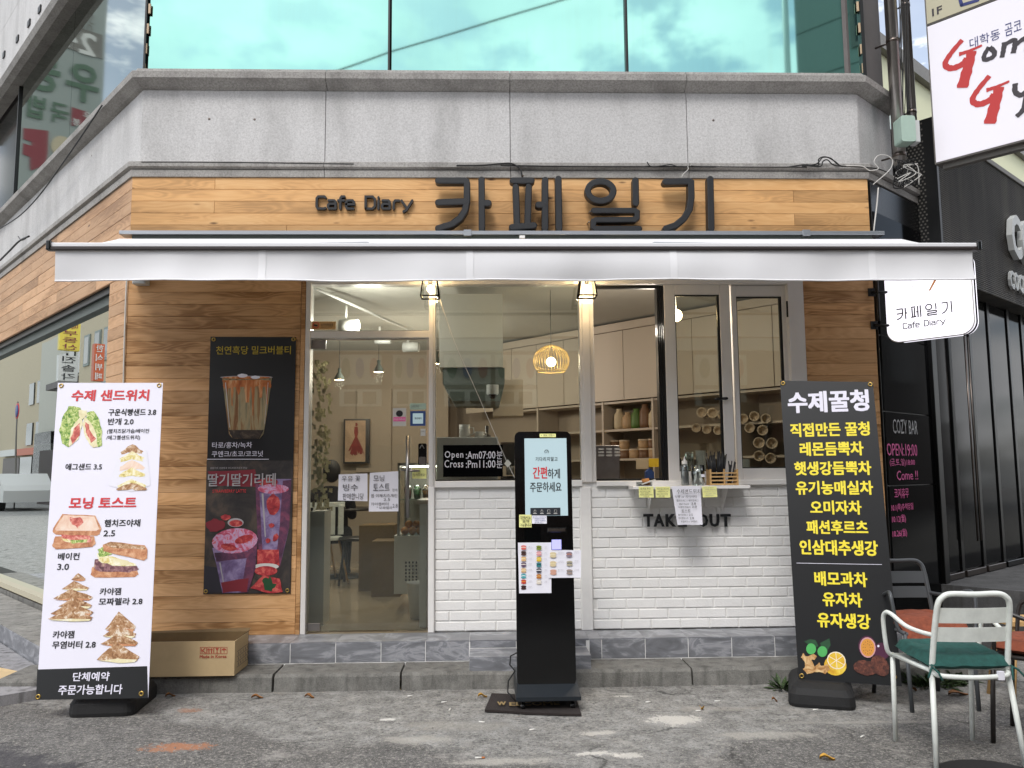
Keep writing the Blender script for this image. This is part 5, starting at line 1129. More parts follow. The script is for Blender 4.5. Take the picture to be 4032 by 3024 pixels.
its = [(170, 1260+62*i, c, ['f0d0c0', '1f1210', 'efe0b0', 'e8e0d0', 'efe0b0', 'dfe8e8', 'e08a2c', '2a1414'][i], 29) for i, c in enumerate(c1_)]+[(336, 1263+62*i, c, ['5a641c', 'efc0b8', 'efdc8a', '1f2a2c', 'e8e8e8', 'e0b070', 'f4f0e8'][i], 29) for i, c in enumerate(c2_)]
macaron_sheet('menu_sheet', zp(zG, [(108, 1207), (472, 1205), (472, 1755), (122, 1758)]), its, 'dense white macaron menu sheet taped to the left of the kiosk body', [(242, 1262+62*i, ['딸기', '초코', '바닐라', '블루베리', '카라멜', '민트', '오레오', '다크초코'][i], 18) for i in range(8)]+[(410, 1265+62*i, ['녹차', '로즈', '망고', '소다', '흑임자', '커피', '크림'][i], 12) for i in range(7)])
its = [(489, 1340, 'd8c8a0', 'e8dcb8', 36), (489, 1438, 'd6c49c', 'e2d2a8', 36), (492, 1528, 'cf9e8a', 'cf9e8a', 36), (664, 1335, '8a7a86', 'b97a5a', 34), (668, 1433, 'b0a890', '5a5c64', 34), (668, 1525, '9c8c84', '7a7a7c', 34)]
macaron_sheet('menu_sheet', zp(zG, [(440, 1285), (795, 1290), (790, 1588), (440, 1590)]), its, 'second macaron menu sheet sticking out past the right edge of the kiosk', [(573, 1325, '앙버터', 28), (573, 1418, '크림치즈', 28), (573, 1512, '딸기우유', 28), (745, 1315, '흑임자', 22), (745, 1415, '레몬', 22), (745, 1508, '쿠키앤크림', 22)])
# ============================================================ TAKE OUT LETTERS, SHELF AND WHAT IS ON IT
z8 = zoom(2400, 1750, 2.765)
T = thing('take_out_sign', tuple(FA.P(*FA.uv(1485, 1138))), 'black TAKE OUT letters fixed to the white brick under the shelf', 'sign')
TF = planeY(-.022)
for s_, x0, x1 in (('T', 370, 477), ('A', 480, 598), ('K', 612, 724), ('E', 745, 840), ('O', 965, 1072), ('U', 1092, 1195), ('T', 1212, 1320)):
    mb = MB(); text(mb, TF, s_, *zr(z8, x0, 757, x1, 895 if s_ not in 'OU' else 897), o=-.012, th=.018, bold=.035); part('letter', mb, 'letter_black', T)
SH = planeY(-.20); q = SH.rect(*zr(z8, 258, 450, 1535, 480)); zs_ = q[3]
T = thing('takeout_shelf', ((q[0]+q[2])/2, -.1, q[1]), 'narrow white shelf bracketed below the takeout window', 'shelf')
mb = MB(); mb.fbox(FA, q[0], zs_-.022, q[2], zs_, .0, .20, .002); part('board', mb, 'white_paint', T)
for x in (455, 1265):
    u = FA.uv(*z8(x, 600), .08)[0]; mb = MB()
    mb.fbox(FA, u-.012, zs_-.19, u+.012, zs_-.023, .0, .004); mb.fbox(FA, u-.012, zs_-.027, u+.012, zs_-.023, .004, .16); mb.add([FA.P(u-.002, zs_-.17, .004), FA.P(u+.002, zs_-.17, .004), FA.P(u+.002, zs_-.028, .14), FA.P(u-.002, zs_-.028, .14), FA.P(u-.002, zs_-.028, .004), FA.P(u+.002, zs_-.028, .004)], [(0, 1, 2, 3), (0, 3, 4), (1, 5, 2)]); part('shelf_bracket', mb, 'white_paint', T)
SHp = planeY(-.203)
paper('sticky_note', zp(z8, [(318, 458), (478, 458), (480, 578), (320, 578)]), SHp, .0, 'yellow juice note, leftmost of the notes hanging from the takeout shelf', 'note', [('생과일 주스', *zr(z8, 332, 470, 445, 490)), ('딸기 바나나 키위', *zr(z8, 332, 505, 440, 518)), ('망고 오렌지', *zr(z8, 345, 522, 430, 535)), ('비타민이 가득한 건강주스', *zr(z8, 330, 540, 470, 553)), ('4.0입니다', *zr(z8, 368, 556, 432, 570))], 'sticky_yellow', 'ink')
paper('sticky_note', zp(z8, [(500, 460), (658, 458), (660, 578), (502, 578)]), SHp, .0, 'yellow coupon note, second from left under the takeout shelf', 'note', [('쿠폰 열개 모으면', *zr(z8, 512, 475, 640, 492)), ('아메리카노 or', *zr(z8, 518, 505, 635, 520)), ('복숭아 아이스티 중', *zr(z8, 512, 532, 630, 548)), ('1잔 무료!', *zr(z8, 535, 554, 600, 570))], 'sticky_yellow', 'ink')
paper('sticky_note', zp(z8, [(1008, 458), (1165, 456), (1172, 572), (1014, 578)]), SHp, .0, 'faded yellow note right of the long price sheet under the shelf', 'note', [('주문은 옆 기계에서', *zr(z8, 1022, 465, 1130, 478)), ('해주세요 감사합니다', *zr(z8, 1040, 484, 1150, 498)), ('현금 계산은 / 안에서', *zr(z8, 1018, 506, 1150, 518)), ('카드결제도 / 가능', *zr(z8, 1045, 525, 1155, 538)), ('친절매장입니다', *zr(z8, 1035, 546, 1130, 560))], 'sticky_yellow', 'grey_text')
paper('price_sheet', zp(z8, [(675, 455), (990, 453), (1005, 872), (735, 875)]), SHp, .004, 'long white handwritten sandwich price sheet covering part of the TAKE OUT letters', 'notice',
      [('수제샌드위치', *zr(z8, 722, 485, 978, 535)), ('식빵 or 치아바타', *zr(z8, 702, 552, 942, 582)), ('햄치즈에그 / 베이컨에그', *zr(z8, 722, 598, 958, 622)), ('햄닭가슴살', *zr(z8, 748, 638, 855, 658)), ('3.8', *zr(z8, 882, 630, 930, 655)), ('식빵반개짜리', *zr(z8, 738, 670, 872, 692)), ('2.0', *zr(z8, 888, 664, 940, 686)),
       ('토스트', *zr(z8, 775, 706, 872, 738)), ('햄치즈에그', *zr(z8, 738, 754, 840, 776)), ('2.5', *zr(z8, 858, 752, 895, 776)), ('카야잼토스트', *zr(z8, 742, 790, 850, 812)), ('2.8', *zr(z8, 866, 788, 908, 812)), ('무염버터 or 모짜렐라', *zr(z8, 770, 826, 945, 848))], ink='ink', sag=.012)
# squeeze bottle
def on(x, y, Y): f = planeY(Y); u, v = f.uv(*z8(x, y)); return u, v
u0_, _ = on(823, 400, -.12); T = thing('squeeze_bottle', (u0_, -.12, zs_), 'clear squeeze bottle of syrup with a pointed white cap on the shelf', 'bottle')
mb = MB(); mb.lathe((u0_, -.12, zs_), [(0, 0), (.026, 0), (.028, .006), (.028, .13), (.024, .145), (.018, .150)], 18); part('body', mb, 'plastic_clear', T)
mb = MB(); mb.lathe((u0_, -.12, zs_+.002), [(0, 0), (.0255, 0), (.0265, .10), (0, .10)], 16); part('syrup', mb, 'pvc', T)
mb = MB(); mb.lathe((u0_, -.12, zs_+.150), [(.020, 0), (.020, .022), (.010, .028), (.006, .040), (.002, .058), (0, .058)], 16); part('cap', mb, 'sign_white', T)
u0_, _ = on(963, 400, -.12); T = thing('clear_tumbler', (u0_, -.12, zs_), 'empty clear plastic tumbler with a small label, beside the squeeze bottle', 'tumbler')
mb = MB(); mb.lathe((u0_, -.12, zs_), [(0, .004), (.042, .004), (.046, .0), (.049, .145), (.047, .145), (.043, .006), (0, .006)], 20); part('body', mb, 'plastic_clear', T)
mb = MB(); mb.fbox(planeY(-.169), u0_+.012, zs_+.06, u0_+.036, zs_+.08, -.004, -.001); part('label_sticker', mb, 'paper', T)
cf = planeY(-.17); q = cf.rect(*zr(z8, 1095, 275, 1403, 445)); T = thing('wooden_crate', ((q[0]+q[2])/2, -.12, zs_), 'small slatted wooden crate holding straws on the takeout shelf', 'crate')
for fo, nm in ((.17, 'front'), (.075, 'back')):
    for k in range(4):
        mb = MB(); z_ = zs_+.004+k*.026; mb.fbox(FA, q[0]+.008, z_, q[2]-.004, z_+.010, fo-.006, fo); part('slat', mb, 'light_wood', T)
    for u in (q[0], (q[0]+q[2])/2-.004, q[2]-.010):
        mb = MB(); mb.fbox(FA, u, zs_+.001, u+.010, zs_+.115, fo-.007, fo+.002); part('upright', mb, 'light_wood', T)
for u in (q[0], q[2]-.012): mb = MB(); mb.fbox(FA, u, zs_+.001, u+.012, zs_+.11, .078, .162); part('side_panel', mb, 'light_wood', T)
T2 = thing('straw_bundle', ((q[0]+q[2])/2-.03, -.12, zs_+.02), 'bundle of wrapped black straws standing in the slatted crate', 'straws'); rnd = random.Random(3)
for k in range(34):
    x = q[0]+.02+rnd.uniform(0, .085); y = -.12+rnd.uniform(-.03, .03); lx_ = (x-(q[0]+.062))*.55+rnd.uniform(-.012, .012); h_ = rnd.uniform(.20, .245)
    mb = MB(); mb.tube([(x, y, zs_+.012), (x+lx_, y+rnd.uniform(-.01, .01), zs_+h_)], .0042, 5); part('straw', mb, 'letter_black', T2)
T2 = thing('straw_bundle', (q[2]-.04, -.12, zs_+.02), 'few short black stirrers leaning in the right half of the crate', 'straws')
for k in range(9):
    x = q[2]-.07+rnd.uniform(0, .03); mb = MB(); mb.tube([(x, -.12+rnd.uniform(-.02, .02), zs_+.012), (x+rnd.uniform(-.01, .05), -.12, zs_+rnd.uniform(.13, .175))], .0042, 5); part('straw', mb, 'letter_black', T2)
ax_, _ = on(400, 440, -.15); T = thing('coupon_box', (ax_, -.15, zs_), 'small clear box of orange coupon cards at the left end of the shelf', 'box')
mb = MB(); cb = planeY(-.15); q = cb.rect(*zr(z8, 295, 405, 465, 448)); mb.fbox(cb, q[0], zs_, q[2], zs_+.03, -.03, -.028); mb.fbox(cb, q[0], zs_, q[2], zs_+.03, .0, .002); mb.fbox(cb, q[0], zs_, q[2], zs_+.002, -.028, .0); part('tray', mb, 'plastic_clear', T)
mb = MB(); mb.fpoly(cb, cb.pts([z8(352, 380), z8(430, 366), z8(448, 440), z8(372, 446)]), -.02, -.008); part('card', mb, 'orange_fruit', T)
T = thing('marker_pen', tuple(cb.P(*cb.uv(*z8(405, 410)), .01)), 'white marker pen lying across the coupon cards', 'pen'); a, b, c = (cb.P(*cb.uv(*z8(x, y)), .008) for x, y in ((498, 382), (348, 435), (315, 445)))
mb = MB(); mb.tube([a, b], .0045, 8); part('barrel', mb, 'sign_white', T); mb = MB(); mb.tube([b, c], .0048, 8); part('cap', mb, 'black_plastic', T)
# ============================================================ PROJECTING CAFE SIGN
z3 = zoom(3032, 1000, 2.212)
HD = R(-51); HS = Fr((BX+.075, -.06, 0), (math.cos(HD), math.sin(HD), 0), (0, 0, 1))
T = thing('hanging_sign', (BX+.4, -.4, 2.2), 'glowing white rounded lightbox sign reading Cafe Diary on a wall bracket', 'sign')
q = HS.rect(*zr(z3, 1000, 300, 1745, 745)); hv0 = HS.uv(*z3(1100, 765))[1]; hu0 = HS.uv(*z3(1005, 400))[0]; hu1 = HS.uv(*z3(1757, 400))[0]; hw_ = hu1-hu0; hv1 = hv0+.58
mb = MB(); pl = rrect(hu0, hv0, hu1, hv1, .09, 8); mb.fpoly(HS, pl, -.10, 0); part('box', mb, 'lightbox', T)
pl = rrect(hu0-.002, hv0-.002, hu1+.002, hv1+.002, .09, 8); mb = MB(); n = len(pl)
mb.tube([HS.P(u, v, -.012) for u, v in pl], .006, 6, closed=True); part('rim', mb, 'sign_white', T)
mb = MB(); 
mb.tube([HS.P(u, v, -.060) for u, v in pl if u > hu0+.02], .007, 6); part('edge_band', mb, 'black_plastic', T)
q = HS.rect(*zr(z3, 1100, 440, 1590, 545)); 
# the same syllables as the fascia sign, thin strokes
mb = MB(); x0s, x1s, y0s, y1s = 651, 2395, 1095, 1440
for si, syl in enumerate(SYL):
    for i, st in enumerate(syl):
        cv_ = lambda x, y: (q[0]+(x-x0s)/(x1s-x0s)*(q[2]-q[0]), q[3]-(y-y0s)/(y1s-y0s)*(q[3]-q[1]))
        if st == 'ring': P_ = [cv_(1684+95*math.cos(2*math.pi*k/20), 1186+78*math.sin(2*math.pi*k/20)) for k in range(20)]; mb.tube([HS.P(u, v, .001) for u, v in P_], .0042, 4, closed=True)
        else: stroke_solid(mb, HS, [cv_(*p) for p in st], .0042, .0, .0012)
q = HS.rect(*zr(z3, 1158, 580, 1535, 628)); latin(mb, HS, q[0], q[1], q[2]-q[0], q[3]-q[1], .003, .0, .0012)
part('lettering', mb, 'ink', T)
mb = MB(); P_ = [HS.uv(*z3(x, y)) for x, y in ((1225, 205), (1228, 260), (1250, 300), (1290, 322), (1320, 322))]; mb.tube([HS.P(u, v, .001) for u, v in P_], .0012, 4)
P_ = [HS.uv(*z3(x, y)) for x, y in ((1225, 268), (1175, 290), (1165, 320), (1180, 350), (1215, 360))]; mb.tube([HS.P(u, v, .001) for u, v in P_], .001, 4); part('cup_drawing', mb, 'grey_text', T)
mb = MB(); mb.fpoly(HS, HS.pts([z3(1440, 205), z3(1462, 205), z3(1395, 322), z3(1382, 318)]), .0, .0015); part('pencil_drawing', mb, 'orange_fruit', T)
for (x, y) in ((882, 335), (905, 622)):
    q = FA.rect(*zr(z3, x-30, y-35, x+30, y+35)); mb = MB(); mb.fbox(FA, *q, .0, .008, .001); part('wall_plate', mb, 'black_metal', T)
    u, v = (q[0]+q[2])/2, (q[1]+q[3])/2; mb = MB(); mb.tube([FA.P(u, v, .01), FA.P(u+.04, v-.01, .05), HS.P(hu0+.05, v-.01, -.05)], .011, 6); part('bracket', mb, 'black_metal', T)
mb = MB(); mb.tube([FA.P(BX+.01, FA.uv(*z3(940, 590))[1], .045), FA.P(BX+.01, FA.uv(*z3(940, 590))[1]+.5, .045)], .010, 4); part('bracket', mb, 'black_metal', T)
# ============================================================ INTERIOR
def pbox(Y, r, d, mb=None, ch=0):
    """box whose front face at depth Y covers a picture rectangle"""
    F = planeY(Y); q = F.rect(*r); mb = mb or MB(); return mb.fbox(F, *q, -d, 0, ch)
m = MB(); m.box((-6.2, 5.3, FLOOR), (6, 5.45, 2.955)); part('wall', m, 'interior_wall', B)
CBP = planeY(1.2).uv(1700, 800); CF = Fr((CBP[0], 1.2, 0), (math.cos(LA), math.sin(LA), 0), (0, 0, 1), (-math.sin(LA)*1, math.cos(LA), 0))
CF.n = Vector((math.sin(LA), -math.cos(LA), 0)); CF.n = CF.n if CF.n.x < 0 else -CF.n
CF.n = Vector((-abs(math.sin(LA)), -abs(math.cos(LA))*1, 0)) if True else CF.n
nd = Vector((-math.sin(LA), math.cos(LA), 0)); CF.n = nd if nd.x < 0 else -nd
CU = 0.0
for _k in range(400):
    if (CF.P(CU, 0, 0)-RW.O).dot(RW.n) > -.22: break
    CU -= .01
m = MB(); m.fbox(CF, CU, FLOOR, 5.4, 2.955, -.5, -.38); part('wall', m, 'interior_wall', B)
T = thing('wall_cabinets', tuple(CF.P(1.6, 2.1)), 'row of beige wall cabinets above the kitchen shelves', 'cabinet')
cz0, cz1 = 2.105, 2.93; fz = 2.84
mb = MB(); mb.fbox(CF, CU, cz0, 4.2, cz1, -.37, -.02); part('carcass', mb, 'cabinet_gap', T)
mb = MB(); mb.fbox(CF, CU, fz+.008, 4.2, cz1, -.02, .0); part('fascia_board', mb, 'cabinet', T)
uj = [CF.uv(*zoom(2250, 1050, 2.212)(x, 800))[0] for x in (450, 740)]; pj = abs(uj[0]-uj[1]); u = min(uj)
while u > CU: u -= pj
while u < 4.1: mb = MB(); mb.fbox(CF, max(u, CU)+.003, cz0, u+pj-.003, fz, -.02, .0, .002); part('cabinet_door', mb, 'cabinet', T); u += pj
# open shelf unit on the wall below
zQ = zoom(2250, 1050, 2.212)
T = thing('kitchen_shelf', tuple(CF.P(1.5, 1.0, -.1)), 'pale wooden kitchen shelf unit stacked with jars and bags behind the takeout window', 'shelf')
sv = [CF.uv(*zQ(480, 1420), .0)[1], CF.uv(*zoom(2000, 1700, 2.765)(1400, 300))[1]]
su0 = CF.uv(*zQ(690, 1300))[0]; su1 = CF.uv(*zQ(255, 1300))[0]
for v in sv+[cz0-.02, .95]: mb = MB(); mb.fbox(CF, CU, v-.01, 3.6, v+.012, -.36, -.04); part('shelf_board', mb, 'cabinet', T)
for u in [q_ for q_ in (su0, su1, su0-1.0, su1+1.0) if q_ > CU+.02]: mb = MB(); mb.fbox(CF, u-.012, .95, u+.012, cz0, -.36, -.03); part('upright', mb, 'cabinet', T)
rnd = random.Random(11)
mat('jar_brown', '6b4c33', .5); mat('jar_tan', 'a98b68', .5); mat('bag_green', '4c6a2c', .5); mat('bag_cream', 'b9a98c', .6); mat('lid_pale', 'bfae98', .5)
def jar(u, v, r, h, mt, nm='storage_jar', lb=None, lid='lid_pale'):
    lb = '%s lidded tub in the %s row on the lower kitchen shelf' % ({'jar_tan': 'tan', 'jar_brown': 'dark brown'}[mt], 'upper' if v > sv[1]+.08 else 'bottom')
    c = CF.P(u, v, -.16); T = thing(nm, tuple(c), lb, 'tub', 'tubs and bags on the kitchen shelves')
    mb = MB(); mb.lathe(c, [(0, 0), (r*.9, 0), (r, .01), (r, h*.85), (0, h*.85)], 14); part('body', mb, mt, T)
    mb = MB(); mb.lathe(c, [(r*1.04, h*.85), (r*1.04, h), (0, h)], 14); part('lid', mb, lid, T)
v = sv[1]+.013; uu = sorted([su0, su1])
k = 0; u = uu[0]+.09
while u < uu[1]-.05:
    jar(u, v, .058, .10, ['jar_tan', 'jar_brown'][k % 2]); 
    if k % 3 != 2: jar(u+.01, v+.102, .055, .095, ['jar_brown', 'jar_tan'][k % 2])
    u += .128; k += 1
v = sv[0]+.013; u = uu[0]+.07; k = 0
while u < uu[1]-.05:
    c = CF.P(u, v, -.15); h = rnd.uniform(.16, .26); mt = ['bag_cream', 'jar_brown', 'bag_green', 'jar_tan', 'bag_cream'][k % 5]; ms_ = MB()
    ms_.lathe(c, [(0, 0), (.055, 0), (.062, .04), (.058, h*.7), (.03, h*.9), (.034, h), (0, h)], 9); solo('food_bag', ms_, mt, 'upright %s packet, %s from the left on the upper kitchen shelf' % ({'bag_cream': 'cream', 'jar_brown': 'brown', 'bag_green': 'green', 'jar_tan': 'tan'}[mt], ['fifth', 'fourth', 'third', 'second', 'first'][min(k, 4)]), 'bag', 'tubs and bags on the kitchen shelves'); u += .115+rnd.uniform(-.02, .02); k += 1
# lying stacks of plastic cups
for (cx, cy, r_) in [(1517, 892, 17), (1540, 893, 17), (1562, 896, 17), (1505, 925, 15), (1528, 928, 15), (1552, 930, 15), (1575, 925, 15), (1606, 905, 16), (1630, 900, 16), (1655, 905, 16), (1620, 925, 16), (1648, 930, 17), (1640, 957, 18), (1668, 958, 18), (1640, 985, 17), (1665, 990, 17)]:
    u, v = CF.uv(cx, cy, -.05); r = r_/1790*(CF.P(u, v)-CAM).length*.62; c = CF.P(u, v, -.05); mb = MB(); ax = (CF.ux*-.45 + CF.n*.8).normalized()
    mb.lathe(c-ax*.25, [(r*.72, 0), (r, .3), (r*1.06, .305), (r*1.06, .312), (r*.85, .312), (r*.7, .26), (0, .25)], 14, ax); solo('cup_stack', mb, 'lid_pale', 'lying stack of clear plastic cups on the shelf behind the %s sash' % ('left' if cx < 1590 else 'right'), 'cups', 'lying stacks of plastic cups')
# counter inside
mb = MB(); mb.box((-.5, .22, FLOOR), (2.1, .75, 1.13)); T = thing('service_counter', (.8, .5, FLOOR), 'pale counter running inside below the middle and takeout windows', 'counter'); part('body', mb, 'interior_white', T)
mb = MB(); mb.box((-.52, .20, 1.131), (2.1, .78, 1.16)); part('countertop', mb, 'cabinet', T)
zN = zoom(1680, 1100, 2.073); CTP = 1.162
T = thing('coffee_machine', (1.0, .45, CTP), 'brushed steel machine with louvre slots at the left of the open takeout bay', 'coffee machine')
pr_ = planeY(.30); q = pr_.rect(1284, 962, 1339, 1043); mb = MB(); mb.fbox(pr_, q[0], CTP, q[2], q[3], -.35, 0, .004); part('body', mb, 'steel', T)
for i in range(3):
    for j in range(3): mb = MB(); u = q[0]+.03+i*.062; v_ = q[3]-.028-j*.024; mb.fpoly(pr_, rrect(u, v_-.007, u+.045, v_+.007, .006, 3), .0, .003); part('louvre', mb, 'sign_white', T)
q = pr_.rect(943, 944, 1076, 1040); T = thing('white_cabinet', ((q[0]+q[2])/2, .5, CTP), 'white appliance box behind the opening hours panel with mugs on top', 'appliance'); mb = MB(); mb.fbox(pr_, q[0], CTP, q[2], q[3], -.4, 0, .006); part('body', mb, 'sign_white', T); tz = q[3]
def mug(x, r, h, lb):
    u = planeY(.42).uv(x, 940)[0]; T = thing('mug', (u, .42, tz), lb, 'mug'); mb = MB(); mb.lathe((u, .42, tz+.001), [(0, 0), (r*.9, 0), (r, .01), (r, h), (r*.9, h), (r*.86, .02)], 16); part('body', mb, 'sign_white', T)
    mb = MB(); mb.tube([(u+r*.9, .42, tz+h*.8), (u+r*1.6, .42, tz+h*.75), (u+r*1.6, .42, tz+h*.3), (u+r*.9, .42, tz+h*.2)], .006, 6); part('handle', mb, 'sign_white', T)
mug(1004, .042, .10, 'tall white mug on the white appliance in the middle window'); mug(1035, .035, .045, 'low white cup beside the tall mug in the middle window')
u = planeY(.5).uv(1052, 940)[0]; T = thing('tamper', (u, .5, tz), 'small dark tamper standing right of the white cups', 'tamper'); mb = MB(); mb.lathe((u, .5, tz+.001), [(0, 0), (.03, 0), (.03, .02), (.012, .03), (.016, .09), (0, .10)], 12); part('body', mb, 'black_metal', T)
q = planeY(.45).rect(1082, 955, 1118, 1040); T = thing('espresso_machine', ((q[0]+q[2])/2, .5, CTP), 'dark chrome espresso machine half hidden by the kiosk', 'coffee machine')
mb = MB(); mb.fbox(planeY(.45), q[0], q[1]+.12, q[0]+.42, q[3], -.3, 0, .01); mb.fbox(planeY(.45), q[0], CTP, q[0]+.42, q[1]+.04, -.3, 0, .01); part('body', mb, 'steel_dark', T)
for k in range(3): mb = MB(); x = q[0]+.07+k*.12; mb.lathe((x, .42, q[1]+.05), [(0, 0), (.03, 0), (.032, .06), (.02, .07)], 12); part('group_head', mb, 'steel', T)
for x, h, lb in ((1167, .16, 'left'), (1187, .17, 'right')):
    u = planeY(1.6).uv(x, 930)[0]; T = thing('thermos_jug', (u, 1.6, 1.22), 'steel pump jug on the back counter, %s one of the pair beyond the kiosk top' % lb, 'jug'); mb = MB(); mb.lathe((u, 1.6, 1.22), [(0, 0), (.05, 0), (.052, h*.8), (.04, h), (.015, h+.02), (.02, h+.05), (0, h+.05)], 14); part('body', mb, 'steel', T)
m = MB(); m.box((.2, 1.4, FLOOR), (1.4, 1.9, 1.215)); T = thing('back_counter', (.8, 1.6, FLOOR), 'dark back counter seen through the middle window', 'counter'); part('body', m, 'dark_duct', T)
# things seen on the shelf edge of the takeout bay
T = thing('pump_bottle', (0, 0, 0), 'dark purple syrup pump bottle behind the left sash', 'bottle'); u = planeY(.30).uv(1469, 985)[0]; mb = MB(); mb.lathe((u, .30, CTP), [(0, 0), (.04, 0), (.042, .17), (.015, .20), (.015, .23), (0, .23)], 14); part('body', mb, 'fruit_plum', T)
mb = MB(); mb.tube([(u, .30, CTP+.23), (u, .30, CTP+.29), (u-.04, .30, CTP+.29)], .008, 6); part('pump', mb, 'black_plastic', T)
def cupstack(x, n_, r, lb, Y=.28):
    u = planeY(Y).uv(x, 1000)[0]; T = thing('cup_stack', (u, Y, CTP), lb, 'cups')
    for k in range(n_): mb = MB(); mb.lathe((u, Y, CTP+k*.0135), [(r*.78, .0), (r, .085), (r*1.05, .088), (r*1.05, .092)], 14); part('cup', mb, 'pvc', T)
cupstack(1514, 20, .037, 'tall upright stack of white paper cups behind the left sash'); cupstack(1609, 15, .034, 'shorter upright stack of paper cups at the left of the right sash'); 
u = planeY(.28).uv(1489, 1000)[0]; T = thing('cup_stack', (u, .28, CTP), 'narrow clear cup stack between the pump bottle and the paper cups', 'cups')
for k in range(16): mb = MB(); mb.lathe((u, .28, CTP+k*.0165), [(.026, .0), (.034, .085), (.036, .092)], 12); part('cup', mb, 'plastic_clear', T)
u = planeY(.32).uv(1404, 1020)[0]; T = thing('note_card', (u, .32, 1.3), 'white recipe note hanging from the lower kitchen shelf edge', 'note'); F_ = planeY(.85); mb = MB(); mb.fbox(F_, *F_.rect(*zoom(2000, 1700, 2.765)(1395, 300), *zoom(2000, 1700, 2.765)(1530, 405)), 0, .002); part('sheet', mb, 'bag_cream', T)
T = thing('note_card', tuple(F_.P(*F_.uv(1403, 1010))), 'yellow recipe note hanging beside the white one in the open takeout bay', 'note'); mb = MB(); mb.fbox(F_, *F_.rect(*zoom(2000, 1700, 2.765)(1532, 290), *zoom(2000, 1700, 2.765)(1655, 383)), 0, .002); part('sheet', mb, 'mac_d9b62c', T)
F_ = planeY(.45); q = F_.rect(*zoom(2000, 1700, 2.765)(1500, 410), *zoom(2000, 1700, 2.765)(1592, 520)); T = thing('blue_pouch', ((q[0]+q[2])/2, .45, q[1]), 'blue coffee pouch standing at the back of the takeout counter', 'pouch'); mb = MB(); mb.fpoly(F_, [(q[0], CTP), (q[2], CTP), (q[2], q[3]-.02), ((q[0]+q[2])/2, q[3]+.01), (q[0], q[3]-.02)], -.05, 0); part('body', mb, 'sign_blue', T)
# hanging white bulkhead, vent and dome camera behind the middle window
mb = pbox(.95, (949, 635, 1086, 793), .35); T = thing('bulkhead_box', tuple(planeY(.95).P(*planeY(.95).uv(1017, 793))), 'pale box bulkhead hanging from the ceiling in the middle window', 'bulkhead'); part('body', mb, 'interior_white', T)
mb = pbox(1.0, (956, 795, 1090, 828), .9); F_ = planeY(1.0); T = thing('extractor_hood', tuple(F_.P(*F_.uv(1020, 868))), 'dark kitchen extractor hood below the pale bulkhead', 'hood')
mb.fpoly(F_, F_.pts([(956, 828), (978, 866), (1080, 866), (1090, 828)]), -.8, -.002); part('body', mb, 'dark_duct', T)
u, v = planeY(.8).uv(1064, 850); T = thing('dome_camera', (u, .8, v), 'small dome security camera under the hood in the middle window', 'camera'); mb = MB(); mb.lathe((u, .8, v-.03), [(.05, .10), (.05, .03), (.045, .02)], 14); part('housing', mb, 'pvc', T); mb = MB(); mb.ball((u, .8, v-.012), .034, 12, 8); part('lens', mb, 'black_plastic', T)
mb = pbox(1.8, (1065, 820, 1130, 898), .3); T = thing('air_conditioner', tuple(planeY(1.8).P(*planeY(1.8).uv(1097, 898))), 'beige wall unit right of the extractor hood', 'air conditioner'); part('body', mb, 'cabinet', T)
# pendant lamp
u, v = planeY(1.15).uv(1190.6, 782); pr = .157; T = thing('pendant_lamp', (u, 1.15, v), 'glowing slatted wooden pendant lamp in the middle window', 'lamp')
for k in range(34):
    a = 2*math.pi*k/34; mb = MB(); prof = [(math.sin(R(t))*pr if t > 18 else .03+.02*t/18, math.cos(R(t))*pr*.86) for t in range(8, 131, 9)]
    mb.tube([(u+r*math.cos(a), 1.15+r*math.sin(a), v+h+.01) for r, h in prof], .0026, 4, cap=False); part('rib', mb, 'rattan', T)
for rr_, hh in ((.121, -.083), (.03, .145)): mb = MB(); mb.tube([(u+rr_*math.cos(2*math.pi*k/24), 1.15+rr_*math.sin(2*math.pi*k/24), v+hh) for k in range(24)], .004, 6, closed=True); part('ring', mb, 'rattan', T)
mb = MB(); mb.ball((u, 1.15, v), .042, 14, 10); part('bulb', mb, 'pendant_bulb', T); mb = MB(); mb.tube([(u, 1.15, v+.05), (u, 1.15, 2.95)], .003, 5); part('cord', mb, 'black_metal', T)
def point(name, loc, e, c, parent=None, r=.05):
    l = bpy.data.lights.new(name, 'POINT'); l.energy = e; l.color = c; l.shadow_soft_size = r; o = bpy.data.objects.new(name, l); col.objects.link(o); o.location = loc
    if parent: o.parent = parent; o.location = Vector(loc)-wloc(parent)
point('pendant_light', (u, 1.15, v), 7, (1, .82, .60), T)
kx_ = planeY(.62).uv(1464, 808)[0]; T = thing('globe_lamp', (kx_, .62, 2.72), 'round frosted globe lamp glowing behind the left sash', 'lamp'); mb = MB(); mb.ball((kx_, .62, 2.62), .05, 14, 10); part('globe', mb, 'bulb', T); mb = MB(); mb.tube([(kx_, .62, 2.66), (kx_, .62, 2.95)], .006, 6); part('stem', mb, 'pvc', T)
point('globe_light', (kx_-.25, .4, 2.45), 12, (1, .90, .78), T)
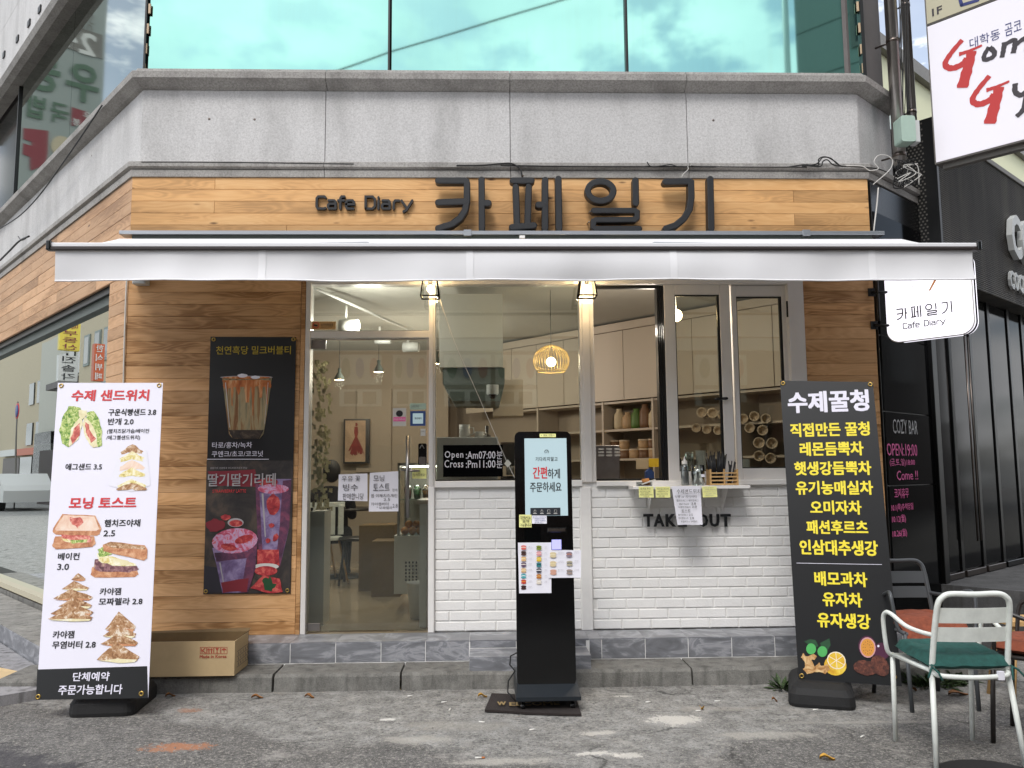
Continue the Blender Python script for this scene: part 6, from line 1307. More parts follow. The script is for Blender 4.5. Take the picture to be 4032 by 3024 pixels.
# dining room: shallow ceiling pendants
def dish(x, y, Y, rpx, lb):
    u, v = planeY(Y).uv(x, y); r = rpx/1790*(Y+6); T = thing('dish_lamp', (u, Y, v), lb, 'lamp', 'warm dish lamps in the dining room')
    mb = MB(); mb.lathe((u, Y, v), [(r, 0), (r*.95, .03), (r*.3, .09), (.02, .13), (0, .13)], 18); part('lamp_shade', mb, 'dark_duct', T); mb = MB(); mb.lathe((u, Y, v+.004), [(0, 0), (r*.97, 0), (r*.97, .006), (0, .006)], 18); part('diffuser', mb, 'warm_disc', T)
    mb = MB(); mb.tube([(u, Y, v+.12), (u, Y, 2.95)], .003, 5); part('cord', mb, 'black_metal', T); point('dish_light', (u, Y, v-.06), 11, (1, .88, .74), T)
dish(733, 821, 3.2, 11, 'left warm dish lamp seen through the glass door'); dish(818, 804, 3.0, 11, 'right warm dish lamp seen through the glass door'); dish(944, 786, 2.6, 7, 'small warm dish lamp at the left edge of the middle window')
dish(78, 880, 4.6, 10, 'warm lamp seen low through the side window on the left')
zR = zoom(1100, 1000, 2.212)
F_ = planeY(1.3); T = thing('track_light', tuple(F_.P(*F_.uv(740, 660))), 'white ceiling track with spot lamps above the glass door', 'lamp')
a = planeY(.7).P(*planeY(.7).uv(*zR(260, 280))); b = planeY(2.0).P(*planeY(2.0).uv(*zR(1170, 675))); mb = MB(); mb.tube([a, b], .014, 4); part('rail', mb, 'sign_white', T)
for (x0, y0, x1, y1, Y, lit) in ((530, 570, 690, 680, 1.1, 1), (1080, 770, 1215, 855, 1.7, 0), (835, 745, 970, 785, 1.5, 0)):
    Fq = planeY(Y); q = Fq.rect(*zr(zR, x0, y0, x1, y1)); cy_ = (q[1]+q[3])/2; r = (q[3]-q[1])/2; mb = MB(); mb.lathe((q[0], Y, cy_), [(0, 0), (r, .0), (r, q[2]-q[0]), (r*.9, q[2]-q[0])], 16, (1, -.18, -.02)); s_ = part('spot_head', mb, 'sign_white', T)
    mb = MB(); mb.lathe((q[0]+.001, Y, cy_), [(0, q[2]-q[0]-.004), (r*.92, q[2]-q[0]-.004), (r*.92, q[2]-q[0]+.002), (0, q[2]-q[0]+.002)], 16, (1, -.18, -.02)); part('lens', mb, 'spot_lens' if lit else 'sign_white', s_)
    if lit: point('spot_light', (q[2]+.12, Y-.25, cy_-.1), 15, (1, .95, .88), T)
    mb = MB(); mb.tube([((q[0]+q[2])/2-.03, Y, cy_+r), ((q[0]+q[2])/2-.03, Y, cy_+r+.12)], .012, 6); part('stem', mb, 'sign_white', s_)
F_ = planeY(4.6); q = F_.rect(742, 905, 798, 1001); T = thing('framed_painting', ((q[0]+q[2])/2, 4.6, q[1]), 'framed painting of a figure in a red dress on the dining room wall', 'painting')
food('painting_ground', [(.3, '8d745c'), (.5, 'a78c72'), (.7, 'b9a086')], 3); mat('painting_red', '7a2a26', .7, noise_amt=.3, noise_scale=20)
mb = MB(); mb.fbox(F_, *q, -.06, 0); part('frame', mb, 'black_metal', T); mb = MB(); mb.fbox(F_, q[0]+.02, q[1]+.02, q[2]-.05, q[3]-.02, 0, .004); part('canvas', mb, 'painting_ground', T)
mb = MB(); mb.flat(F_, F_.pts([(768, 914), (771, 913), (773, 917), (771, 921), (768, 920)]), .006); mb.flat(F_, F_.pts([(766, 922), (773, 922), (774, 934), (772, 944), (767, 944), (765, 934)]), .006)
rnd = random.Random(4)
for k in range(16): x = 753+k*2.1; mb.flat(F_, F_.pts([(768+k*.2, 942), (771, 942), (x+3+rnd.uniform(-1, 2), 978+rnd.uniform(-7, 10)), (x-1, 975+rnd.uniform(-6, 8))]), .0062+.0002*k)
part('painted_figure', mb, 'painting_red', T)
mb = pbox(4.7, (770, 840, 845, 1020), .2); T = thing('partition_panel', tuple(planeY(4.7).P(*planeY(4.7).uv(805, 1020))), 'tan partition panel behind the framed painting', 'panel'); part('body', mb, 'interior_wall', T)
m = MB(); m.box((-6.2, 4.75, FLOOR), (-.5, 4.78, 2.955)); part('partition', m, 'interior_wall', B)
mb = MB(); mb.fbox(planeY(.34), planeY(.34).rect(668, 1100, 705, 1360)[0], FLOOR, planeY(.34).uv(700, 1200)[0], 1.08, -.25, 0); T = thing('low_wall', (-1.35, .8, FLOOR), 'low pale wall just inside the door at its hinge side', 'wall'); part('body', mb, 'interior_white', T)
mb = MB(); rnd = random.Random(5); Fq = planeY(.5); T = thing('hanging_leaves', tuple(Fq.P(*Fq.uv(683, 1100))), 'curtain of hanging paper leaf strips inside the hinge side of the door', 'decoration')
for k in range(220):
    u, v = Fq.uv(rnd.uniform(668, 698), rnd.uniform(770, 1110)); w_ = rnd.uniform(.015, .03); h = rnd.uniform(.02, .05); a = rnd.uniform(-.5, .5); d = rnd.uniform(-.3, 0)
    mb.add([Fq.P(u, v, d), Fq.P(u+w_, v+a*.02, d+.01), Fq.P(u+w_*.9, v-h, d), Fq.P(u-.003, v-h*.8, d)], [(0, 1, 2, 3)])
mat('paper_leaf', 'd8d2b6', .7); part('leaves', mb, ['paper_leaf'], T, kind='stuff')
# person seated with back to the door
def skin_body(name, verts, edges, radii, mt, parent, sub=2):
    me = bpy.data.meshes.new(name); off = wloc(parent); me.from_pydata([tuple(Vector(v)-off) for v in verts], edges, []); o = bpy.data.objects.new(name, me); col.objects.link(o); o.parent = parent; me.materials.append(MATS[mt])
    sk = o.modifiers.new('skin', 'SKIN'); o.modifiers.new('sub', 'SUBSURF').levels = sub; o.modifiers['sub'].render_levels = sub
    for i, r in enumerate(radii): me.skin_vertices[0].data[i].radius = (r, r) if not isinstance(r, tuple) else r
    me.skin_vertices[0].data[0].use_root = True; return o
PY = 3.0; pu, pv = planeY(PY).uv(712, 1040); T = thing('person', (pu, PY, FLOOR), 'person in black seated at a table, back turned, seen through the glass door', 'person')
P0 = Vector((pu, PY, FLOOR)); hipz = .47
vs = [(0, 0, hipz), (0, .02, hipz+.22), (0, .06, hipz+.42), (0, .10, hipz+.52), (.10, 0, hipz), (.12, .40, hipz+.02), (.12, .42, .05), (.12, .54, .03), (-.10, 0, hipz), (-.12, .40, hipz+.02), (-.12, .42, .05), (-.12, .54, .03), (.19, .07, hipz+.42), (.23, .14, hipz+.18), (.14, .36, hipz+.24), (-.19, .07, hipz+.42), (-.23, .14, hipz+.18), (-.14, .36, hipz+.24)]
ed = [(0, 1), (1, 2), (2, 3), (0, 4), (4, 5), (5, 6), (6, 7), (0, 8), (8, 9), (9, 10), (10, 11), (2, 12), (12, 13), (13, 14), (2, 15), (15, 16), (16, 17)]
rd = [.13, .14, .13, .06, .10, .075, .045, .04, .10, .075, .045, .04, .075, .05, .035, .075, .05, .035]
skin_body('body', [P0+Vector(v) for v in vs], ed, [(r, r) for r in rd], 'cloth_black', T)
mb = MB(); mb.ball(P0+Vector((0, .13, hipz+.66)), .095, 14, 10, (.85, 1, 1.15)); part('head', mb, 'skin', T)
mb = MB(); mb.ball(P0+Vector((0, .115, hipz+.68)), .108, 14, 10, (.9, 1, 1.15)); part('hair', mb, 'hair', T)
# cafe furniture in the dining room
cx = planeY(2.6).uv(700, 1100)[0]; T = thing('shell_chair', (cx, 2.6, FLOOR), 'white moulded chair with slotted back and splayed legs inside the door', 'chair')
Fq = Fr((cx, 2.62, FLOOR), (.9, .4, 0)); 
for k in range(5): mb = MB(); u = -.2+k*.085; mb.fbox(Fq, u, .50, u+.055, .80, -.02+abs(k-2)*.012, .0+abs(k-2)*.012, .002); part('back_slat', mb, 'chair_white', T)
mb = MB(); mb.fbox(Fq, -.21, .78, .21, .83, -.02, .01, .003); part('top_rail', mb, 'chair_white', T); mb = MB(); mb.fbox(Fq, -.22, .44, .22, .47, -.4, .02, .005); part('seat', mb, 'chair_white', T)
for a, b in ((-.2, -.02), (.2, -.02), (-.18, -.38), (.18, -.38)): mb = MB(); mb.tube([Fq.P(a*.8, .45, b), Fq.P(a*1.3, 0, b*1.15)], .012, 6); part('leg', mb, 'light_wood', T)
tx_ = planeY(3.3).uv(745, 1200)[0]; T = thing('cafe_table', (tx_, 3.3, FLOOR), 'round black pedestal table in the dining room', 'table'); mb = MB(); mb.lathe((tx_, 3.3, FLOOR), [(0, .72), (.36, .72), (.36, .745), (0, .745)], 24); part('tabletop', mb, 'chair_dark', T)
mb = MB(); mb.lathe((tx_, 3.3, FLOOR), [(.26, 0), (.26, .012), (.04, .03), (.03, .06), (.03, .72)], 18); part('pedestal', mb, 'black_metal', T)
sx_ = planeY(2.7).uv(772, 1200)[0]; T = thing('bar_stool', (sx_, 2.7, FLOOR), 'dark wooden stool in front of the round table', 'stool'); mb = MB(); mb.lathe((sx_, 2.7, FLOOR), [(0, .44), (.19, .44), (.2, .455), (.19, .47), (0, .47)], 18); part('seat', mb, 'chair_dark', T)
for a, b in ((-1, -1), (1, -1), (-1, 1), (1, 1)): mb = MB(); mb.tube([(sx_+a*.11, 2.7+b*.11, FLOOR+.44), (sx_+a*.16, 2.7+b*.16, FLOOR)], .013, 6); part('leg', mb, 'chair_dark', T)
for x, w_, h, Y, lb in ((818, .34, .62, 2.3, 'tall brown carton standing left of the cake fridge'), (838, .26, .5, 1.9, 'lower brown carton with punched holes beside the cake fridge')):
    u = planeY(Y).uv(x, 1150)[0]; T = thing('storage_carton', (u, Y, FLOOR), lb, 'carton'); mb = MB(); mb.box((u-w_/2, Y-.15, FLOOR), (u+w_/2, Y+.2, FLOOR+h)); part('box', mb, 'cardboard_dark', T)
FQ = planeY(.85); q = FQ.rect(853, 1000, 925, 1157); q2 = FQ.rect(851, 1157, 926, 1283); T = thing('display_fridge', ((q[0]+q[2])/2, 1.1, FLOOR), 'glass fronted display fridge full of fruit cups behind the door', 'fridge')
mb = MB(); mb.fbox(FQ, q2[0], max(q2[1], FLOOR+.08), q2[2]+.1, q2[3], -.6, 0, .004); part('body', mb, 'interior_white', T)
mb = MB(); mb.fbox(FQ, q[0]+.02, q[3]-.02, q[2]+.1, q[3], -.6, 0); 
for u in (q[0]+.02,): mb.fbox(FQ, u, q[1], u+.02, q[3], -.02, 0); mb.fbox(FQ, u, q[1], u+.02, q[3], -.6, -.58)
part('frame', mb, 'steel', T); mb = MB(); mb.fbox(FQ, q[0]+.04, q[1], q[2]+.1, q[3]-.02, -.6, -.59); part('back_panel', mb, 'interior_white', T)
zmid = FQ.uv(890, 1107)[1]
for v in (q[1]+.002, FQ.uv(890, 1078)[1]): mb = MB(); mb.fbox(FQ, q[0]+.04, v-.008, q[2]+.1, v, -.58, -.01); part('shelf', mb, 'plastic_clear', T)
mb = MB(); mb.fbox(FQ, q[0]+.04, q[1], q[2]+.1, q[3]-.02, .0, .004); part('pane', mb, 'clear_glass', T)
l_ = MB(); l_.fbox(FQ, q[0]+.05, q[3]-.035, q[2]+.1, q[3]-.022, -.08, -.04); part('light_strip', l_, 'spot_lens', T); point('fridge_light', tuple(FQ.P(q[0]+.2, q[3]-.06, -.1)), 1.2, (1, .97, .92), T)
for i in range(4):
    for j in range(6): mb = MB(); u = q2[0]+.09+i*.028; v_ = q2[1]+.10+j*.028; mb.flat(FQ, rrect(u, v_, u+.014, v_+.018, .005, 2), .001); part('vent_hole', mb, 'black_plastic', T)
rnd = random.Random(8)
for i in range(9):
    u = q[0]+.075+(i % 5)*.062+(i//5)*.03; v_ = q[1]+.034+(i//5)*.05; mb = MB(); mb.ball(FQ.P(u, v_, -.08-(i//5)*.03), .033, 12, 8); solo('orange', mb, 'orange_fruit', 'round orange stacked on the bottom shelf of the display fridge', 'fruit', 'oranges in the display fridge')
for i, mt in enumerate(['berry_print', 'plum_green', 'orange_fruit', 'berry_print']):
    u = q[0]+.10+i*.075; v_ = FQ.uv(890, 1078)[1]; T2 = thing('fruit_cup', tuple(FQ.P(u, v_, -.08)), 'clear domed cup of %s fruit on the upper fridge shelf' % ['red', 'green', 'orange', 'dark red'][i], 'cup'); mb = MB(); mb.lathe(FQ.P(u, v_, -.08), [(0, 0), (.024, 0), (.031, .07), (0, .072)], 12); part('fruit', mb, mt, T2)
    mb = MB(); mb.lathe(FQ.P(u, v_, -.08), [(.026, 0), (.034, .075), (.034, .08), (.026, .105), (.012, .112)], 12); part('cup', mb, 'plastic_clear', T2)
u, v = planeY(.6).uv(903, 1298); T = thing('waste_bin', (u, .6, FLOOR), 'pale green plastic waste bin standing before the display fridge', 'bin'); mb = MB(); mb.lathe((u, .6, FLOOR+.003), [(0, 0), (.062, 0), (.085, .26), (.09, .265), (.09, .275), (.082, .275), (.06, .01), (0, .01)], 20); part('body', mb, 'sign_white', T)
point('interior_light', (-1.8, 3.2, 2.6), 24, (1, .80, .58)) if False else None
# ============================================================ RIGHT: BAR SHOPFRONT
T = thing('bar_shopfront', tuple(RW.P(1.2, 0, 0)), 'black glazed bar shopfront with corrugated fascia and white channel letters', 'shop')
BRo = T
s_p0, s_p1 = RW.uv(1907, 1000, 0)[0], RW.uv(2013, 1000, 0)[0]
mb = MB(); mb.fbox(RW, .02, .0, 1.0, CT-.02, .0, .012); part('wall', mb, 'bar_black', T)
zU = [FA.uv(1, 1)[0]]
hz1 = RW.uv(1960, 893, .02)[1]; hz2 = RW.uv(1960, 1048, .02)[1]
for a, b in ((.25, hz2-.004), (hz2+.004, hz1-.004), (hz1+.004, 2.35), (2.358, 3.3)):
    mb = MB(); mb.fbox(RW, .03, a, s_p1, b, .012, .022, .002); part('glass_panel', mb, 'bar_glass', T)
zD2 = zoom(3032, 1600, 2.212); RWo = Fr(RW.P(0, 0, .022), RW.ux, (0, 0, 1), RW.n)
lettering(T, RWo, [('COZY BAR', *zr(zD2, 1068, 118, 1282, 240))], 'chalk', hand=.5, o=.002)
lettering(T, RWo, [('OPEN:19:00', *zr(zD2, 1015, 325, 1278, 432)), ('(금,토,일)18:00', *zr(zD2, 1040, 455, 1258, 525)), ('Come !!', *zr(zD2, 1100, 560, 1285, 640)), ('코지휴무', *zr(zD2, 1080, 712, 1205, 800)), ('10.1(목)추석당일', *zr(zD2, 1055, 845, 1245, 915)), ('10.12(월)', *zr(zD2, 1060, 945, 1180, 1020)), ('10.26(월)', *zr(zD2, 1065, 1070, 1190, 1145))], 'ink_pink', hand=.6, o=.002, bold=.006)
s_ = s_p1
mb = MB(); mb.fbox(RW, s_p1+.004, .40, s_p1+.10, 3.0, .0, .05, .004); part('door_frame', mb, 'bar_frame', T)
mb = MB(); mb.fbox(RW, 1.0, .0, 8.0, 3.0, -.1, -.02); part('wall', mb, 'bar_black', T)
u = s_p1+.105; k = 0
while u < 6:
    w_ = [.42, .5, .5, .55][k % 4]; mb = MB(); mb.fbox(RW, u+.004, .52, u+w_-.004, 2.9, -.0195, -.008); part('glass_panel', mb, 'bar_glass', T)
    mb = MB(); mb.fbox(RW, u+w_-.03, .46, u+w_+.03, 3.0, -.019, .004, .002); part('door_frame', mb, 'bar_frame', T)
    mb = MB(); mb.fbox(RW, u+.03, .462, u+w_-.03, .51, -.019, .02, .003); part('bottom_rail', mb, 'steel_dark' if k < 3 else 'bar_frame', T); u += w_; k += 1
for x in (2105, 2112): s_ = RW.uv(x, 1100, .06)[0]; mb = MB(); mb.tube([RW.P(s_, .75, .07), RW.P(s_, 2.5, .07)], .008, 6); part('pull_handle', mb, 'steel_dark', T)
# fascia with corrugated sheet
fo, fs = .16, .95; fz0, fz1 = RW.uv(2107, 623, fo)[1], RW.uv(2160, 372, fo)[1]; nr = int((fz1-fz0)/.018); mb = MB(); vs = []
for i in range(nr*2+1):
    z = fz0+(fz1-fz0)*i/(nr*2); o = fo+(.006 if i % 2 else 0); vs += [RW.P(fs, z, o), RW.P(9, z, o)]
mb.add(vs, [(2*i, 2*i+1, 2*i+3, 2*i+2) for i in range(nr*2)]); mb.fbox(RW, fs, fz0, 9, fz1, -.3, fo-.004); part('fascia', mb, 'corrugated', T)
mb = MB(); mb.fbox(RW, fs-.01, fz1, 9, fz1+.05, -.3, fo+.02, .004); part('coping', mb, 'sign_side', T)
mb = MB(); mb.fbox(RW, fs-.05, 2.6, fs-.004, 4.25, -.25, fo+.015, .003); PP = part('corner_post', mb, 'black_metal', T)
n_ = -RW.ux; Fp = Fr(RW.P(fs-.05, 0, 0), RW.n, (0, 0, 1), -RW.ux); mb = MB()
for j in range(46):
    for i in range(6): 
        cu, cv = -.10+i*.032+(j % 2)*.016, 3.05+j*.026; mb.flat(Fp, [(cu+.0085*math.cos(R(60*k)), cv+.0085*math.sin(R(60*k))) for k in range(6)], .001)
part('perforation', mb, 'sign_side', PP, kind='stuff')
FL = Fr(RW.P(0, 0, fo+.01), RW.ux, (0, 0, 1), RW.n)
u0, v0, _, v1 = FL.rect(2174, 468, 2195.5, 560); lw_ = FL.uv(2195.5, 515)[0]-u0
for i, ch_ in enumerate('COZY'): mb = MB(); text(mb, FL, ch_, u0+i*lw_*1.02, v0, u0+i*lw_*1.02+lw_*.92, v1, o=.0, th=.05, bold=.03, px=False); part('letter', mb, 'pvc', T)
u0, v0, _, v1 = FL.rect(2177, 586, 2186, 625); lw_ = FL.uv(2186, 600)[0]-u0
for i, ch_ in enumerate('COCKTAIL'): mb = MB(); text(mb, FL, ch_, u0+i*lw_*1.02, v0, u0+i*lw_*1.02+lw_*.88, v1, o=.0, th=.025, bold=.03, px=False); part('letter', mb, 'pvc', T)
# raised terrace in front of the bar
Zp = .455
e1 = onZ(2145, 1316, Zp); oo = (e1-RW.O).dot(RW.n)
mb = MB(); mb.fbox(RW, s_p1-.02, -.02, 9, Zp, -.1, oo, .01); part('terrace', mb, 'terrace_stone', None, kind='structure')
e2 = onZ(2201, 1379, .22); o2 = (e2-RW.O).dot(RW.n); mb = MB(); mb.fbox(RW, s_p1+.3, -.02, 9, .22, oo-.02, max(o2, oo+.1), .01); part('terrace_step', mb, 'step_concrete', None, kind='structure')
# far building seen in the gap beyond the pipes
FB = Fr(RW.P(0, 0, -3.0), RW.ux, (0, 0, 1), RW.n); T = thing('far_building', tuple(FB.P(9, 0)), 'pale yellow rendered building beyond the drainpipes, washed out by the sky', 'building'); mat('pale_yellow', 'dcdcba', .8)
zt_ = FB.uv(1985, 178)[1]; s0_ = FB.uv(1950, 300)[0]
mb = MB(); mb.fbox(FB, s0_-3, 0, s0_+14, zt_, -6, 0); part('wall', mb, 'pale_yellow', T); mb = MB(); mb.fbox(FB, s0_-3, zt_, s0_+14, zt_+.25, -6, .12); part('cornice', mb, 'sign_side', T)
for i in range(5):
    for j in range(2): mb = MB(); u = s0_-1+i*2.6; z = zt_-2.2-j*3.0; mb.fbox(FB, u, z, u+1.2, z+1.3, 0, .03); W_ = part('window', mb, 'sign_side', T); mb = MB(); mb.fbox(FB, u+.06, z+.06, u+.57, z+1.24, .03, .04); mb.fbox(FB, u+.63, z+.06, u+1.14, z+1.24, .03, .04); part('pane', mb, 'upper_side_glass', W_)
# ---- drainpipes
def pipe(x0, y0, x1, y1, rpx, o, lb, nm='drainpipe'):
    Fo = Fr(RW.P(0, 0, o), RW.ux, (0, 0, 1), RW.n); u0, v0 = Fo.uv(x0, y0); u1, v1 = Fo.uv(x1, y1); um = (u0+u1)/2; r = rpx/1790*6.3; T = thing(nm, tuple(Fo.P(um, v1)), lb, 'pipe')
    mb = MB(); mb.tube([Fo.P(um, v1), Fo.P(um, 8.5)], r, 16); part('tube', mb, 'steel', T)
    for z in (v1+.06, v1+1.0, v1+1.9): mb = MB(); mb.tube([Fo.P(um, z), Fo.P(um, z+.03)], r*1.07, 16); mb.tube([Fo.P(um, z+.015, 0), Fo.P(um, z+.015, -o-.05)], .008, 6); part('clamp', mb, 'steel_dark', T)
    return T, Fo, um, v1
PT, PF_, pum, pv1 = pipe(1930, 150, 1946, 357, 13.5, .09, 'thick steel drainpipe down the right corner of the building')
PT2, PF2, pum2, pv2 = pipe(1961, 130, 1972, 262, 10.5, .03, 'thinner dark steel pipe behind the thick drainpipe')
q = planeY(.1).rect(1947, 249, 1982, 304); mb = MB(); F_ = planeY(.0); q = F_.rect(1947, 249, 1978, 305); mb.fpoly(F_, rrect(*q, .02), -.12, -.0); T = thing('junction_box', ((q[0]+q[2])/2, 0, q[1]), 'pale green plastic cable junction box tied to the drainpipes', 'junction box'); part('housing', mb, 'meter_box', T)
q2 = F_.rect(1979, 258, 1989, 305); mb = MB(); mb.fbox(F_, *q2, -.10, -.01, .003); part('side_cover', mb, 'pvc', T)
rnd = random.Random(21)
def cable(pts, r, mt, lb, nm='cable', grp=None, jit=0):
    P_ = [Vector(p) for p in pts]; out = []
    for i in range(len(P_)-1):
        p0, p1, p2, p3 = P_[max(0, i-1)], P_[i], P_[i+1], P_[min(len(P_)-1, i+2)]
        for k in range(6): t = k/6; out.append(.5*((2*p1)+(-p0+p2)*t+(2*p0-5*p1+4*p2-p3)*t*t+(-p0+3*p1-3*p2+p3)*t**3))
    out.append(P_[-1]); mb = MB(); mb.tube(out, r, 6); return solo(nm, mb, mt, lb, 'cable', grp)
def cp(lst, Y): F = planeY(Y); return [F.P(*F.uv(x, y)) for x, y in lst]
z0a = zoom(0, 0, 1.58); z2a = zoom(1300, 0, 1.58); z3a = zoom(2632, 0, 1.58); z9 = zoom(3332, 600, 2.37)
cable(cp(zp(z0a, [(880, 1008), (1100, 1008), (1500, 1011), (2030, 1018), (2200, 1020)]), -.035), .004, 'cable', 'thin black cable lying along the left part of the lower granite ledge')
cable(cp(zp(z2a, [(785, 1030), (950, 1028), (1060, 1018), (1130, 1018), (1180, 1050), (1195, 1100)]), -.045), .006, 'cable', 'black cable arching over the ledge down to the second Korean letter')
cable(cp(zp(z2a, [(1060, 1028), (1270, 1032), (1380, 1034), (1730, 1036), (2160, 1036), (2400, 1036)]), -.04), .0045, 'cable', 'black cable lying on the ledge above the last two Korean letters')
cable(cp(zp(z2a, [(1972, 1008), (1995, 1035), (2060, 1032), (2120, 1024), (2160, 1038)]), -.05), .004, 'cable', 'short kinked cable end sticking up from the ledge')
cable(cp(zp(z3a, [(120, 1035), (122, 1055), (95, 1080), (82, 1102)]), -.06), .003, 'cable_white', 'thin pale wire dropping behind the last Korean letter')
for k, (pts, mt, lb) in enumerate([([(740, 1040), (850, 1025), (930, 1030), (935, 990), (975, 975), (1030, 1000), (1070, 1035)], 'cable', 'outer black loop of coiled cable on the right end of the ledge'), ([(830, 1035), (920, 1020), (960, 980), (1010, 985), (1050, 1020), (1085, 1038)], 'cable', 'inner black loop of coiled cable on the right end of the ledge'),
                                    ([(850, 1030), (945, 1035), (960, 1005), (990, 995), (1040, 1030), (1200, 1040), (1300, 1050), (1370, 1075)], 'cable', 'black cable trailing from the coil towards the drainpipe'), ([(145, 1030), (160, 1035), (300, 1038), (600, 1040), (860, 1040)], 'cable', 'long flat cable on the ledge left of the coil')]):
    cable(cp(zp(z3a, pts), -.05-.006*k), .005, mt, lb)
cable(cp(zp(z9, [(0, 125), (150, 130), (220, 170), (300, 150), (260, 90), (300, 30), (380, 30), (430, 70), (425, 130), (380, 190), (250, 300)]), -.07), .0035, 'cable_white', 'white coiled cable hanging at the right corner of the ledge')
cable(cp(zp(z9, [(300, 330), (285, 500), (265, 660), (258, 735)]), -.10), .005, 'cable_white', 'white cord hanging down to the right end of the awning hood')
for k in range(16):
    pts = [(rnd.uniform(430, 700), rnd.uniform(60, 330)) for _ in range(5)]; cable(cp(zp(z9, pts), .08+rnd.uniform(-.08, .1)), .0035, 'cable' if k % 4 else 'cable_white', 'tangled loose %s cable around the foot of the drainpipe' % ('black' if k % 4 else 'white'), grp='tangled cables at the drainpipe')
for k in range(7): pts = [(495+k*14+rnd.uniform(-8, 8), y+rnd.uniform(-10, 10)) for y in (0, 250, 520, 800, 1060)]; cable(cp(zp(zoom(3332, 0, 2.37), pts), .16), .0035, 'cable', 'black cable running down between the two drainpipes', grp='cables between the drainpipes')
cable([LW.P(*LW.uv(*zoom(0, 0, 1.8435)(x, y), .05), .05) for x, y in ((740, 765), (690, 840), (590, 990), (480, 1150), (300, 1400), (150, 1560), (0, 1660))], .006, 'cable', 'black cable sagging diagonally across the left granite band')
cable([LW.P(*LW.uv(*z0a(x, y), .05), .05) for x, y in ((180, 1470), (120, 1500), (60, 1560), (0, 1620))], .010, 'cable', 'thick cable bundle along the left wall below the cornice')
cable([LW.P(*LW.uv(*z0a(x, y), .05), .05) for x, y in ((112, 1470), (135, 1495), (160, 1485))], .004, 'cable', 'short cable stub poking up from the left cable bundle')
cable(cp([(499/K, 600), (492/K, 700), (486/K, 830), (478/K, 1100)], -.012), .006, 'cable_white', 'white cord running down the left timber corner')
c0, c1 = planeY(.045), None
cable(cp(zp(zN, [(108, 165), (230, 520), (400, 900), (560, 1270), (660, 1500), (732, 1645)]), .03), .0028, 'cable_white', 'white cord slanting across the middle window from the left lantern')
u, v = planeY(.03).uv(*zN(662, 1503)); mb = MB(); mb.fpoly(planeY(.03), [(u, v-.03), (u+.026, v), (u, v+.03), (u-.026, v)], -.002, .004); solo('tape_patch', mb, 'tape', 'small square of clear tape holding the slanting cord', 'tape')
# led module string round the upper windows
T = thing('led_string', (0, -.0, 4.38), 'string of small cream LED modules edging the mirrored upper windows', 'light string', None)
F_ = Fr(FA.P(0, 0, -.088), (1, 0, 0), (0, 0, 1), (0, -1, 0)); xs_ = [322+45.3*k for k in range(35)]
for x in xs_:
    if x > 1858: break
    y = 154.5+(x-318)/(1862-318)*14; u, v = F_.uv(x, y); mb = MB(); mb.fbox(F_, u-.03, v-.007, u+.03, v+.008, 0, .012, .002); part('led_module', mb, 'led_module', T)
for side, x0, x1 in ((0, 324, 312), (1, 1852, 1864)):
    for k in range(4): y = (20+k*43) if side == 0 else (15+k*46); xx = x0+(x1-x0)*k/3; u, v = F_.uv(xx, y if y < 150 else 148); mb = MB(); mb.fbox(F_, u-.009, v-.04, u+.009, v+.04, 0, .012, .002); part('led_module', mb, 'led_module', T)
mb = MB(); a = F_.P(*F_.uv(318, 157), .004); b = F_.P(*F_.uv(1862, 171), .004); mb.tube([a+(b-a)*i/70+Vector((0, 0, .004*math.sin(i*1.57))) for i in range(71)], .0035, 5); part('wire', mb, 'cable_white', T)
# cctv camera under the awning at the left
u, v = planeY(-.08).uv(308, 605); T = thing('cctv_camera', (u, -.08, v), 'white and black security camera under the awning at the left corner', 'camera')
mb = MB(); F_ = planeY(-.06); mb.fbox(F_, u-.075, v-.025, u+.02, v+.03, -.055, .02, .006); part('bracket', mb, 'pvc', T); mb = MB(); mb.lathe((u-.02, -.06, v+.035), [(0, 0), (.03, .0), (.032, .1), (.026, .1), (.02, .09), (0, .09)], 14, (.55, -.8, -.1)); part('housing', mb, 'black_plastic', T)
# ---- big projecting signs at the right edge
GP = RW.P(*RW.uv(2019, 354, .3)[:1], 0, .3) if False else None
Fo = Fr(RW.P(0, 0, .28), RW.ux, (0, 0, 1), RW.n); us, _ = Fo.uv(2010, 250); O_ = Fo.P(us, 0)
GD = R(131-180); GS = Fr(O_, (math.cos(GD), math.sin(GD), 0), (0, 0, 1)); zX = zoom(3332, 0, 2.37)
gv0 = (GS.uv(2019, 354)[1]+GS.uv(2212, 306)[1])/2; gu0 = GS.uv(2012, 240)[0]; gvt = (GS.uv(*zX(755, 235))[1]+GS.uv(*zX(1400, 0))[1])/2
T = thing('projecting_sign', tuple(GS.P(.6, gv0)), 'big white lightbox with red brush letters at the top right', 'sign')
mb = MB(); mb.fbox(GS, gu0, gv0, gu0+1.25, gvt-.006, -.16, -.002); part('frame', mb, 'sign_side', T); mb = MB(); mb.fbox(GS, gu0+.012, gv0+.012, gu0+1.24, gvt-.012, -.002, .004); part('panel', mb, 'sign_face', T)
mb = MB(); mb.fbox(GS, gu0+.04, gv0-.035, gu0+1.2, gv0-.001, -.11, -.05); part('rail', mb, 'sign_side', T)
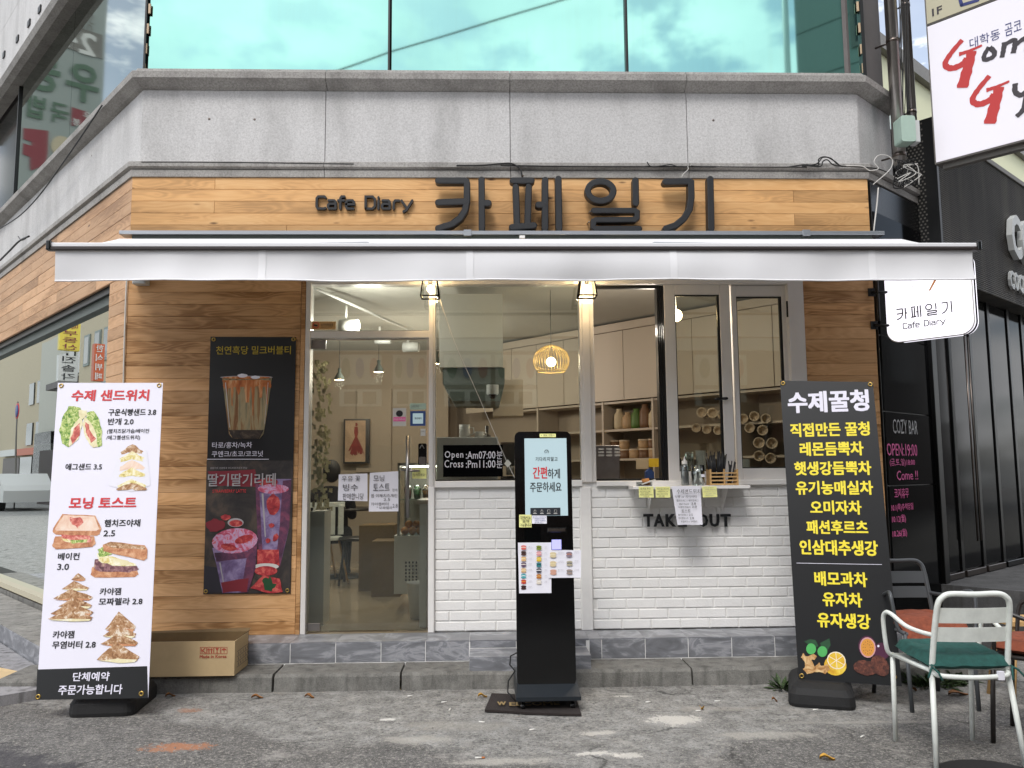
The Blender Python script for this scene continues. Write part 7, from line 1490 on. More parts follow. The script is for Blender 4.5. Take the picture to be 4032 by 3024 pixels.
def brush(pts, w, zf, mb): 
    P_ = [GS.uv(*zf(x, y)) for x, y in pts]; sm = []
    for i in range(len(P_)-1):
        p0, p1, p2, p3 = (Vector(P_[max(0, i-1)]), Vector(P_[i]), Vector(P_[i+1]), Vector(P_[min(len(P_)-1, i+2)]))
        for k in range(5): t = k/5; sm.append(tuple(.5*((2*p1)+(-p0+p2)*t+(2*p0-5*p1+4*p2-p3)*t*t+(-p0+3*p1-3*p2+p3)*t**3)))
    sm.append(P_[-1]); n = len(sm); ws = [(w[0]+(w[1]-w[0])*i/(n-1))*(1+.10*math.sin(i*2.3)) for i in range(n)]; L_ = []; R_ = []
    for i in range(n):
        a = Vector(sm[max(0, i-1)]); b = Vector(sm[min(n-1, i+1)]); d = (b-a).normalized() if (b-a).length > 0 else Vector((1, 0)); nn = Vector((-d.y, d.x))*ws[i]; c = Vector(sm[i]); L_.append(c+nn); R_.append(c-nn)
    mb.oo = getattr(mb, 'oo', .006)+.0004; mb.add([GS.P(p.x, p.y, mb.oo) for p in L_]+[GS.P(p.x, p.y, mb.oo) for p in R_], [(n+i, n+i+1, i+1, i) for i in range(n-1)])
for dx, dy in ((0, 0), (255, 335)):
    mb = MB()
    brush([(1085+dx, 375+dy), (980+dx, 500+dy), (925+dx, 600+dy), (985+dx, 640+dy), (1090+dx, 600+dy), (1130+dx, 545+dy)], (.018, .026), zX, mb)
    brush([(1055+dx, 510+dy), (1150+dx, 478+dy), (1270+dx, 425+dy)], (.016, .008), zX, mb); brush([(1175+dx, 480+dy), (1135+dx, 640+dy), (1085+dx, 822+dy)], (.034, .042), zX, mb)
    part('brush_letter', mb, 'red_brush', T)
mb = MB(); brush([(1335, 440), (1290, 520), (1300, 560), (1370, 535), (1385, 490), (1340, 445)], (.016, .018), zX, mb); part('brush_letter', mb, 'gray_brush', T)
mb = MB(); brush([(1480, 395), (1470, 470), (1455, 540)], (.018, .016), zX, mb); brush([(1480, 420), (1570, 375), (1575, 430), (1560, 500)], (.016, .018), zX, mb); brush([(1585, 420), (1680, 360), (1690, 480)], (.016, .018), zX, mb); part('brush_letter', mb, 'gray_brush', T)
mb = MB(); brush([(1580, 780), (1580, 860), (1640, 890), (1700, 830)], (.018, .018), zX, mb); brush([(1700, 800), (1660, 1010), (1590, 1090)], (.02, .016), zX, mb); part('brush_letter', mb, 'gray_brush', T)
q = GS.rect(*zr(zX, 1150, 290, 1440, 400)); mb = MB(); text(mb, GS, '대학동', q[0], q[1]-.01, q[2], q[3]-.02, o=.007, px=False, hand=.5); text(mb, GS, '곰코', *zr(zX, 1480, 205, 1640, 320), o=.007, hand=.3); part('lettering', mb, 'blue_ink', T)
T = thing('projecting_sign', tuple(GS.P(.6, gvt)), 'cream upper lightbox marked 1F above the red lettered sign', 'sign')
mb = MB(); mb.fbox(GS, gu0, gvt, gu0+1.25, gvt+.8, -.16, -.002); part('frame', mb, 'sign_side', T); mb = MB(); mb.fbox(GS, gu0+.012, gvt+.012, gu0+1.24, gvt+.79, -.002, .004); part('panel', mb, 'sign_face_cream', T)
mb = MB(); text(mb, GS, '1F', *zr(zX, 803, 68, 898, 140), o=.006, bold=.03); part('lettering', mb, 'gray_brush', T)
mb = MB(); P_ = GS.pts(zp(zX, [(1065, 0), (1080, 50), (1230, 5)])); 
for a, b in zip(P_[:-1], P_[1:]): stroke_solid(mb, GS, [a, b], .012, .004, .0065)
part('lettering', mb, 'blue_ink', T)
# ============================================================ CHAIRS
def cushion(parent, w_, d_, z, mt, tilt=0, h=.045, y0=0, drop=0):
    mb = MB(); n = 16; top = []; vs = []
    for side in (1, -1):
        for j in range(n+1):
            for i in range(n+1):
                a, b = i/n*2-1, j/n*2-1; ex = (1-abs(a)**6)*(1-abs(b)**6); tf_ = sum(math.exp(-(((a-p)/.16)**2+((b-q_)/.16)**2)) for p in (-.45, .45) for q_ in (-.45, .45))
                zz = side*h*(ex**.3)*(1-.55*tf_ if side > 0 else .5) + .006*noise.noise(Vector((a*3, b*3, z*9)))
                sc = 1-.06*(abs(a*b))
                py, pz, nyy = y0+b*d_/2*sc, z+h*.5+b*tilt, 0
                if drop and py > y0+d_/2-drop:
                    q_ = py-(y0+d_/2-drop); an = min(q_/drop*1.9, 1.35); vs.append((a*w_/2*sc, y0+d_/2-drop+drop*.55*math.sin(an)+zz*math.sin(an), z+h*.5+tilt-drop*1.0*(1-math.cos(an))+zz*math.cos(an))); continue
                vs.append((a*w_/2*sc, py, pz+zz))
    N1 = (n+1)**2; fs = []
    for j in range(n):
        for i in range(n):
            q_ = (j*(n+1)+i, j*(n+1)+i+1, (j+1)*(n+1)+i+1, (j+1)*(n+1)+i); fs.append(q_); fs.append(tuple(N1+k for k in q_[::-1]))
    mb.add(vs, fs, smooth=True); C_ = part('cushion', mb, mt, parent)
    mb = MB()
    for sx in (-1, 1): mb.tube([(sx*w_*.46, y0-d_*.47, z+.01), (sx*w_*.5, y0-d_*.52, z+.0), (sx*w_*.55, y0-d_*.56, z-.03)], .005, 5); mb.tube([(sx*w_*.46, y0-d_*.47, z+.01), (sx*w_*.42, y0-d_*.54, z-.01), (sx*w_*.40, y0-d_*.58, z-.04)], .005, 5)
    part('tie', mb, mt, C_); return C_
def bez(pts, n=5):
    P_ = [Vector(p) for p in pts]; out = []
    for i in range(len(P_)-1):
        p0, p1, p2, p3 = P_[max(0, i-1)], P_[i], P_[i+1], P_[min(len(P_)-1, i+2)]
        for k in range(n): t = k/n; out.append(.5*((2*p1)+(-p0+p2)*t+(2*p0-5*p1+4*p2-p3)*t*t+(-p0+3*p1-3*p2+p3)*t**3))
    return out+[P_[-1]]
def chair(nm, x, y, rot, mt, cm, label, w2=.175, tilt=0, slat_mt=None, drop=0):
    T = bpy.data.objects.new(nm, None); col.objects.link(T); T['label'] = label; T['category'] = 'chair'
    r = .0125
    for sx in (-1, 1):
        mb = MB(); mb.tube([(sx*(w2+.028), -.215, 0), (sx*w2, -.165, .43)], r, 10); part('leg', mb, mt, T)
        mb = MB(); mb.tube([(sx*(w2+.018), .215, 0), (sx*(w2+.022), .19, .425)], r*.95, 10); part('leg', mb, mt, T)
    bp = [(-w2, -.165, .43), (-w2+.004, -.20, .60), (-w2+.010, -.235, .735), (-w2+.03, -.245, .775), (-w2+.07, -.247, .79), (0, -.252, .788), (w2-.07, -.247, .79), (w2-.03, -.245, .775), (w2-.010, -.235, .735), (w2-.004, -.20, .60), (w2, -.165, .43)]
    mb = MB(); mb.tube(bez(bp), r*1.05, 10); part('back_frame', mb, mt, T)
    for z0, z1 in ((.655, .725), (.568, .635)):
        mb = MB(); vs = []; n = 10
        for j, z in enumerate((z0, z1)):
            for i in range(n+1): a = i/n*2-1; vs.append((a*(w2-.006), -.165-.30*(z-.43)*.72-.018*(1-a*a), z))
        vs += [(v[0], v[1]+.006, v[2]) for v in vs]; m_ = 2*(n+1)
        mb.add(vs, [(i, i+1, n+2+i, n+1+i) for i in range(n)]+[(m_+n+1+i, m_+n+2+i, m_+i+1, m_+i) for i in range(n)]+[(n+1+i, n+2+i, m_+n+2+i, m_+n+1+i) for i in range(n)]+[(m_+i, m_+i+1, i+1, i) for i in range(n)]); part('back_slat', mb, slat_mt or mt, T)
    for sx in (-1, 1):
        mb = MB(); mb.tube(bez([(sx*(w2+.022), .19, .425), (sx*(w2+.055), .175, .46), (sx*(w2+.072), .16, .60), (sx*(w2+.07), .135, .645), (sx*(w2+.06), .09, .645), (sx*(w2+.045), -.02, .61), (sx*(w2+.02), -.12, .598), (sx*(w2-.002), -.20, .598)]), r*.85, 8); part('armrest', mb, mt, T)
    mb = MB(); mb.tube(bez([(-w2, -.165, .425), (-w2+.03, -.20, .415), (0, -.215, .41), (w2-.03, -.20, .415), (w2, -.165, .425)]), r*.95, 8)
    mb.tube([(-w2-.02, .19, .425), (w2+.02, .19, .425)], r*.9, 8); mb.tube([(-w2, -.165, .43), (-w2-.022, .19, .43)], r*.9, 8); mb.tube([(w2, -.165, .43), (w2+.022, .19, .43)], r*.9, 8); part('seat_frame', mb, mt, T)
    for k in range(5): mb = MB(); y_ = -.15+k*.07; mb.box((-w2-.012, y_, .430), (w2+.012, y_+.055, .436)); part('seat_slat', mb, mt, T)
    if cm: cushion(T, .40, .40 if not drop else .52, .443, cm, tilt, y0=0 if not drop else .07, drop=drop)
    T.location = (x, y, hgt(x, y)); T.rotation_euler = (0, 0, rot); return T
WC = chair('metal_chair', 2.235, -1.945, R(-2), 'chair_white', 'cushion_green', 'white metal armchair with dark green cushion, seen from behind', tilt=.008)
mb = MB(); mb.box((.10, -.222, .40), (.128, -.208, .438)); part('care_tag', mb, 'paper', WC)
chair('metal_chair', 2.57, -1.03, R(181), 'chair_gray', 'cushion_orange', 'grey metal armchair with rust orange cushion by the black banner, facing the street', tilt=.0, drop=.22)
chair('metal_chair', 2.80, -1.80, R(45), 'chair_dark', 'cushion_orange', 'dark brown metal armchair with rust orange cushion cut off by the right edge', slat_mt='chair_dark')
wp = onZ(2190, 1522); T = thing('wooden_stool', (wp.x+.16, wp.y+.12, 0), 'pale wooden legged stool beyond the dark chair at the right edge', 'stool')
for sx, sy in ((-1, -1), (1, -1), (-1, 1), (1, 1)): mb = MB(); mb.tube([(wp.x+.16+sx*.16, wp.y+.12+sy*.12, 0), (wp.x+.16+sx*.10, wp.y+.12+sy*.08, .44)], [.013, .018], 8); part('leg', mb, 'light_wood', T)
mb = MB(); mb.box((wp.x+.02, wp.y, .44), (wp.x+.30, wp.y+.24, .465)); part('seat', mb, 'light_wood', T)
bp = onZ(2150, 1688); mb = MB(); mb.lathe((bp.x, bp.y, 0), [(.24, 0), (.24, .012), (.22, .02), (0, .022)], 28); solo('base_plate', mb, 'black_rubber', 'round black base plate on the asphalt under the white chair side', 'plate')
# ============================================================ CARDBOARD BOX
Zs = .110; bl = onZ(*zB(918, 1092), Zs); br = onZ(*zB(1455, 1086), Zs); yf = (bl.y+br.y)/2; FB2 = planeY(yf); ztop = FB2.uv(*zB(1200, 872))[1]; x0 = FB2.uv(*zB(760, 1000))[0]; x1 = br.x
br2 = planeY(yf+.40).uv(*zB(1558, 840)); x2 = x1+.035
T = thing('cardboard_box', ((x0+x1)/2, yf+.2, Zs), 'long open brown cardboard box with red handling symbols on the step', 'box')
yb2 = yf+.30; th_ = .006
mb = MB(); mb.box((x0, yf, Zs), (x1, yf+th_, ztop)); part('front_panel', mb, 'cardboard', T)
mb = MB(); mb.box((x0, yb2-th_, Zs), (x1, yb2, ztop+.004)); part('back_panel', mb, 'cardboard_dark', T)  # shade inside the box is put into the colour of this panel
mb = MB(); mb.box((x1-th_, yf+th_+.001, Zs), (x1, yb2-th_-.001, ztop-.002)); part('side_panel', mb, 'cardboard', T)
mb = MB(); mb.box((x0, yf+th_+.001, Zs), (x0+th_, yb2-th_-.001, ztop)); part('side_panel', mb, 'cardboard', T)
mb = MB(); mb.box((x0+th_+.001, yf+th_+.001, Zs), (x1-th_-.001, yb2-th_-.001, Zs+.004)); part('base_panel', mb, 'cardboard', T)
mb = MB(); mb.add([(x0, yb2, ztop+.004), (x1, yb2, ztop+.004), (x1+.005, yb2+.03, ztop+.022), (x0, yb2+.02, ztop+.008)], [(0, 1, 2, 3), (3, 2, 1, 0)]); part('flap', mb, 'cardboard_dark', T)
mb = MB(); mb.add([(x1, yf+.02, ztop), (x1, yb2-.01, ztop), (x1+.012, yb2-.01, ztop+.016), (x1+.01, yf+.04, ztop+.010)], [(0, 1, 2, 3), (3, 2, 1, 0)]); part('flap', mb, 'cardboard_dark', T)
FBx = planeY(yf-.0005)
mat('stamp_red', 'a84a38', .8)
mb = MB(); 
for i in range(4):
    a, b = 1246+i*43, 1284+i*43; P_ = FBx.pts(zp(zB, [(a, 908), (b, 908), (b, 948), (a, 948)]))
    for k in range(4):
        p, q_ = P_[k], P_[(k+1) % 4]; stroke_solid(mb, FBx, [p, q_], .0012, 0, .001+.0002*k)
    cx, cy = (a+b)/2, 928
    if i == 0: stroke_solid(mb, FBx, FBx.pts(zp(zB, [(cx-12, 916), (cx-8, 940)])), .0025, 0, .0014); stroke_solid(mb, FBx, FBx.pts(zp(zB, [(cx-8, 930), (cx+10, 914)])), .0025, 0, .0016); stroke_solid(mb, FBx, FBx.pts(zp(zB, [(cx-4, 928), (cx+12, 942)])), .0025, 0, .0018)
    if i == 1: [stroke_solid(mb, FBx, FBx.pts(zp(zB, [(cx+d, 942), (cx+d, 920)])), .003, 0, .0016) for d in (-8, 8)]; [mb.flat(FBx, FBx.pts(zp(zB, [(cx+d-9, 924), (cx+d, 912), (cx+d+9, 924)])), .0018) for d in (-8, 8)]
    if i == 2: mb.flat(FBx, FBx.pts(zp(zB, [(cx-11, 912), (cx+11, 912), (cx+2, 930), (cx+2, 940), (cx+9, 944), (cx-9, 944), (cx-2, 940), (cx-2, 930)])), .0014)
    if i == 3: mb.flat(FBx, FBx.pts(zp(zB, E_(cx, 926, 15, 12, 10, a0=180, a1=360))), .0014); stroke_solid(mb, FBx, FBx.pts(zp(zB, [(cx, 926), (cx, 942)])), .0015, 0, .0018)
part('symbol', mb, 'stamp_red', T)
lettering(T, FBx, [('Made in Korea', *zr(zB, 1243, 955, 1410, 975))], 'stamp_red', bold=.025, o=.0015)
mb = MB(); SP = Fr((x1+.0006, yf, Zs), (0, 1, 0), (0, 0, 1), (1, 0, 0))
for j in range(4): stroke_solid(mb, SP, [(.05, .04+j*.032), (.34, .04+j*.032)], .0012, 0, .0008)
for j in range(3):
    for i in range(5): stroke_solid(mb, SP, [(.08+i*.05, .05+j*.032), (.08+i*.05, .06+j*.032)], .004, 0, .0008)
part('print', mb, 'ink_soft', T)
mb = MB(); P_ = [onZ(0, 1474), onZ(45, 1484), onZ(50, 1489), onZ(0, 1502), onZ(-30, 1500), onZ(-30, 1474)]
mb.add([(p.x, p.y, .075+.02*(i < 2)) for i, p in enumerate(P_)]+[(p.x, p.y, .062) for p in P_], [tuple(range(6)), tuple(range(11, 5, -1))]+[(i, (i+1) % 6, 6+(i+1) % 6, 6+i) for i in range(6)])
solo('cardboard_sheet', mb, 'cardboard', 'flattened piece of cardboard on the kerb at the left edge', 'cardboard')
# ============================================================ LITTER AND WEEDS
def butt(zf, x, y, ang, lb, org=False):
    p = onZ(*zf(x, y)); h = hgt(p.x, p.y)+.005; d = Vector((math.cos(ang), math.sin(ang)*1.2, 0))*.016; T = thing('cigarette_butt', (p.x, p.y, h), lb, 'litter', 'cigarette butts on the asphalt')
    mb = MB(); mb.tube([Vector((p.x, p.y, h))-d, Vector((p.x, p.y, h))+d], .0045, 6); part('paper', mb, 'butt_white', T)
    if org: mb = MB(); mb.tube([Vector((p.x, p.y, h))+d*1.02, Vector((p.x, p.y, h))+d*2], .0046, 6); part('filter', mb, 'butt_orange', T)
for a in [(zK, 992, 1099, .3, 'cigarette butt nearest the left side of the doormat'), (zK, 1043, 1161, 1.4, 'upright lying butt just below the first one left of the doormat'), (zK, 1320, 1265, -.3, 'long white butt in front of the left corner of the doormat'), (zK, 1760, 1327, .2, 'white butt in front of the kiosk'), (zK, 1290, 1577, 0, 'orange tipped cigarette butt lowest in the picture', True),
          (zH, 1222, 1098, .3, 'white butt on the asphalt right of the doormat'), (zH, 1824, 1076, 0, 'thin white butt under the brick wall right of the kiosk'), (zH, 1660, 1167, .1, 'pale butt beside the big white paint splash'), (zE, 805, 1388, .6, 'white butt in front of the black banner foot'), (zK, 695, 1040, .2, 'white scrap close to the kerb left of the doormat'), (zE, 395, 1158, .2, 'tiny white butt under the black banner foot')]: butt(*a)
def leaf(zf, x, y, s_, ang, mt, lb):
    p = onZ(*zf(x, y)); n = 8; h = hgt(p.x, p.y)+.006; mb = MB(); vs = []
    for i in range(n+1):
        t = i/n; w_ = math.sin(math.pi*t)*s_*.28*(1+.2*math.sin(t*17)); c = (t-.5)*s_
        for sd in (-1, 0, 1): vs.append((p.x+c*math.cos(ang)-sd*w_*math.sin(ang), p.y+c*math.sin(ang)+sd*w_*math.cos(ang), h+(.012 if sd else 0)+.01*math.sin(t*5)))
    mb.add(vs, [(i*3+k, i*3+3+k, i*3+4+k, i*3+1+k) for i in range(n) for k in range(2)], smooth=True); solo('fallen_leaf', mb, mt, lb, 'leaf', 'fallen leaves on the ground')
for a in [(zB, 1060, 1218, .06, .6, 'leaf_brown', 'dry brown leaf beside the white banner foot'), (zB, 1600, 1228, .07, .3, 'leaf_brown', 'longer brown leaf below the cardboard box'), (zB, 1925, 1225, .06, -.1, 'leaf_brown', 'crumpled brown leaf below the glass door'), (zK, 1327, 1047, .06, .3, 'leaf_yellow', 'yellow leaf touching the doormat corner'),
          (zE, 500, 1590, .075, 0, 'leaf_yellow', 'yellow brown leaf at the bottom right of the picture'), (zE, 1640, 1025, .13, .1, 'leaf_brown', 'large dry leaf under the white chair'), (zE, 40, 1080, .035, 0, 'leaf_brown', 'small leaf left of the black banner foot'), (zE, 1250, 990, .06, .4, 'leaf_brown', 'brown leaf among the weeds behind the white chair'), (zH, 1690, 1155, .05, 1.2, 'leaf_yellow', 'tiny yellowish scrap leaf by the white paint splash')]: leaf(*a)
def weed(x, y, n_, s_, lb):
    rnd = random.Random(n_); mb = MB(); c = Vector((x, y, 0))
    for k in range(n_):
        a = rnd.uniform(0, 6.28); r = rnd.uniform(0, s_); el = rnd.uniform(.1, 1.2); b = c+Vector((math.cos(a)*r*.5, math.sin(a)*r*.4, 0)); L_ = rnd.uniform(.05, .13); d = Vector((math.cos(a)*math.cos(el), math.sin(a)*math.cos(el), math.sin(el))); sd = d.cross(Vector((0, 0, 1))).normalized()*L_*.14
        mb.add([b, b+d*L_*.5+sd, b+d*L_+Vector((0, 0, -.02)), b+d*L_*.5-sd], [(0, 1, 2, 3)])
    T = thing('weed', (x, y, 0), lb, 'plant'); part('foliage', mb, 'foliage', T)
p = onZ(2010, 1478); weed(p.x, p.y, 160, .30, 'dark green weeds growing against the step behind the white chair'); p = onZ(2065, 1470); weed(p.x, p.y, 90, .22, 'smaller tuft of weeds under the grey chair'); p = onZ(1690, 1490); weed(p.x, p.y, 40, .10, 'low weed at the left of the black banner foot')
rnd = random.Random(77); mb = MB()
for k in range(900):
    x, y = rnd.uniform(-3.2, 3.6), rnd.choice([rnd.uniform(-.95, -.6), rnd.uniform(-2.4, -.6), rnd.uniform(-2.4, -1.0)]); r = rnd.uniform(.0015, .006); z = hgt(x, y)+r*.4
    mb.add([(x-r, y-r*.7, z), (x+r*.8, y-r, z), (x+r, y+r, z), (x-r*.6, y+r, z), (x, y, z+r)], [(0, 1, 4), (1, 2, 4), (2, 3, 4), (3, 0, 4)])
o = part('grit', mb, 'kerb_concrete', None, kind='stuff')
# ============================================================ SURROUNDINGS BEHIND THE CAMERA (seen mirrored in the glass)
def mirror(F, o):
    P_ = F.O+F.n*o; return lambda v: v-F.n*(2*(v-P_).dot(F.n))
mF = mirror(FA, -.06)
def env_root(nm, F, u, v, tf, label, cat): p = tf(F.P(u, v)); return thing(nm, (p.x, p.y, max(0, p.z) if False else 0), label, cat)
VF = planeY(15.5); T = env_root('brick_building', VF, 0, 0, mF, 'brick building across the junction mirrored in the cafe windows', 'building')
x0_, x1_ = VF.uv(300, 800)[0], VF.uv(2100, 800)[0]; zz = lambda y: VF.uv(1100, y)[1]
mb = MB(); mb.fbox(VF, x0_, zz(960), x1_, 8.6, -8, 0); part('wall', mb, 'red_brick', T, mF)
mb = MB(); mb.fbox(VF, x0_, 0, x1_, zz(960), -8, -.3); part('ground_floor', mb, 'sign_dark', T, mF)
for a, b in ((735, 905), (1000, 1210)): pass
for px0, px1 in ((735, 825), (850, 925), (960, 1060), (1070, 1160), (1330, 1430), (1500, 1610)):
    mb = MB(); mb.fbox(VF, *VF.rect(px0, 768, px1, 832), 0, .15); W_ = part('sign_board', mb, 'pale_render', T, mF)
    for i, mt in enumerate(('oval_green', 'sign_blue', 'oval_red')):
        cx = px0+(px1-px0)*(i+.5)/3; mb = MB(); mb.fpoly(VF, VF.pts(E_(cx, 797, (px1-px0)*.10, 22)), .15, .2); part('disc', mb, mt, W_, mF)
    mb = MB(); mb.fbox(VF, *VF.rect(px0, 842, px1, 878), 0, .12); W_ = part('window', mb, 'pale_render', T, mF)
    for i in range(2): cx = px0+(px1-px0)*(.28+.44*i); mb = MB(); mb.fbox(VF, *VF.rect(cx-(px1-px0)*.16, 847, cx+(px1-px0)*.16, 873), .12, .14); part('pane', mb, 'dark_window', W_, mF)
mb = MB(); mb.fbox(VF, x0_, zz(768)+.1, x1_, zz(735), 0, .2); part('band', mb, 'pale_render', T, mF)
# pale clad building mirrored at the right end of the upper glass
P0 = planeY(9.5).P(*planeY(9.5).uv(1722, 80)); P0.z = 0
a_ = R(-47); VB = Fr(P0, (math.cos(a_), math.sin(a_), 0), (0, 0, 1)); T = env_root('clad_building', VB, 1, 0, mF, 'pale panel clad building mirrored at the right end of the upper glass', 'building')
mb = MB(); mb.fbox(VB, 0, 0, 3.8, 14, -2.5, 0); part('wall', mb, 'teal_wall', T, mF)
for i in range(1, 5):
    for j in range(12): mb = MB(); mb.fbox(VB, (i-1)*.95+.01, 1.0+j*1.0, i*.95-.01, 1.98+j*1.0, 0.002, .03, .004); part('panel', mb, 'teal_wall', T, mF)
for z in (9.3, 12.0): 
    mb = MB(); mb.fbox(VB, 1.1, z, 2.9, z+1.5, .03, .07); W_ = part('window', mb, 'sign_side', T, mF); mb = MB(); mb.fbox(VB, 1.2, z+.1, 2.8, z+1.4, .07, .08); part('pane', mb, 'dark_window', W_, mF)
mb = MB(); mb.tube([VB.P(-.15, 0, .1), VB.P(-.15, 14, .1)], .06, 10); part('downpipe', mb, 'pvc', T, mF)
mb = MB()
pw = [planeY(11).P(*planeY(11).uv(x, y)) for x, y in ((690, 160), (840, 108), (1350, -46), (1700, -150))]; mb.tube([mF(p) for p in pw], .02, 6); solo('overhead_wire', mb, 'cable', 'overhead wire mirrored as a thin diagonal across the upper glass', 'wire')
# street side of the left wall
mL_ = mirror(LW, -.105); VL = Fr(LW.P(0, 0, -9.0), LW.ux, (0, 0, 1), LW.n)
def vbox(r, d, mt, nm, T, tf=mL_, F=None): F = F or VL; mb = MB(); mb.fbox(F, *[sorted((F.rect(*r)[0], F.rect(*r)[2]))[0], F.rect(*r)[1], sorted((F.rect(*r)[0], F.rect(*r)[2]))[1], F.rect(*r)[3]], -d, 0); return part(nm, mb, mt, T, tf)
T = env_root('cream_building', VL, 3, 0, mL_, 'cream tiled street building mirrored in the left shop window', 'building')
def vb2(x0, x1, z0, z1, o0, o1, mt, nm, T): 
    u0, u1 = sorted((VL.uv(x0, 900)[0], VL.uv(x1, 900)[0])); mb = MB(); mb.fbox(VL, u0, z0, u1, z1, o0, o1); return part(nm, mb, mt, T, mL_)
vb2(168, 340, 3.0, 9.0, -5, 0, 'pale_brick', 'wall', T); vb2(168, 340, 0, 2.99, -5, -.2, 'sign_dark', 'ground_floor', T)
for xx in (185, 207, 226, 262):
    for z in (3.9, 6.2): W_ = vb2(xx-6, xx+6, z, z+1.4, .0, .06, 'teal_wall', 'window', T); vb2(xx-4.5, xx+4.5, z+.1, z+1.3, .06, .07, 'dark_window', 'pane', W_)
T = env_root('grey_building', VL, 9, 0, mL_, 'grey blue row of low street buildings mirrored at the far left of the shop window', 'building')
vb2(60, 166, 0, 8.5, -5, -.5, 'pale_render', 'wall', T); vb2(-300, 58, 0, 10.0, -5, -1.5, 'pale_brick', 'annex', T); vb2(100, 166, 5.6, 5.9, -.49, .1, 'grey_wall', 'string_course', T)
for a_0, a_1, mt in ((-40, -12, 'sign_dark'), (-10, 14, 'dark_window'), (16, 34, 'sign_dark'), (36, 56, 'dark_window')): vb2(a_0, a_1, .2, 2.5, -1.49, -1.40, mt, 'shop_unit', T)
for a_0, a_1, mt in ((-40, -12, 'sign_white'), (-10, 30, 'sign_orange'), (32, 56, 'sign_blue'), (62, 98, 'sign_white')): vb2(a_0, a_1, 2.6, 3.0, -1.49 if a_1 < 60 else -.49, -1.2 if a_1 < 60 else -.3, mt, 'sign_band', T)
T3 = thing('no_parking_sign', tuple(mL_(VL.P(VL.uv(42, 900)[0], 0, 2.6))), 'round blue and red no parking sign on a post mirrored in the left shop window', 'sign')
_c = VL.P(VL.uv(40, 888, 2.6)[0], VL.uv(40, 888, 2.6)[1], 2.6)
for r_, mt, d_ in ((.34, 'ink_red', 0), (.26, 'sign_blue', .012)): mb = MB(); mb.lathe(mL_(_c)-mL_(VL.P(0, 0, 0))*0+LW.n*0+(mL_(_c+VL.n*d_)-mL_(_c)), [(0, 0), (r_, 0), (r_, .02), (0, .02)], 20, (mL_(_c+VL.n)-mL_(_c))); part('disc', mb, mt, T3)
mb = MB(); _b = mL_(_c); mb.tube([Vector((_b.x, _b.y, 0)), Vector((_b.x, _b.y, _b.z+.4))], .03, 8); part('post', mb, 'sign_side', T3)
T4 = thing('parked_car', tuple(mL_(VL.P(VL.uv(0, 1020, 3.5)[0], 0, 3.5))), 'white hatchback car parked across the side street, mirrored at the left edge', 'car')
_u = VL.uv(8, 1020, 3.5)[0]; CFr = Fr(VL.P(_u, 0, 3.5), VL.ux, (0, 0, 1), VL.n)
mb = MB(); mb.fpoly(CFr, [(-.3, .35), (3.9, .35), (4.0, .6), (3.9, .9), (3.2, .98), (2.6, 1.42), (.8, 1.46), (-.1, 1.0), (-.35, .8)], -1.7, 0); part('body', mb, 'sign_white', T4, mL_)
mb = MB(); mb.fpoly(CFr, [(.25, 1.0), (2.95, 1.0), (2.5, 1.36), (.85, 1.39)], .001, .01); part('side_window', mb, 'dark_window', T4, mL_)
for _w in (.55, 3.15): mb = MB(); mb.fpoly(CFr, [(_w+.31*math.cos(2*math.pi*k/18), .31+.31*math.sin(2*math.pi*k/18)) for k in range(18)], -.2, .02); wh = part('wheel', mb, 'black_rubber', T4, mL_); mb = MB(); mb.fpoly(CFr, [(_w+.18*math.cos(2*math.pi*k/14), .31+.18*math.sin(2*math.pi*k/14)) for k in range(14)], .021, .03); part('rim', mb, 'steel', wh, mL_)
_k = mL_(VL.P(0, 0, 0))
mb = MB(); mb.fbox(VL, -4, 0.004, 16, .012, 1.6, 1.75); solo_v = part('road_marking', mb, 'sign_yellow', None, mL_, kind='structure')
for xx in (112, 128, 146):
    for z in (3.4, 6.2): vb2(xx-5, xx+5, z, z+1.2, -.49, -.42, 'dark_window', 'window', T)
for xx in (5, 22, 40):
    for z in (3.2, 5.6): vb2(xx-5, xx+5, z, z+1.3, -1.49, -1.42, 'dark_window', 'window', T)
P_ = mL_(VL.P(VL.uv(90, 900)[0], 0, 3.0)); T2 = thing('utility_pole', tuple(P_), 'slim street pole mirrored in the left shop window', 'pole'); mb = MB(); mb.tube([P_, P_+Vector((0, 0, 8))], .07, 8); part('mast', mb, 'sign_side', T2)
for k in range(4): a = mL_(VL.P(-1, 4.3+.35*k, 3.0)); b = mL_(VL.P(14, 4.9+.3*k, 3.0)); mb = MB(); mb.tube([a+(b-a)*i/12-Vector((0, 0, .25*math.sin(math.pi*i/12))) for i in range(13)], .015, 5); solo('overhead_wire', mb, 'cable', 'street wire mirrored in the left shop window, %s of four' % ['lowest', 'second', 'third', 'highest'][k], 'wire', 'wires along the mirrored street'); vb2(100, 160, 0, 2.6, -.49, .2, 'sign_dark', 'shop_unit', T); vb2(62, 98, 1.0, 3.6, -.49, -.3, 'dark_window', 'window', T)
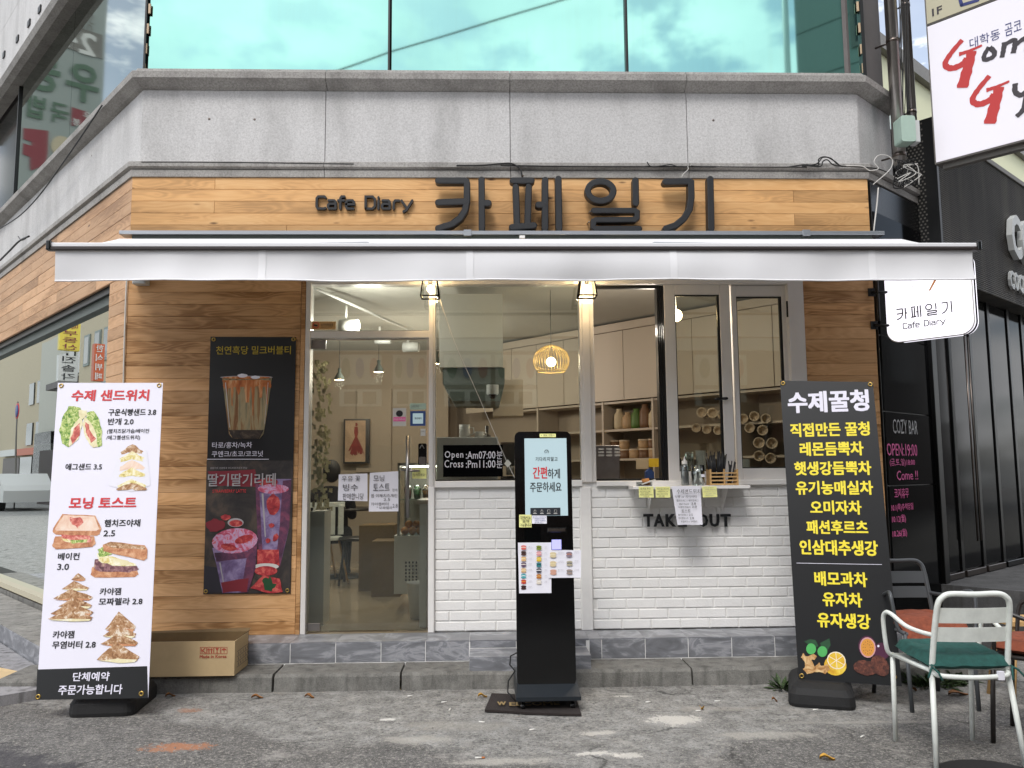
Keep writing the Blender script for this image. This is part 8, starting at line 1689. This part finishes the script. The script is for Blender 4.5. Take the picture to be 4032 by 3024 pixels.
def vsign(nm, r, mt, rows, ink, label, o=2.4):
    P_ = VL.P(*VL.uv((r[0]+r[2])/2, (r[1]+r[3])/2, o), o); Fs = Fr(P_, LW.n*-1, (0, 0, 1), None); Fs = Fr(P_, Vector((LW.n.x*-1, LW.n.y*-1, 0)), (0, 0, 1))
    if Fs.n.dot(CAM-P_) < 0: Fs.n = -Fs.n
    q = Fs.rect(*r); q = (min(q[0], q[2]), q[1], max(q[0], q[2]), q[3]); T = thing(nm, tuple(mL_(Fs.P((q[0]+q[2])/2, q[1]))), label, 'sign'); mb = MB(); mb.fbox(Fs, *q, -.25, 0); part('box', mb, mt, T, mL_)
    mb = MB(); n = len(rows)
    for i, s_ in enumerate(rows):
        w_ = q[2]-q[0]; h = (q[3]-q[1])/n; mb2 = text(mb, Fs, s_, q[2]-w_*.15, q[3]-h*(i+.88), q[0]+w_*.15, q[3]-h*(i+.12), o=.01, bold=.01, px=False)
    part('lettering', mb, ink, T, mL_); return T
vsign('street_sign', (131, 698, 175, 757), 'sign_yellow', ['매입', '부', '동', '산'], 'maroon', 'yellow property agent sign mirrored in the left shop window')
vsign('street_sign', (127, 768, 170, 823), 'sign_white', ['진', '솔', '각'], 'ink', 'white calligraphy sign below the yellow one in the mirrored street')
vsign('street_sign', (205, 743, 226, 823), 'sign_orange', ['한', '식', '뷔', '페'], 'sign_white', 'orange brown sign mirrored nearest the timber edge of the shop window')
T = thing('added_street_block', tuple(RW.P(8, 0, 9.5)), 'plain grey block added out of view across the right hand street to darken the bar glass', 'building')  # unseen block, added to keep bright sky reflections off the bar glass
mb = MB(); mb.fbox(RW, -1, 0, 26, 8.5, 9, 14); part('wall', mb, 'grey_wall', T); mb = MB(); mb.fbox(RW, -1, 0, 26, 3.0, 8.7, 8.99); part('ground_floor', mb, 'sign_dark', T)
for i in range(6): mb = MB(); mb.fbox(RW, 1+i*4, 4.2, 3+i*4, 6.0, 8.9, 8.99); part('window', mb, 'dark_window', T)
# tall projecting sign mirrored in the left upper glass
Pg = mirror(LW, -.10)
VU = Fr(LW.P(LW.uv(100, 260, -.1)[0], 0, -5.5), LW.ux); 
P_ = VU.P(*VU.uv(222, 200)); P_.z = 0; VS = Fr(P_, (math.cos(R(37)), math.sin(R(37)), 0), (0, 0, 1)); 
if VS.n.dot(CAM-P_) < 0: VS.n = -VS.n
q = VS.rect(30, 0, 222, 460); q = (min(q[0], q[2]), VS.uv(120, 470)[1], max(q[0], q[2]), VS.uv(200, -60)[1]+3)
T = thing('signboard_stack', tuple(Pg(VS.P((q[0]+q[2])/2, q[1]))), 'tall stacked shop signboard mirrored in the left upper glass', 'sign')
mb = MB(); mb.fbox(VS, q[0]-.3, q[1], q[2], q[3], -.4, 0); mat('stack_face', '8b928e', .6); part('box', mb, 'stack_face', T, Pg)
z4 = zoom(0, 0, 1.8435)
def strip(pts, mt): mb = MB(); mb.fpoly(VS, VS.pts(zp(z4, pts)), 0, .02); part('strip', mb, mt, T, Pg)
strip([(745, 255), (350, 135), (130, 75), (130, 260), (350, 310), (745, 430)], 'sign_side'); strip([(640, 815), (510, 775), (505, 910), (620, 905)], 'maroon'); strip([(170, 930), (350, 950), (345, 1120), (330, 1200), (220, 1240), (220, 1140), (168, 1120), (172, 1040), (230, 1060), (232, 1030), (170, 1010)], 'maroon'); strip(E_(440, 1060, 70, 75), 'pale_brick')
def mtext(rows, ink, bold=.02, o=.03):
    mb = MB()
    for s_, x0, y0, x1, y1, sl in rows:
        u0, v0, u1, v1 = VS.rect(*z4(x0, y0), *z4(x1, y1)); text(mb, VS, s_, u1, v0, u0, v1, o=o, bold=bold, px=False)
    part('lettering', mb, ink, T, Pg)
mtext([('STUDY', 470, 75, 675, 155, 0), ('010.94', 440, 150, 665, 215, 0)], 'sign_side', .01); mtext([('2', 570, 240, 690, 400, 0), ('4', 465, 200, 560, 350, 0), ('h', 370, 165, 420, 230, 0), ('야', 325, 240, 425, 300, 0)], 'sign_white', .03)
mtext([('우', 480, 465, 720, 745, 0), ('봉', 175, 340, 445, 665, 0), ('밥', 175, 690, 330, 860, 0), ('국', 365, 750, 490, 895, 0)], 'oval_green', .03); mtext([('봉', 515, 860, 575, 910, 0), ('우', 600, 815, 660, 870, 0)], 'sign_white')
if TXO is not None: bpy.data.objects.remove(TXO)
